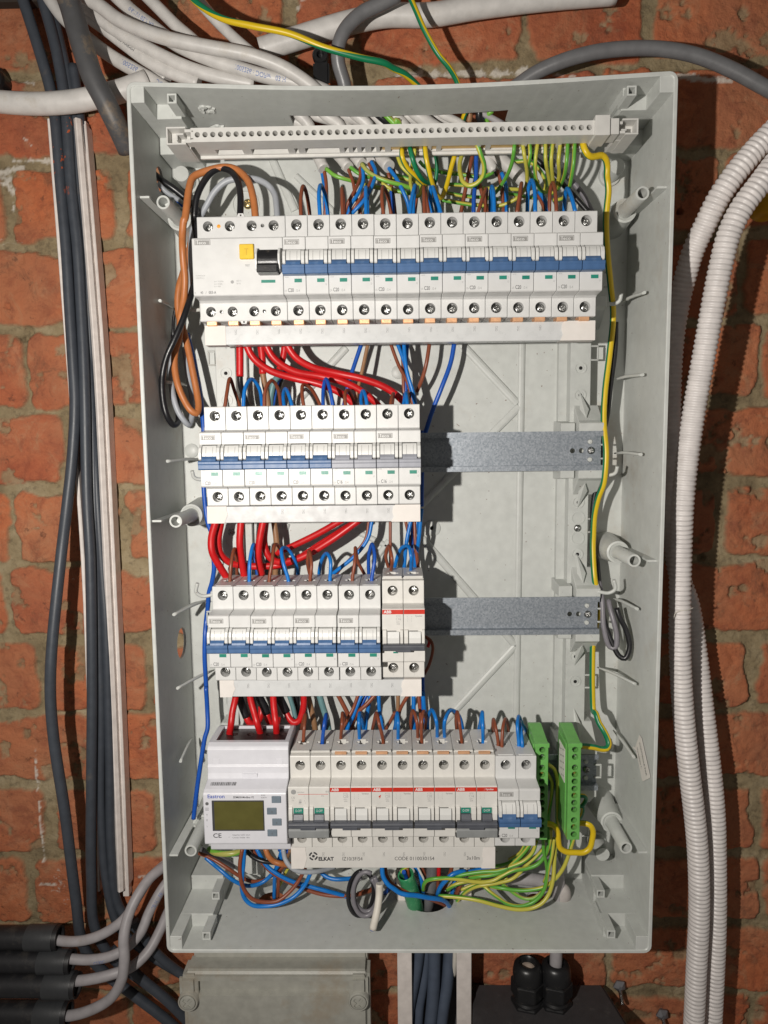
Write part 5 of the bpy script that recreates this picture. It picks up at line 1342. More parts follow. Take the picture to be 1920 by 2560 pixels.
R3 = [
 ('red',3.2,'G',[(380,50,-20),(352,160,-20),(358,240,-20),(400,320,-16),(450,400,-10)],'thick red wire bulging out at the far left over the third row'),
 ('red',3.2,'G',[(410,50,-12),(392,180,-10),(410,255,-8),(470,303,-4),(560,318,0),(640,322,2),(760,312,4),(900,262,2),(1050,175,0),(1225,50,0)],'long red wire sagging across the third row, front one'),
 ('red',3.2,'G',[(528,50,-14),(520,190,-14),(532,290,-10),(550,400,-4)],'thick red wire dropping behind the second pole of the third row'),
 ('red',3.2,'G',[(660,50,-14),(636,180,-14),(630,270,-12),(650,370,-4)],'thick red wire dropping behind the third pole of the third row'),
 ('red',3.2,'G',[(672,60,0),(664,180,-2),(690,260,-2),(745,296,0),(860,276,4),(1000,190,6),(1160,90,6),(1240,40,6)],'long red wire of the sweeping pair above the third row, back one'),
 ('red',3.0,'G',[(1130,45,0),(980,130,4),(830,203,8),(750,238,12),(690,270,16)],'upper red wire sweeping down left above the third row'),
 ('tan',2.8,'G',[(722,50,12),(738,180,12),(732,300,14),(730,400,16)],'tan wire hanging behind the third pole of the third row'),
 ('teal',2.2,'G',[(690,200,20),(685,300,20),(680,400,20)],'dark teal wire behind the third pole of the third row'),
 ('dblue',1.5,'G',[(590,230,16),(615,310,16),(628,400,16)],'royal blue wire behind the second pole of the third row'),
 ('brown',1.3,'G',[(1285,45,8),(1265,160,6),(1190,260,6),(1110,345,8),(1085,385,12)],'brown wire of the pair swinging down left to the sixth pole'),
 ('blue',1.6,'G',[(1305,45,6),(1278,160,4),(1200,262,4),(1110,335,6),(1060,375,10)],'blue wire of the pair swinging down left to the sixth pole'),
 ('brown',1.4,'G',[(1412,45,10),(1412,200,8),(1414,340,8)],'brown wire falling straight onto the ninth pole of the third row'),
 ('blue',1.6,'G',[(1535,45,2),(1508,180,0),(1492,360,4)],'front blue wire of the bunch above the red-banded breaker'),
 ('brown',1.4,'G',[(1500,45,12),(1530,180,12),(1560,365,12)],'brown wire slanting right behind the bunch above the red-banded breaker'),
 ('dblue',1.6,'G',[(1548,45,14),(1540,200,12),(1548,365,12)],'royal blue wire in the bunch above the red-banded breaker'),
 ('brown',1.5,'G',[(1555,45,4),(1562,200,2),(1582,365,4)],'right brown wire above the red-banded breaker'),
 ('blue',1.7,'G',[(1598,-20,-2),(1590,60,-2),(1578,180,0),(1562,280,6),(1558,370,12)],'rightmost blue wire above the red-banded breaker'),
 ('blue',1.5,'F',[(-8,1180,4),(12,1060,6),(20,1000,10)],'blue wire peeping out right of the second busbar end'),
 ('dblue',1.5,'E',[(1600,560,12),(1602,800,12),(1600,1010,12)],'royal blue wire running down just right of the second row'),
 ('brown',1.4,'H',[(45,735,14),(85,760,10),(100,800,8),(80,900,10),(50,960,14)],'brown wire bulging out right of the third row'),
 ('dblue',1.7,'G',[(1605,960,8),(1604,1030,6),(1606,1120,6),(1602,1180,6)],'blue wire running down just right of the third busbar'),
 ('red',1.4,'H',[(60,740,18),(80,765,16),(70,800,16)],'short red wire in the shadow right of the third row'),
]
for q_ in R3: W(*q_, group=G3, sides=14 if q_[1] > 2.5 else 10)

# bottom row
TZ4 = -406.5
loops(3, 'g', 1.5, [
 ('brown','first',[('I',888,365,'T'),('I',895,250,-28),('I',905,150,-16),('I',884,210,-6),('I',868,300,8)], ' right of the meter'),
 ('dblue','second',[(255,690,'T'),(280,450,-28),(305,315,-18),(312,345,-8),(285,545,8)], ' right of the meter'),
 ('brown','third',[(510,640,'T'),(525,450,-28),(533,290,-16),(555,380,-6),(560,545,6)], ''),
 ('blue','fourth',[(768,640,'T'),(760,430,-28),(770,290,-16),(800,390,-6),(830,545,6)], ''),
 ('brown','fifth',[(1092,660,'T'),(1040,440,-28),(1002,290,-16),(975,390,-8),(945,555,6)], ''),
 ('blue','sixth',[(1302,640,'T'),(1302,430,-28),(1290,290,-16),(1268,440,-6),(1250,545,6)], '')], TZ4, G4, 'bottom row')
loops(3, 'J', 1.45, [
 ('brown','seventh',[(132,305,'T'),(125,190,-28),(97,108,-16),(80,180,-6),(80,255,4)], ' (left of two)'),
 ('brown','seventh',[(160,318,'T'),(160,190,-26),(175,112,-16),(190,150,-10),(190,250,4)], ' (right of two)'),
 ('blue','eighth',[(276,300,'T'),(268,180,-28),(237,103,-16),(208,160,-6),(205,255,4)], ' (left of two)'),
 ('blue','eighth',[(330,302,'T'),(333,180,-28),(375,106,-16),(430,135,-8),(465,250,4)], ' (right of two)'),
 ('brown','ninth',[(456,322,'T'),(440,200,-28),(425,117,-16),(415,180,-6),(420,255,4)], ''),
 ('blue','tenth',[(615,322,'T'),(613,220,-28),(610,118,-16),(597,190,-8),(585,250,2)], ''),
 ('brown','eleventh',[(727,342,'T'),(710,240,-28),(693,172,-16),(688,230,-8),(690,275,2)], ' (left of two)'),
 ('brown','eleventh',[(755,352,'T'),(763,230,-28),(782,168,-16),(800,210,-8),(802,265,2)], ' (right of two)'),
 ('blue','last',[(880,345,'T'),(870,220,-28),(880,150,-16),(905,210,-8),(940,275,2)], ' (rear of two)'),
 ('blue','last',[(906,352,'T'),(893,240,-24),(886,185,-14),(915,225,-6),(938,275,2)], ' (front of two)')], TZ4, G4, 'bottom row')
TM = -402.5
RM = [
 ('red',3.0,'f',[(520,640,'T'),(540,500,-24),(560,330,-20),(590,190,-16),(610,80,-12),(615,0,-8)],'red sleeved wire entering the meter top, leftmost of three'),
 ('red',3.0,'f',[(945,630,'T'),(905,500,-24),(860,340,-20),(820,200,-16),(800,90,-12),(798,0,-8)],'red sleeved wire entering the meter top, middle of three'),
 ('red',3.0,'f',[(1170,630,'T'),(1160,480,-24),(1140,330,-20),(1128,200,-16),(1122,90,-12),(1120,0,-8)],'red sleeved wire entering the meter top, rightmost of three'),
]
for q_ in RM: W(*q_, group=G4, topz=TM, sides=14)
R4 = [
 ('black',3.7,'f',[(620,60,4),(670,180,4),(710,290,4),(755,400,4)],'fat black sleeve behind the first red wire above the meter'),
 ('red',3.2,'f',[(750,395,4),(790,470,4),(860,500,6),(920,450,10),(955,360,14),(960,250,16)],'red wire curving under the first fat black sleeve'),
 ('black',3.9,'f',[(900,60,4),(950,170,4),(1000,260,4),(1035,355,4)],'fat black sleeve behind the middle red wire above the meter'),
 ('red',3.2,'f',[(1030,350,4),(1060,440,4),(1100,500,6),(1160,520,10),(1190,400,14)],'red wire curving under the middle fat black sleeve'),
 ('black',3.9,'f',[(1180,60,4),(1225,170,4),(1265,250,4),(1305,335,4)],'fat black sleeve right of the third red wire above the meter'),
 ('red',3.0,'f',[(1300,330,4),(1345,420,2),(1410,478,0),(1480,450,0),(1525,340,0),(1545,220,0),(1545,60,0)],'red wire making a U between the meter and the bottom breakers'),
 ('teal',2.2,'f',[(1330,60,8),(1370,180,8),(1400,280,8),(1432,430,8)],'teal wire pinched between black sleeve and red U above the meter'),
 ('black',3.2,'f',[(830,60,22),(860,300,22),(900,540,22)],'black cable deep behind the meter'),
 ('black',3.2,'f',[(1440,60,20),(1450,250,20),(1445,460,20)],'black cable deep behind the red U'),
 ('tan',2.8,'g',[(50,40,16),(100,240,16),(140,420,16),(160,560,18)],'tan wire slanting down behind the first bottom breaker'),
 ('teal',3.0,'g',[(210,30,12),(262,210,12),(310,360,12),(345,560,14)],'teal wire slanting down behind the second terminal of the bottom row'),
 ('brown',2.0,'g',[(465,30,16),(540,170,16),(600,290,16),(650,430,16),(710,570,16)],'brown wire sloping down right over the third bottom terminal'),
 ('brown',1.5,'g',[(750,30,0),(680,230,-2),(610,360,-4),(555,460,-2),(520,565,4)],'brown wire crossing down left over the third bottom terminal'),
 ('blue',1.8,'g',[(800,30,2),(725,210,0),(665,360,0),(600,500,2),(585,570,4)],'front blue wire running diagonally over the third bottom terminal'),
 ('dblue',1.7,'g',[(870,30,8),(760,250,6),(690,400,6),(640,565,8)],'rear blue wire running diagonally over the third bottom terminal'),
 ('brown',1.8,'g',[(990,30,2),(870,165,0),(770,255,0),(700,360,4),(645,560,8)],'brown wire crossing over the blue diagonals above the bottom row'),
 ('blue',1.6,'g',[(915,30,6),(885,240,4),(858,420,4),(848,565,4)],'blue wire falling to the fourth bottom terminal'),
 ('blue',1.6,'g',[(1032,30,0),(1042,240,-2),(1070,420,-2),(1095,565,2)],'blue wire falling behind the fifth bottom terminal'),
 ('brown',1.4,'g',[(1255,285,-10),(1190,410,-4),(1110,565,6)],'short brown wire rising right behind the sixth bottom terminal'),
 ('tan',1.8,'g',[(1300,30,10),(1300,250,10),(1302,565,12)],'ochre wire falling straight behind the sixth bottom terminal'),
 ('brown',1.6,'g',[(1450,30,6),(1380,140,6),(1330,240,8),(1300,400,12)],'brown wire crossing the ochre one above the sixth bottom terminal'),
 ('blue',1.8,'g',[(1515,30,6),(1518,300,4),(1520,565,6)],'blue wire falling behind the two brown loops of the bottom row'),
 ('brown',1.8,'J',[(135,-30,8),(145,60,6),(155,160,6),(155,255,6)],'brown wire falling behind the two brown loops of the bottom row'),
 ('blue',1.8,'J',[(170,-30,2),(176,60,2),(185,150,4),(200,255,6)],'thick blue wire beside the third busbar end, reaching the bottom row'),
 ('gy',1.6,'J',[(1095,505,-10),(1140,540,-8),(1165,620,-8),(1165,750,-8),(1165,900,-6),(1170,1080,-4)],'green-yellow wire curving between the two green blocks, outer one'),
 ('gy',1.5,'J',[(1090,570,-6),(1125,640,-4),(1120,760,-4),(1100,900,-4),(1090,1080,-4)],'green-yellow wire curving between the two green blocks, inner one'),
 ('gyd',1.8,'o',[(560,1190,-10),(620,1190,-10),(650,1230,-8),(620,1290,-6),(590,1330,-4)],'short earth loop right of the free-standing green block, upper one'),
 ('gyd',1.7,'o',[(560,1330,-6),(600,1330,-6),(605,1400,-4),(570,1480,0)],'short earth loop right of the free-standing green block, lower one'),
]
for q_ in R4: W(*q_, group=G4, sides=14 if q_[1] > 2.5 else 10, **({'cat': 'earth wire'} if q_[0][:2] == 'gy' else {}))

# below the bottom row
GB, GG = 'wires at the bottom left', 'earth wires at the bottom right'
R5 = [
 ('blue',1.65,'c',[(140,140,-2),(210,200,-4),(300,275,-8),(420,372,-10),(540,428,-8),(640,430,-4),(750,385,0),(850,285,2),(905,200,2),(950,60,4)],'blue wire hanging in a wide shallow bow below the meter'),
 ('brown',1.6,'c',[(70,95,0),(160,130,-2),(250,175,-4),(400,272,-6),(520,350,-4),(620,387,0),(760,370,4),(860,300,6),(950,235,6),(1000,180,8)],'brown wire hanging in a wide shallow bow below the meter'),
 ('brown',1.7,'c',[(522,50,-20),(497,200,-22),(503,350,-24),(545,480,-24),(630,572,-24),(760,602,-22),(890,588,-20),(1010,498,-16),(1110,375,-12),(1175,250,-10)],'brown wire in the deep U below the meter'),
 ('blue',1.7,'c',[(542,50,-18),(535,200,-20),(520,350,-22),(518,470,-22),(550,570,-22),(630,635,-22),(760,645,-20),(920,615,-18),(1060,545,-14),(1170,425,-10),(1235,290,-8)],'blue wire in the deep U below the meter'),
 ('brown',1.7,'c',[(610,40,4),(740,210,2),(850,310,0),(1000,395,0),(1180,472,0),(1350,522,0),(1500,540,0),(1640,535,2),('K',1200,375,4),('K',1290,350,10),('K',1330,335,16)],'brown wire sloping right from below the meter to the coil'),
 ('blue',1.7,'c',[(670,50,4),(770,220,0),(900,320,-2),(1050,392,-2),(1220,440,-2),(1400,488,-2),(1520,520,0),(1640,560,2)],'blue wire sloping right from below the meter to the coil'),
 ('black',1.9,'c',[(545,50,0),(640,140,-6),(740,180,-8),(880,200,-6),(1000,235,-2)],'black wire curving right just below the meter'),
 ('orange',2.6,'c',[(760,40,-10),(790,120,-12),(850,182,-12),(920,205,-12),(1000,218,-8),(1060,215,-4)],'orange-brown wire curving right just below the meter'),
 ('grey',2.0,'c',[(945,40,-22),(965,150,-24),(1010,225,-26),(1090,278,-26),(1180,290,-24),(1290,285,-20),(1400,260,-12),(1480,235,-6)],'pale grey wire curving under the left end of the bottom busbar'),
 ('blue',1.6,'c',[(930,60,8),(895,180,6),(865,270,4),(856,380,6),(852,560,12)],'blue wire dropping into the left bottom hole'),
 ('brown',1.7,'c',[(985,100,12),(930,240,10),(902,340,8),(895,440,10),(886,550,14)],'brown wire dropping into the left bottom hole'),
 ('gy',1.4,'c',[(1010,230,14),(975,290,14),(940,370,16),(910,430,20)],'yellow-green wire dropping towards the left bottom hole'),
 ('blue',1.7,'c',[(1320,270,6),(1370,325,4),(1450,360,2),(1560,365,2),(1680,345,6),('K',1220,240,12)],'blue wire bowing to the right behind the bottom busbar, left of the coil'),
 ('lime',2.8,'c',[(180,50,4),(240,90,-4),(340,102,-8),(440,95,-8),(520,70,-4)],'lime green sleeved wire lying right under the meter'),
 ('mgrey',2.6,'c',[(100,60,10),(200,110,14),(350,180,20),(480,260,26)],'grey cable in the shadow at the bottom left'),
 ('dblue',1.6,'c',[(900,60,12),(960,60,10),(1010,90,10)],'royal blue wire end between meter and bottom busbar'),
 ('tan',1.6,'c',[(1020,60,8),(980,150,12),(930,220,16)],'brown wire end between meter and bottom busbar'),
]
for q_ in R5: W(*q_, group=GB, **({'cat': 'earth wire'} if q_[0] in ('gy', 'lime') else {}))
R6 = [
 ('blue',1.9,'d',[(530,250,-22),(528,340,-24),(542,450,-26),(610,560,-28),(700,625,-28),(770,675,-28),(860,700,-28),(1000,712,-26),(1180,745,-22),(1330,765,-16),(1410,800,-8),(1470,880,4)],'blue wire swinging right in front of the green sleeve'),
 ('brown',1.5,'d',[(575,270,-14),(580,400,-16),(620,500,-18),(720,590,-18),(860,660,-18),(1000,690,-14),(1200,770,-8),(1360,830,0),(1440,880,6)],'brown wire following the blue one in front of the green sleeve'),
 ('blue',1.8,'d',[(960,260,4),(1010,370,2),(1060,480,0),(1085,590,0),(1095,700,4),(1100,760,10)],'blue wire dropping between green sleeve and grey cable'),
 ('white',1.0,'d',[(1015,310,2),(1060,400,0),(1095,470,0),(1105,540,2)],'thin white wire between green sleeve and grey cable'),
 ('brown',1.7,'d',[(1050,280,10),(1090,360,8),(1120,450,8),(1130,520,10)],'brown wire ending beside the thin white wire'),
 ('cgrey',5.6,'d',[(1225,240,8),(1215,400,8),(1200,600,8),(1170,780,10),(1140,920,16),(1110,1060,20)],'thick mid grey cable dropping through the right bottom hole'),
 ('red',1.9,'d',[(1315,240,4),(1312,340,4),(1310,450,4)],'short red wire right of the thick mid grey cable'),
 ('brown',1.6,'d',[(1310,440,4),(1300,520,6),(1290,620,8),(1285,700,12)],'brown wire continuing below the short red one'),
 ('blue',1.9,'d',[(1680,380,-6),(1600,385,-8),(1500,420,-10),(1410,500,-10),(1330,600,-8),(1295,700,-2),(1290,780,8)],'blue wire arching right of the thick mid grey cable'),
 ('brown',1.8,'d',[(1500,260,10),(1475,380,10),(1430,500,12),(1390,620,14)],'brown wire slanting behind the arching blue one'),
 ('brown',2.0,'d',[(1630,500,4),(1600,580,4),(1560,680,8),(1530,740,12)],'brown wire slanting under the green-yellow bundle'),
 ('blue',1.7,'d',[(1530,480,8),(1515,580,8),(1490,700,10),(1480,740,14)],'short blue wire beside the slanting brown one'),
 ('blue',1.9,'e',[(520,370,8),(450,385,4),(360,400,2),(330,410,0),(200,430,-2)],'blue wire lying under the right end of the bottom busbar'),
 ('gy',1.7,'d',[(1095,640,-4),(1105,560,-8),(1150,505,-10),(1250,482,-12),(1400,472,-12),('e',60,478,-12),('e',200,490,-12),('e',330,512,-12),('e',450,520,-12),('e',560,500,-12),('e',650,450,-12),('e',760,400,-12),('e',900,378,-12),('e',1010,335,-12),('e',1090,240,-12),('e',1140,90,-14),('e',1150,-40,-16)],'green-yellow wire from the thick grey cable to between the green blocks'),
 ('gy',1.5,'d',[(900,300,-10),(840,330,-10),(790,380,-8),(780,430,-4)],'short green wire curling over the green sleeve mouth'),
 ('gy',1.4,'e',[(890,110,8),(830,215,10),(750,265,14),(720,280,20)],'short green-yellow wire below the last bottom breaker'),
 ('gy',1.5,'e',[(960,90,-4),(870,240,-2),(740,310,0),(600,350,4),(400,365,10)],'uppermost green-yellow wire of the bottom bundle'),
 ('gy',1.6,'e',[(960,90,-12),(880,200,-12),(760,325,-12),(650,410,-12),(520,450,-10),(400,462,-8),(300,480,-4)],'bright yellow striped wire dropping from under the last bottom breaker'),
 ('gy',1.7,'e',[(1000,90,-14),(960,210,-14),(870,300,-14),(720,365,-14),(600,405,-14),(450,412,-12),(280,435,-10),(150,465,-8),(60,520,0)],'green-striped wire with the flattest run in the bottom bundle'),
 ('gy',1.6,'e',[(1090,160,-8),(1000,255,-8),(890,350,-8),(820,430,-8),(740,490,-8),(640,520,-8),(500,545,-8),(380,565,-6),(270,620,0),(150,750,12)],'green-yellow wire sweeping to the lower left edge of the bundle'),
 ('gy',1.5,'e',[(1070,60,-16),(1075,200,-14),(1100,320,-12),(1110,430,-10),(1080,520,-8)],'lime striped wire straight below the first green block'),
 ('gy',1.6,'e',[(1185,60,-12),(1160,230,-14),(1120,400,-16),(1095,550,-16),(1050,650,-16),(960,730,-16),(820,770,-16),(700,745,-14),(600,680,-12),(520,620,-10),(450,560,-6),(380,540,0)],'green-yellow wire with the deep second bow of the bundle'),
 ('gy',1.7,'e',[(1200,100,-8),(1185,350,-12),(1172,500,-16),(1130,640,-18),(1060,735,-20),(950,790,-20),(800,803,-20),(620,770,-18),(400,710,-16),(200,678,-12),(0,665,-8),('d',1330,735,-4),('d',1260,740,4)],'lowest green-yellow wire of the bundle, nearly touching the floor'),
 ('gy',1.7,'e',[(1385,60,-14),(1340,220,-14),(1280,370,-14),(1200,480,-14),(1090,565,-12),(920,603,-10),(780,603,-8),(640,582,-6),(500,560,0),(400,530,8)],'green-yellow wire from below the free-standing green block'),
 ('lime',1.5,'e',[(640,530,0),(700,580,0),(790,650,-2),(880,690,-4),(970,685,-6),(1060,620,-6)],'lime wire crossing under the bundle to the right'),
 ('gy',1.7,'e',[(75,600,0),(150,550,-4),(250,518,-4),(350,505,-4),(420,490,0)],'short dark green striped wire at the left of the bundle'),
 ('gy',1.5,'e',[(220,600,4),(330,555,4),(450,540,4),(620,520,0),(700,470,0)],'green-yellow wire in the lower middle of the bundle'),
 ('gy',1.4,'e',[(690,430,4),(600,490,6),(480,540,8),(300,560,10),(210,620,14)],'green-yellow wire at the back of the bundle'),
 ('dblue',1.8,'d',[(560,680,20),(650,600,18),(740,550,16),(800,500,14)],'royal blue wire behind the coil and the green sleeve'),
 ('white',2.4,'d',[(560,600,22),(700,430,22),(770,350,22)],'white cable stub leaning behind the coil'),
 ('brown',2.0,'d',[(190,690,12),(320,650,12),(410,620,14)],'brown cable seen through the coil'),
]
for q_ in R6: W(*q_, group=GG if q_[0] in ('gy', 'lime') else 'wires at the bottom middle', sides=14 if q_[1] > 2.5 else 10, **({'cat': 'earth wire'} if q_[0] in ('gy', 'lime') else {}))
for k_, x, y, l in (('E', 345, 1165, 0),): pass

# coil of spare wires, with its white sleeve
def coil(col, r, cx, cy, rx_, ry, a0, a1, Y0, Y1, rot, label, tail=None):
    pts = []; n = 18
    for i_ in range(n+1):
        a = a0 + (a1-a0)*i_/n; x = rx_*math.cos(a); y = ry*math.sin(a)
        pts.append((cx + x*math.cos(rot) - y*math.sin(rot), cy + x*math.sin(rot) + y*math.cos(rot), Y0+(Y1-Y0)*i_/n))
    if tail: pts += tail
    W(col, r, 'd', pts, label, group='coiled spare wires', sides=12)
coil('black', 2.1, 235, 680, 175, 310, -1.3, 4.6, -14, -22, .10, 'black spare wire coiled below the bottom busbar, outermost ring')
coil('mgrey', 2.1, 300, 690, 175, 305, -.9, 5.1, -26, -30, .04, 'grey spare wire coiled below the bottom busbar, outer ring', None)
coil('mgrey', 2.0, 300, 690, 165, 245, -1.0, 4.4, -20, -26, -.06, 'grey spare wire coiled below the bottom busbar, inner ring')
W('white', 3.3, 'd', [(490,548,-32),(487,700,-34),(470,850,-38),(440,1000,-42),('K',1308,575,-44)], 'white sleeve hanging from the coil over the cabinet floor', 'cable sleeve', 'coiled spare wires', name='wire_sleeve', sides=14)
W('dblue', 2.2, 'K', [(1308,570,-43.5),(1307,583,-44)], 'blue wire stub showing at the tip of the hanging white sleeve', group='coiled spare wires')
# green hollow sleeve
P_ = P3('d', [(850,415,-14),(885,520,-12),(935,680,-6),(975,820,2),(1000,930,12),(1020,1080,20)])
me, _ = tube_mesh('sleeve', P_, 7.6, 18, 2.5, hollow=0.86)
tag(link('cable_sleeve', me, greens_m), 'open green sleeve with wires inside, passing down the right bottom hole', 'cable sleeve')
W('dblue', 1.7, 'd', [(825,385,-16),(850,430,-12),(890,560,-8),(930,700,0)], 'blue wire end inside the green sleeve', group='wires at the bottom middle')
W('brown', 1.6, 'd', [(875,330,-10),(885,400,-10),(900,520,-4)], 'brown wire end inside the green sleeve', group='wires at the bottom middle')

# white cable stubs inside, with stripped ends, and the outer cables feeding the top slot
GW = 'white cables along the top'
def pvc(r, crop, pts, label, group=GW, col='pvc', sides=18, texts=(), cat='cable'):
    o, fr = W(col, r, crop, pts, label, cat, group, name='cable', sides=sides, twist=0, u0=0, step=4)
    for (s_, s0, h, ang, sgn, mk) in texts: tube_text('print', fr, r, s_, s0, h, o, mk, ang, sgn)
    return o, fr
for i_, (pts, r, lb) in enumerate([
 ([('m',120,60,8),('m',200,150,12),('a',190,60,14),('a',235,140,12),('a',290,260,8)], 5.0, 'white stripped cable end under the bar, leftmost'),
 ([('m',320,80,8),('m',420,160,12),('a',400,60,14),('a',470,150,10),('a',545,245,4)], 4.8, 'white stripped cable end under the bar, second from the left'),
 ([('m',520,70,8),('m',620,170,10),('a',570,60,12),('a',620,140,8),('a',685,210,2)], 4.8, 'white stripped cable end under the bar, third from the left'),
 ([('m',640,70,12),('m',720,170,16),('a',700,60,16),('a',750,140,10),('a',778,185,4)], 3.9, 'white stripped cable end under the bar, fourth and frayed'),
 ([('m',800,90,8),('m',860,180,10),('a',820,60,12),('a',880,140,8),('a',965,235,0)], 5.4, 'white stripped cable end under the bar, fifth from the left'),
 ([('m',960,80,4),('m',1100,180,10),('b',420,130,18),('b',600,290,22),('b',740,420,24),('b',830,520,26)], 5.8, 'fat white cable sloping down right behind the earth wires'),
 ([('m',900,110,14),('m',1040,190,18),('b',330,100,22),('b',400,220,22),('b',480,370,20)], 4.4, 'torn white cable end above the top row'),
 ([('m',1120,70,4),('m',1240,130,8),('m',1330,200,12)], 3.4, 'slim white cable lying in the slot at its right'),
 ([('m',60,95,16),('m',200,170,20),('m',330,300,26)], 4.6, 'white cable lying low at the left end of the slot'),
 ([('m',230,70,14),('m',380,120,16),('m',560,230,22)], 4.8, 'white cable flat in the slot between the first two stripped ones'),
 ([('m',430,70,14),('m',600,130,18),('m',760,240,24)], 5.0, 'white cable flat in the slot near its left middle, with faint print'),
 ([('m',840,60,10),('m',960,110,12),('m',1120,200,20)], 5.0, 'white cable flat in the right middle of the slot'),
 ([('m',1040,60,14),('m',1180,120,16),('m',1290,200,22)], 4.6, 'white cable flat in the slot, next to the slim one'),
 ([('m',740,120,20),('m',880,140,20),('m',1060,200,26)], 4.6, 'white cable deep in the middle of the slot'),
 ([('m',1380,50,6),('m',1460,95,8),('m',1540,140,10)], 2.6, 'thin grey-violet cable lying in the slot end')]):
    pvc(r, None, pts, lb, 'white cables entering through the top slot', col='lgrey' if 'violet' in lb else 'pvc')
for (col, r, pts, lb) in [
 ('gyd', 2.2, [('m',1285,50,4),('m',1270,90,8),('m',1260,140,14)], 'striped earth wire coming through the slot'),
 ('tan', 2.6, [('m',1310,60,10),('m',1305,130,14)], 'ochre wire in the slot'),
 ('black', 3.0, [('m',1375,50,4),('m',1375,90,6),('m',1400,135,10)], 'black cable bending inside the slot'),
 ('dblue', 2.4, [('m',1405,70,10),('m',1415,120,12)], 'blue wire deep in the slot'),
 ('lime', 2.2, [('m',1470,45,4),('m',1440,70,6),('m',1430,130,12)], 'lime wire at the right end of the slot'),
 ('lime', 2.6, [('m',800,135,4),('m',805,110,2),('m',830,140,6)], 'lime wire poking up in the middle of the slot'),
 ('black', 3.4, [('m',700,90,6),('m',760,140,10),('m',790,170,14)], 'black cable in the middle of the slot'),
 ('black', 1.6, [('m',830,110,4),('m',845,140,8)], 'thin black wire in the middle of the slot')]:
    W(col, r, None, pts, lb, group='wires in the top slot')

pvc(5.6, 'A', [(340,-30,-4),(430,25,-6),(520,90,-8),(700,160,-10),(880,200,-10),(1080,238,-8),(1220,290,-4),(1330,360,2),(1400,420,6)], 'thick white cable crossing over all the others towards the cabinet top')
pvc(5.8, 'A', [(480,-40,10),(570,50,8),(650,110,6),(760,190,6),(880,245,4),(1000,285,4),(1150,330,4),(1350,372,8),(1420,400,10)], 'white cable with blue lettering passing under the thick top one', texts=(('0.6/1kV 02.7 A3', 26, 3.4, 0.1, 1, inkb_m), ('9525001 :rnPQD', 150, 3.6, -.1, -1, inkb_m), ('1005256 : DOPnr  03 H AKMR', 122, 3.8, .3, 1, inkb_m))[:1] + (('1005256 : DOPnr   03 H', 128, 3.8, .35, 1, inkb_m),))
pvc(5.6, 'A', [(330,0,14),(400,50,12),(480,118,10),(640,210,8),(800,288,8),(950,335,8),(1100,365,10)], 'white cable third from the top, curving in under the thick one')
pvc(5.6, 'A', [(380,70,18),(450,120,16),(540,190,14),(640,262,12),(740,312,12),(860,360,12)], 'white cable fourth from the top with faint dark lettering', texts=(('3722222 MM8MM', 30, 3.0, .1, 1, ink_m),))
pvc(5.8, 'A', [(205,-20,30),(270,70,28),(360,150,24),(440,215,20),(520,268,18),(640,335,18),(720,385,18)], 'lowest white cable, with a pale blue number', texts=(('1005256', 96, 4.0, .1, 1, inkb_m), ('DOPnr:', 130, 4.0, .1, 1, inkb_m)))
pvc(4.6, 'A', [(820,-40,4),(880,30,6),(950,105,8),(1030,180,8),(1110,245,10),(1200,300,14)], 'white cable coming straight down across the left end of the white pipe')
pvc(5.2, 'A', [(590,-60,18),(690,40,18),(760,110,16),(830,170,14),(900,240,12)], 'white cable behind the lettered one at the top')
pvc(5.4, 'A', [(560,170,26),(640,260,24),(720,350,22)], 'white cable underneath, showing between the fourth and lowest')
# ducts
W('pvc', 9.3, 'A', [(-120,425,18),(0,440,16),(120,448,14),(240,446,12),(360,432,12),(450,412,12),(540,388,14),(640,350,18)], 'thick white pipe crossing the left wall to the cabinet corner', 'pipe', None, name='pipe', sides=24, twist=0, step=5)
me, _ = tube_mesh('pipe', P3('A', [(1125,215,22),(1300,160,22),(1500,100,22),(1659,68,22),('B',200,65,22),('B',400,32,22),('B',700,-5,22),('B',1000,-30,22)]), 9.4, 24, 5, hollow=.86)
tag(link('pipe', me, pvc_w), 'thick white pipe with a cut end, rising to the right above the cabinet', 'pipe')
W('cgrey', 5.8, 'A', [(1720,-20,-6),(1640,20,-6),(1560,60,-6),(1490,130,-6),(1462,200,-4),(1462,270,0),(1485,350,6),(1500,420,10)], 'mid grey cable bending down over the white pipe into the cabinet', 'cable', None, name='cable', sides=18, twist=0, step=4)
W('grimy', 9.0, 'k', [(690,-60,-20),(745,100,-20),(800,300,-20),(880,560,-20),(960,800,-18),(1080,1030,-14),(1190,1250,-8),(1260,1400,0),(1330,1560,10)], 'grimy broad dark cable slanting over the white pipe at the left', 'cable', None, name='cable', sides=20, twist=0, step=5)
W('cgrey', 6.0, 'B', [(560,380,22),(650,318,16),(760,268,10),(900,228,6),(1050,210,4),(1200,212,2),(1350,240,0),(1500,300,-2),(1640,375,-4),(1760,440,-4)], 'mid grey cable arching over the top right cabinet corner', 'cable', None, name='cable', sides=18, twist=0, step=4)
W('gyd', 2.6, 'A', [(800,-40,-20),(860,20,-22),(960,80,-26),(1090,112,-28),(1250,145,-28),(1400,205,-26),(1560,250,-22),(1659,272,-18),('B',40,295,-12),('B',90,320,-6),('B',140,365,4),('B',170,400,10)], 'thick twisted green and yellow wire crossing diagonally above the cabinet', 'earth wire', None, twist=.0055, u0=.75, sides=14, step=3)
W('gyd', 2.3, 'B', [(105,-30,-14),(140,50,-14),(175,130,-12),(235,235,-8),(280,290,-4),(312,345,2),(335,420,8)], 'green and yellow wire dropping to the cabinet at the top middle', 'earth wire', None, twist=.001, u0=.5, sides=14)

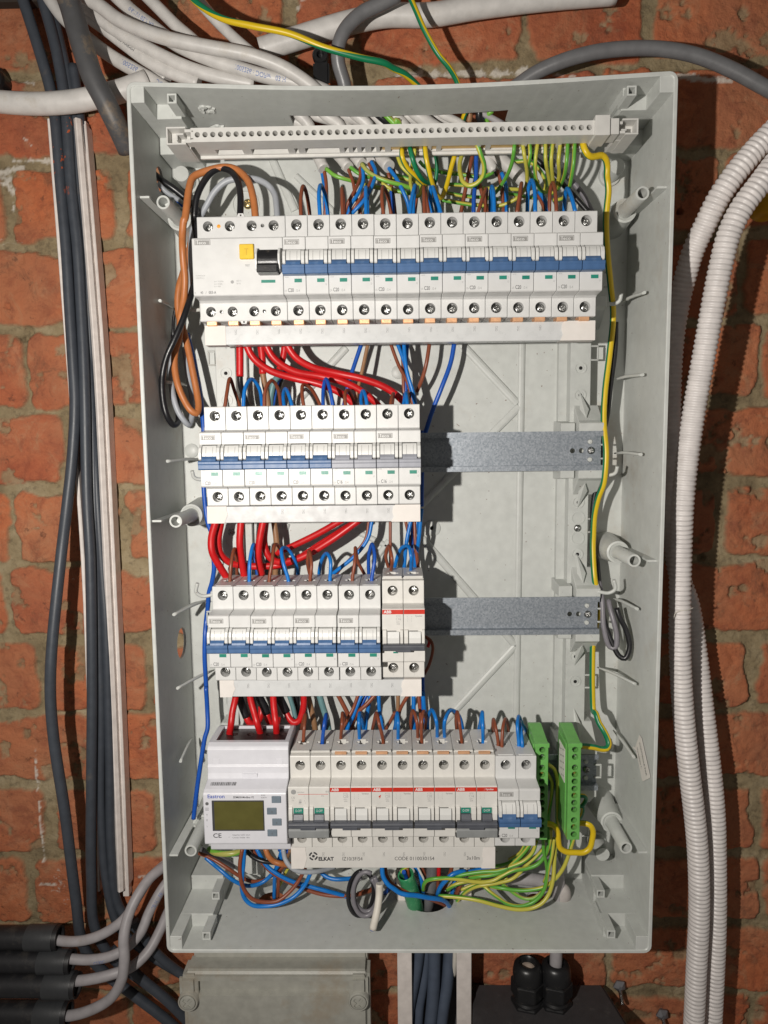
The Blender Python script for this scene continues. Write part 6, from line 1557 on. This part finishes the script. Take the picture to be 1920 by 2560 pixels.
# cleat with a rusty screw
cl = empty('cable_cleat', tuple(at('l', 1545, 640, 20)), 'black plastic cable cleat with a rusty screw and orange marks above the cabinet', 'cable cleat')
def LP3(x, y, Y): return at('l', x, y, Y) - at('l', 1545, 640, 20)
a = LP3(1525, 545, 20)
mb = MB(); mb.box(a[0]-6.5, a[0]+7.5, -8, 18, a[2]-34, a[2]-4)
me = mb.mesh('cleat_body', bevel=1.6, seg=2); link('cleat_body', me, black_m, cl)
mb = MB(); mb.lathe([(7.0, -2), (7.0, -7), (6, -8.2), (3.2, -8.2), (3.0, -3), (.2, -2.8)], (a[0], 0, a[2]+1), (0, 1, 0), 22); part('eye', mb, black_m, cl, smooth=True)
screw(cl, (a[0]+2, -9.5, a[2]-29), 4.6, 'cross', mat('rusty_screw', (.25, .12, .06), .6, .5), name='rusty_screw')
mb = MB()
for (dx_, dz_, w__, h__) in ((-6.8, -24, 2.2, 2.4), (-6.2, -29, 2.8, 3.4), (6.0, -24.5, 2.6, 2.6), (7.2, -29, 2.0, 3.4), (-5, -33, 2, 1.4)):
    mb.lathe([(h__*.5, -8.6), (h__*.45, -8.9), (.2, -9.0)], (a[0]+dx_+w__/2, 0, a[2]+dz_), (0, 1, 0), 7)
part('orange_mark', mb, mat('orange_paint', (.75, .16, .03), .6), cl)

# ------------------------------------------------------------------ corrugated conduits on the right
def conduit(pts, r, label):
    P_ = P3('P', pts)
    pitch = 4.25
    me, _ = tube_mesh('conduit', P_, r, 28, 0.62, rad=lambda s_, L_: r * (1.0 - 0.115 * (0.5 - 0.5*math.cos(2*math.pi*s_/pitch)) ** 1.4))
    tag(link('corrugated_conduit', me, pvc_c), label, 'conduit', 'white corrugated conduits')
conduit([(1060,300,-40),(960,400,-40),(860,530,-40),(770,650,-38),(705,780,-36),(660,950,-34),(620,1150,-32),(575,1400,-30),(530,1650,-28),(500,1850,-26),(475,2050,-24),(462,2212,-22),('O',385,120,-18),('O',380,350,-16),('O',380,600,-14),('O',393,850,-12),('O',418,1100,-10),('O',450,1380,-8),('O',461,1560,-6),('O',462,1750,-4),('O',452,1950,-2),('O',440,2200,0),('O',420,2500,4)],
        9.6, 'white ribbed conduit bending in from the right, front one lit along its length')
conduit([(960,230,-30),(860,330,-28),(740,470,-26),(650,600,-22),(580,740,-16),(520,870,-8),(480,1000,2),(450,1120,10),(420,1300,16),(405,1500,20),(400,1750,22),(398,2000,24),(395,2200,26),('O',350,100,28),('O',370,250,28),('O',420,400,26),('O',452,600,22),('O',482,850,16),('O',510,1080,12),('O',530,1300,10),('O',536,1550,10),('O',535,1800,10),('O',525,2050,12),('O',515,2250,14),('O',505,2500,16)],
        9.6, 'white ribbed conduit behind, partly hidden by the cabinet edge')
W('white', .45, 'O', [(352,460,-24),(362,435,-24.5),(385,426,-24.6),(410,424,-24),(440,412,-20)], 'thin pale strand tied round the front ribbed conduit', 'string', None, name='string', sides=6)
W('black', 1.4, 'O', [(420,290,20),(425,320,16),(415,360,12)], 'dark twig-like strand between the ribbed conduits', 'string', None, name='string', sides=6)
# yellow cap at the right edge of the picture
c = at('P', 996, 560, -10); kn = empty('yellow_cap', tuple(c), 'yellow plastic cap just visible at the right edge beside the conduit', 'cap')
mb = MB(); mb.lathe([(15, 40), (17, 20), (17, 2), (15.5, 0), (6, -1), (.3, -1)], (0, 0, 0), (0, 1, 0), 30); part('cap_body', mb, yel_m, kn, smooth=True)
mb = MB(); mb.lathe([(5, -1), (5, -4), (4, -5), (.3, -5)], (0, 0, 0), (0, 1, 0), 20); part('cap_knob', mb, yel_m, kn, smooth=True)

# ------------------------------------------------------------------ open trunking with dark cables on the left
GL = 'dark cables down the left wall'
def vert(px_t, px_b, Y, r): pass
pc = lambda pts: [('Z', x, y, Y) for x, y, Y in pts]
DK = [
 ('dark', 5.0, pc([(30,-60,30),(50,0,30),(85,110,32),(108,190,34),(119,254,36),(131,403,37),(143,539,37),(150,657,36),(157,774,34),(162,871,32),(156,989,28),(144,1100,20),(131,1210,8),(111,1414,-4),(109,1504,-5),(116,1595,-4),(140,1754,0),(163,1935,10),(182,2048,20),(225,2100,26),(290,2150,28),(370,2212,30),(450,2290,30)]), 'dark grey cable that swings out to the left below the middle'),
 ('dark', 5.0, pc([(70,-60,34),(92,0,34),(122,110,35),(138,200,36),(144,254,37),(154,403,38),(168,539,38),(175,657,38),(181,774,36),(184,871,34),(188,1072,32),(195,1210,30),(199,1482,28),(197,1708,27),(197,1890,28),(205,2003,30),(240,2065,34),(330,2135,36),(400,2190,36)]), 'dark grey cable hanging straight in the open trunking, middle one'),
 ('dark', 4.4, pc([(100,-60,40),(118,40,40),(145,160,40),(160,254,42),(172,480,43),(190,740,43),(197,850,42),(205,1100,40),(210,1255,38),(218,1527,36),(218,1754,36),(231,1912,36),(258,2003,36),(320,2060,36),(420,2120,36)]), 'dark grey cable behind the straight ones, showing low down'),
 ('dark', 4.6, pc([(158,140,40),(172,250,43),(184,480,44),(196,760,44),(206,1000,42),(222,1250,40),(229,1346,38),(237,1618,36),(241,1844,36),(258,1960,38),(330,2040,38)]), 'dark grey cable along the right lip of the open trunking'),
 ('dark', 4.6, pc([(290,1990,20),(330,2050,22),(380,2095,26),(440,2130,30),(500,2150,34)]), 'dark grey cable slanting right to the junction box, upper one'),
 ('dark', 5.0, pc([(240,2050,24),(300,2110,24),(360,2160,26),(430,2230,30)]), 'dark grey cable slanting right to the junction box, lower one')]
def painted():
    M = cab_d.copy(); M.name = 'dark_grey_cable_with_paint_flecks'; N = M.node_tree.nodes; L = M.node_tree.links; b = N['Principled BSDF']
    src = b.inputs['Base Color'].links[0].from_socket
    tc = N.new('ShaderNodeTexCoord'); nz = N.new('ShaderNodeTexNoise'); nz.inputs['Scale'].default_value = 190; nz.inputs['Detail'].default_value = 3
    L.new(tc.outputs['Object'], nz.inputs['Vector']); rp = N.new('ShaderNodeValToRGB'); rp.color_ramp.elements[0].position = .635; rp.color_ramp.elements[1].position = .66
    L.new(nz.outputs['Fac'], rp.inputs['Fac'])
    sp_ = N.new('ShaderNodeSeparateXYZ'); L.new(tc.outputs['Object'], sp_.inputs[0]); mr = N.new('ShaderNodeMapRange')
    mr.inputs['From Min'].default_value = 0.075; mr.inputs['From Max'].default_value = 0.115; L.new(sp_.outputs['Z'], mr.inputs['Value'])
    m2 = N.new('ShaderNodeMapRange'); m2.inputs['From Min'].default_value = 0.178; m2.inputs['From Max'].default_value = 0.165; L.new(sp_.outputs['Z'], m2.inputs['Value'])
    m3 = N.new('ShaderNodeMath'); m3.operation = 'MULTIPLY'; L.new(m2.outputs['Result'], m3.inputs[0]); L.new(mr.outputs['Result'], m3.inputs[1])
    mm = N.new('ShaderNodeMath'); mm.operation = 'MULTIPLY'; L.new(rp.outputs['Color'], mm.inputs[0]); L.new(m3.outputs[0], mm.inputs[1])
    mx_ = N.new('ShaderNodeMix'); mx_.data_type = 'RGBA'; L.new(mm.outputs[0], mx_.inputs['Factor']); L.new(src, mx_.inputs['A']); mx_.inputs['B'].default_value = (.42, .09, .03, 1)
    L.new(mx_.outputs['Result'], b.inputs['Base Color']); return M
WIRE['darkp'] = painted()
for q_ in DK[:2]: W('darkp', q_[1], None, q_[2], q_[3], 'cable', GL, name='cable', sides=18, twist=0, step=5)
for q_ in DK[2:]: W(q_[0], q_[1], None, q_[2], q_[3], 'cable', GL, name='cable', sides=18, twist=0, step=5)
def strip(parent, nm, path, w_, Y0, Y1, rnd=0.8):
    """upright plastic strip following a slightly bowed line down the wall"""
    C_ = [at('Z', x, y, Y0) for x, y in path]
    mb = MB(); vs = []; q = min(rnd, w_/2.2)
    sec = [(0, Y1), (0, Y0+q), (q, Y0), (w_-q, Y0), (w_, Y0+q), (w_, Y1)]
    for c_ in spline(C_, 40): vs += [(c_[0]+dx_, y_, c_[2]) for dx_, y_ in sec]
    n_ = len(sec); k = len(vs) // n_
    fs = [(i*n_+j, i*n_+(j+1) % n_, (i+1)*n_+(j+1) % n_, (i+1)*n_+j) for i in range(k-1) for j in range(n_)]
    fs += [tuple(range(n_)), tuple(range((k-1)*n_, k*n_))]
    mb.add(vs, fs)
    return part(nm, mb, trunk_m, parent, smooth=True)
tk = empty('cable_trunking', (0, 0, 0), 'narrow open white trunking holding dark cables on the left wall', 'trunking')
strip(tk, 'side_lip', [(101, 256), (137, 715), (174, 1210), (187, 1512)], 3.6, 34, 50)
RL = [(156, 254), (180, 539), (199, 793), (213, 1067), (233, 1500), (251, 1928)]
strip(tk, 'side_lip', RL, 6.4, 34, 50, 2.6)
strip(tk, 'cover_web', [(x+15, y+8) for x, y in RL], 6.0, 42, 50, .3)
strip(tk, 'cover_edge', [(x+24, y+14) for x, y in RL[:-1]] + [(273, 1915)], 2.2, 37, 50)
strip(tk, 'base_strip', [(209, 1786), (211, 1926)], 2.2, 44, 50, .3)
tk2 = empty('cable_trunking', (0, 0, 0), 'wide open white trunking with slate cables below the cabinet', 'trunking')
a = at('t', 345, 70, 10); b_ = at('t', 730, 70, 10)
for x0_, w_ in ((a[0], 14.5*.98), (b_[0], 14.5)):
    mb = MB(); mb.box(x0_, x0_+w_, 10, 11.5, -900, -560); mb.box(x0_+w_-1.5 if x0_ == b_[0] else x0_, x0_+w_ if x0_ == b_[0] else x0_+1.5, 11.5, 49, -900, -560); part('side_wall', mb, trunk_m, tk2, bevel=.4)
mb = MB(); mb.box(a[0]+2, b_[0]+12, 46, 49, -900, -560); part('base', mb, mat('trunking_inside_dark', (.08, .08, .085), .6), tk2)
for i_, (r, pts, lb) in enumerate([
 (6.0, [(490,-60,24),(480,80,24),(455,230,22),(425,380,20),(405,520,18),(380,760,18)], 'slate cable leaning left, first in the lower trunking'),
 (5.6, [(540,-60,30),(530,120,30),(510,260,28),(485,400,26),(475,520,24),(450,760,24)], 'slate cable second from the left in the lower trunking'),
 (6.2, [(588,-60,20),(585,120,20),(582,260,20),(572,400,20),(560,520,20),(545,760,20)], 'slate cable with pale scuffs, middle of the lower trunking'),
 (5.4, [(640,-60,36),(635,180,36),(620,360,34),(600,520,34),(590,760,34)], 'slate cable deep behind in the lower trunking'),
 (6.2, [(690,-60,26),(680,120,26),(665,280,24),(645,400,22),(630,520,22),(610,760,22)], 'slate cable furthest right in the lower trunking')]):
    W('slate', r, 't', pts, lb, 'cable', 'slate cables in the lower trunking', name='cable', sides=18, twist=0, step=5)
W('white', 2.6, 't', [(722,-60,20),(722,60,20),(718,140,22),(712,200,26)], 'short white cable at the right in the lower trunking', 'cable', None, name='cable', sides=12, step=4)

# ------------------------------------------------------------------ four black pipe ends with grey cables, bottom left
GP = 'grey cables from the black pipes'
NM = ['topmost', 'second', 'third', 'lowest']
for i_, (xe, yt, yb_, Y) in enumerate(((285, 1748, 1850, 2), (345, 1862, 1962, -4), (372, 1972, 2078, -10), (330, 2106, 2212, -12))):
    p_ = at('N', xe, (yt+yb_)/2, Y); ht = (at('N', xe, yt, Y)[2] - at('N', xe, yb_, Y)[2]) / 2
    e = empty('black_pipe', tuple(p_), 'black plastic pipe end pointing right, %s of the four at the bottom left' % NM[i_], 'pipe', 'black pipe ends')
    mb = MB(); mb.lathe([(ht*.86, -3), (ht*.86, 0), (ht, 0), (ht, 26), (ht*.95, 26.5), (ht*.95, 260)], (0, 0, 0), (-1, 0, 0.01), 26)
    mb2 = MB(); n_ = 26
    prof = [(ht*.80, 10), (ht*.80, 0.2), (ht*.98, 0), (ht, .8), (ht, 26), (ht*.95, 26.6), (ht*.95, 260)]
    vs = []; fs = []
    for r_, t_ in prof:
        for k in range(n_): an = 2*math.pi*k/n_; vs.append((-t_, r_*math.cos(an), r_*math.sin(an)))
    for q1 in range(len(prof)-1):
        for k in range(n_): fs.append((q1*n_+k, q1*n_+(k+1) % n_, (q1+1)*n_+(k+1) % n_, (q1+1)*n_+k))
    fs.append(tuple(range(n_)))
    mb2.add(vs, fs); part('pipe_body', mb2, mat('black_pipe_plastic', (.016, .016, .018), .45, stain=((.05, .045, .04), 60., .55, .6)), e, smooth=True)
    mb2 = MB(); mb2.lathe([(ht*1.045, 4), (ht*1.06, 5), (ht*1.06, 30), (ht*1.045, 31)], (0, 0, 0), (-1, 0, 0), 26); part('tape_band', mb2, mat('dark_grey_tape', (.04, .042, .045), .4), e, smooth=True)
pvc(4.7, 'N', [(200,1808,2),(255,1810,2),(340,1818,0),(430,1805,-2),(520,1765,-2),(600,1700,0),(660,1600,10),(720,1510,20),(800,1440,30),(860,1400,36)], 'grey cable from the topmost black pipe', GP, 'lgrey')
pvc(4.7, 'N', [(260,1895,-4),(310,1898,-4),(420,1905,-4),(520,1890,-4),(600,1850,0),(670,1775,6),(710,1680,14),(770,1570,24),(840,1480,34)], 'grey cable from the second black pipe, with faint blue print', GP, 'lgrey', texts=(('CEBEC', 40, 3.2, .2, 1, inkb_m), ('03.1 H 07', 128, 3.4, .1, -1, inkb_m)))
pvc(4.9, 'N', [(290,2010,-10),(335,2008,-10),(430,1998,-10),(540,1972,-8),(640,1930,0),(710,1860,10),(760,1770,20),(800,1680,28),(860,1560,36)], 'grey cable from the third black pipe', GP, 'lgrey')
pvc(4.9, 'N', [(260,2165,-14),(320,2172,-14),(430,2145,-18),(530,2085,-22),(580,2000,-24),(593,1900,-24),(590,1800,-20),(610,1700,-12),(655,1600,-2),(720,1510,12),(800,1450,26),(860,1420,34)], 'grey cable from the lowest black pipe, crossing in front of the others', GP, 'lgrey')

# ------------------------------------------------------------------ junction box below
jb = empty('junction_box', (0, 0, 0), 'pale grey junction box with two cross screws, below the cabinet at the left', 'junction box')
Yj = -12.0
def jp(x, y, Y=Yj): return at('K', x, y, Y)
x0_, x1_ = jp(178, 900)[0], jp(1290, 900)[0]; zt_ = jp(700, 830)[2]
mb = MB(); mb.box(x0_+6, x1_-3, 8, 50, -860, zt_+18); part('base', mb, jb_m, jb, bevel=2, seg=2)
lid = MB(); lid.box(x0_, x1_, Yj, 14, -870, zt_)
me = lid.mesh('lid', bevel=4.5, seg=3)
c2 = MB(); zA = jp(700, 884)[2]; zB = jp(700, 972)[2]
c2.prism([(Yj-3, zA+.6), (Yj, zA), (Yj+6, zA-2.5), (Yj+6, zB+1.6), (Yj, zB), (Yj-3, zB-.6)], jp(268, 900)[0], jp(1192, 900)[0])
me = cut(me, [c2.mesh('c')])
lidp = link('lid', me, jb_m, jb)
for (x, y) in ((212, 1010), (1224, 1008)):
    p_ = jp(x, y, Yj-5)
    mb = MB(); mb.lathe([(9.6, 22), (9.6, 0), (8.9, -.8), (8.0, -.8), (7.6, .8), (.2, 1.0)], (p_[0], Yj-5, p_[2]), (0, 1, 0), 30)
    o = part('screw_tower', mb, jb_m, lidp, smooth=True)
    mb = MB(); mb.box(p_[0]-9, p_[0]+9, Yj-3, Yj+6, p_[2], zt_-3); part('tower_ridge', mb, jb_m, lidp, bevel=3.5, seg=2)
    mb = MB(); mb.lathe([(7.4, .4), (7.2, -1.4), (6.6, -1.8), (.2, -2.0)], (0, 0, 0), (0, 1, 0), 26); me = mb.mesh('cross_screw', smooth=True)
    cs = []
    for hw, hh in ((5.2, 1.5), (1.5, 5.2)): c_ = MB(); c_.box(-hw, hw, -4, -.6, -hh, hh); cs.append(c_.mesh('c'))
    o = link('cross_screw', cut(me, cs), jb_m, lidp, (p_[0], Yj-5+.3, p_[2])); o.rotation_euler = (0, .7, 0)

# ------------------------------------------------------------------ black box with two cable glands
bx = empty('black_box', (0, 0, 0), 'dusty black plastic box with two cable glands, below the cabinet at the right', 'electrical box')
Yk = -18.0
def lp(x, y, Y=Yk): return at('L', x, y, Y)
a = lp(428, 985); b_ = lp(1300, 1110)
t0 = at('L', 440, 955, 30); t1 = at('L', 1215, 925, 30)
zt_ = at('L', 800, 940, 30)[2]
mb = MB()
fx0, fx1 = a[0]+0, at('L', 1330, 1138, Yk)[0]
zf = lp(800, 1150)[2]
mb.prismy([(fx0-4, -900), (fx1+12, -900), (fx1+12, zf-5), (fx1, zf), (fx0, zf), (fx0-4, zf-8)], Yk, Yk+1)
vsF = [(fx0-4, Yk, -900), (fx1+20, Yk, -900), (fx1+6, Yk, zf-2), (fx0, Yk, zf-2)]
vsB = [(t0[0]-2, 48, -900), (t1[0]+30, 48, -900), (t1[0]+0, 40, zt_), (t0[0]+0, 40, zt_)]
mb = MB(); mb.add(vsF + vsB, [(0,1,2,3), (7,6,5,4), (0,4,5,1), (1,5,6,2), (2,6,7,3), (3,7,4,0)])
part('box_body', mb, bbx_m, bx, bevel=3.0, seg=2)
for i_, (x, yt, yb_, has) in enumerate(((755, 800, 1040, False), (920, 795, 1030, True))):
    Yg = 14.0
    c = at('L', x, 1000, Yg); tp = at('L', x, 790, Yg)
    H_ = tp[2] - c[2]
    e = empty('cable_gland', (c[0], Yg, c[2]), ('empty black cable gland on the black box' if not has else 'black cable gland with a pale grey cable entering it'), 'cable gland', 'cable glands on the black box')
    mb = MB(); mb.lathe([(14.4, -14), (14.4, 3), (12.6, 4.5), (12.6, 9)], (0, 0, 0), (0, 0, 1), 24); part('gland_body', mb, black_m, e, smooth=True)
    mb = MB(); mb.lathe([(16.2, -11), (16.8, -10), (16.8, .5), (16.0, 2)], (0, 0, 0), (0, 0, 1), 6); part('base_nut', mb, black_m, e, bevel=.7)
    mb = MB(); mb.lathe([(16.2, 8), (16.8, 9), (16.8, 22), (16.0, 23.5)], (0, 0, 0), (0, 0, 1), 6); part('hex_nut', mb, black_m, e, bevel=.8)
    mb = MB(); n_ = 26; prof = [(14.6, 24), (14.8, 32), (13.6, 38), (11.0, 41), (8.6, 41.6), (7.2, 40), (6.8, 20)]
    vs = []; fs = []
    for r_, t_ in prof:
        for k in range(n_): an = 2*math.pi*k/n_; vs.append((r_*math.cos(an), r_*math.sin(an), t_))
    for q1 in range(len(prof)-1):
        for k in range(n_): fs.append((q1*n_+k, q1*n_+(k+1) % n_, (q1+1)*n_+(k+1) % n_, (q1+1)*n_+k))
    mb.add(vs, fs); part('dome_cap', mb, black_m, e, smooth=True)
    if not has:
        mb = MB(); mb.lathe([(6.8, 30), (6.8, 36), (5, 36), (4.4, 33), (.2, 32)], (0, 0, 0), (0, 0, 1), 20); part('seal', mb, mat('dusty_seal', (.35, .28, .23), .8), e, smooth=True)
    else: gl = (c[0], Yg, c[2])
me, _ = tube_mesh('cable', [(gl[0], gl[1], gl[2]+28), (gl[0], gl[1]-.5, gl[2]+55), (gl[0]+.5, gl[1], gl[2]+90), (gl[0]+1, gl[1], gl[2]+130), (gl[0]-6, gl[1]+2, gl[2]+150)], 6.0, 18, 4)
tag(link('cable', me, WIRE['lgrey']), 'pale grey cable rising from the cable gland into the cabinet floor', 'cable')
# white cable piece and plug on the cabinet floor
pvc(6.0, 'e', [(640,490,26),(760,480,24),(900,488,22),(1060,510,22),(1180,535,22)], 'pale cable lying behind the earth wires at the cabinet floor', None, 'lgrey', texts=(('CEBEC', 62, 3.6, .5, 1, inkb_m),))
c = at('e', 1275, 630, 14)
pl = empty('blanking_plug', tuple(c), 'pale torn rubber plug in the cabinet floor at the right', 'plug')
mb = MB(); mb.lathe([(9, -14), (8.4, -3), (7.2, 3), (5, 7.5), (2.2, 10), (.3, 10.6)], (0, 0, 0), (.1, -.35, 1), 22); part('plug_body', mb, mat('plug_plastic', (.48, .44, .42), .6), pl, smooth=True)

# wall anchors
for (x, y, lb) in ((1305, 945, 'small metal wing anchor in the wall right of the black box'), (1560, 1115, 'small metal anchor low in the wall near the conduits')):
    p_ = at('L', x, y, 44); e = empty('wall_anchor', tuple(p_), lb, 'wall anchor')
    mb = MB(); mb.lathe([(2.0, 12), (2.0, -10), (1.6, -12), (.2, -12.2)], (0, 0, 0), (.1, 1, .5), 12); part('bolt', mb, screw_m, e, smooth=True)
    mb = MB(); mb.lathe([(6.5, 4), (6.8, 2), (4, 0), (2, -1)], (0, 0, 4), (0, 1, 0), 5); part('wing', mb, mat('dull_zinc', (.3, .3, .32), .5, .8), e)

# near-black strip at the very top left, dark fitting at the left edge
a = at('k', -60, -10, 40); b_ = at('k', 540, 60, 46)
mb = MB(); mb.box(a[0]-40, b_[0]+4, 38, 50, b_[2], b_[2]+60)
tag(part('top_dark_strip', mb, top_strip_m, None, bevel=1), 'dark strip along the top left, cables passing behind it', 'dark_strip')
c = at('k', -10, 800, 34) + np.array([-8, 0, 0])
mb = MB(); mb.lathe([(11, 16), (11, 4), (9.5, 0), (.3, -2)], tuple(c), (0, 1, 0), 24)
mb.box(c[0]-14, c[0]+8, 38, 50, c[2]-13, c[2]+10)
tag(part('wall_bracket', mb, black_m, None, bevel=.8), 'black fitting cut off by the left edge above the white pipe', 'bracket')
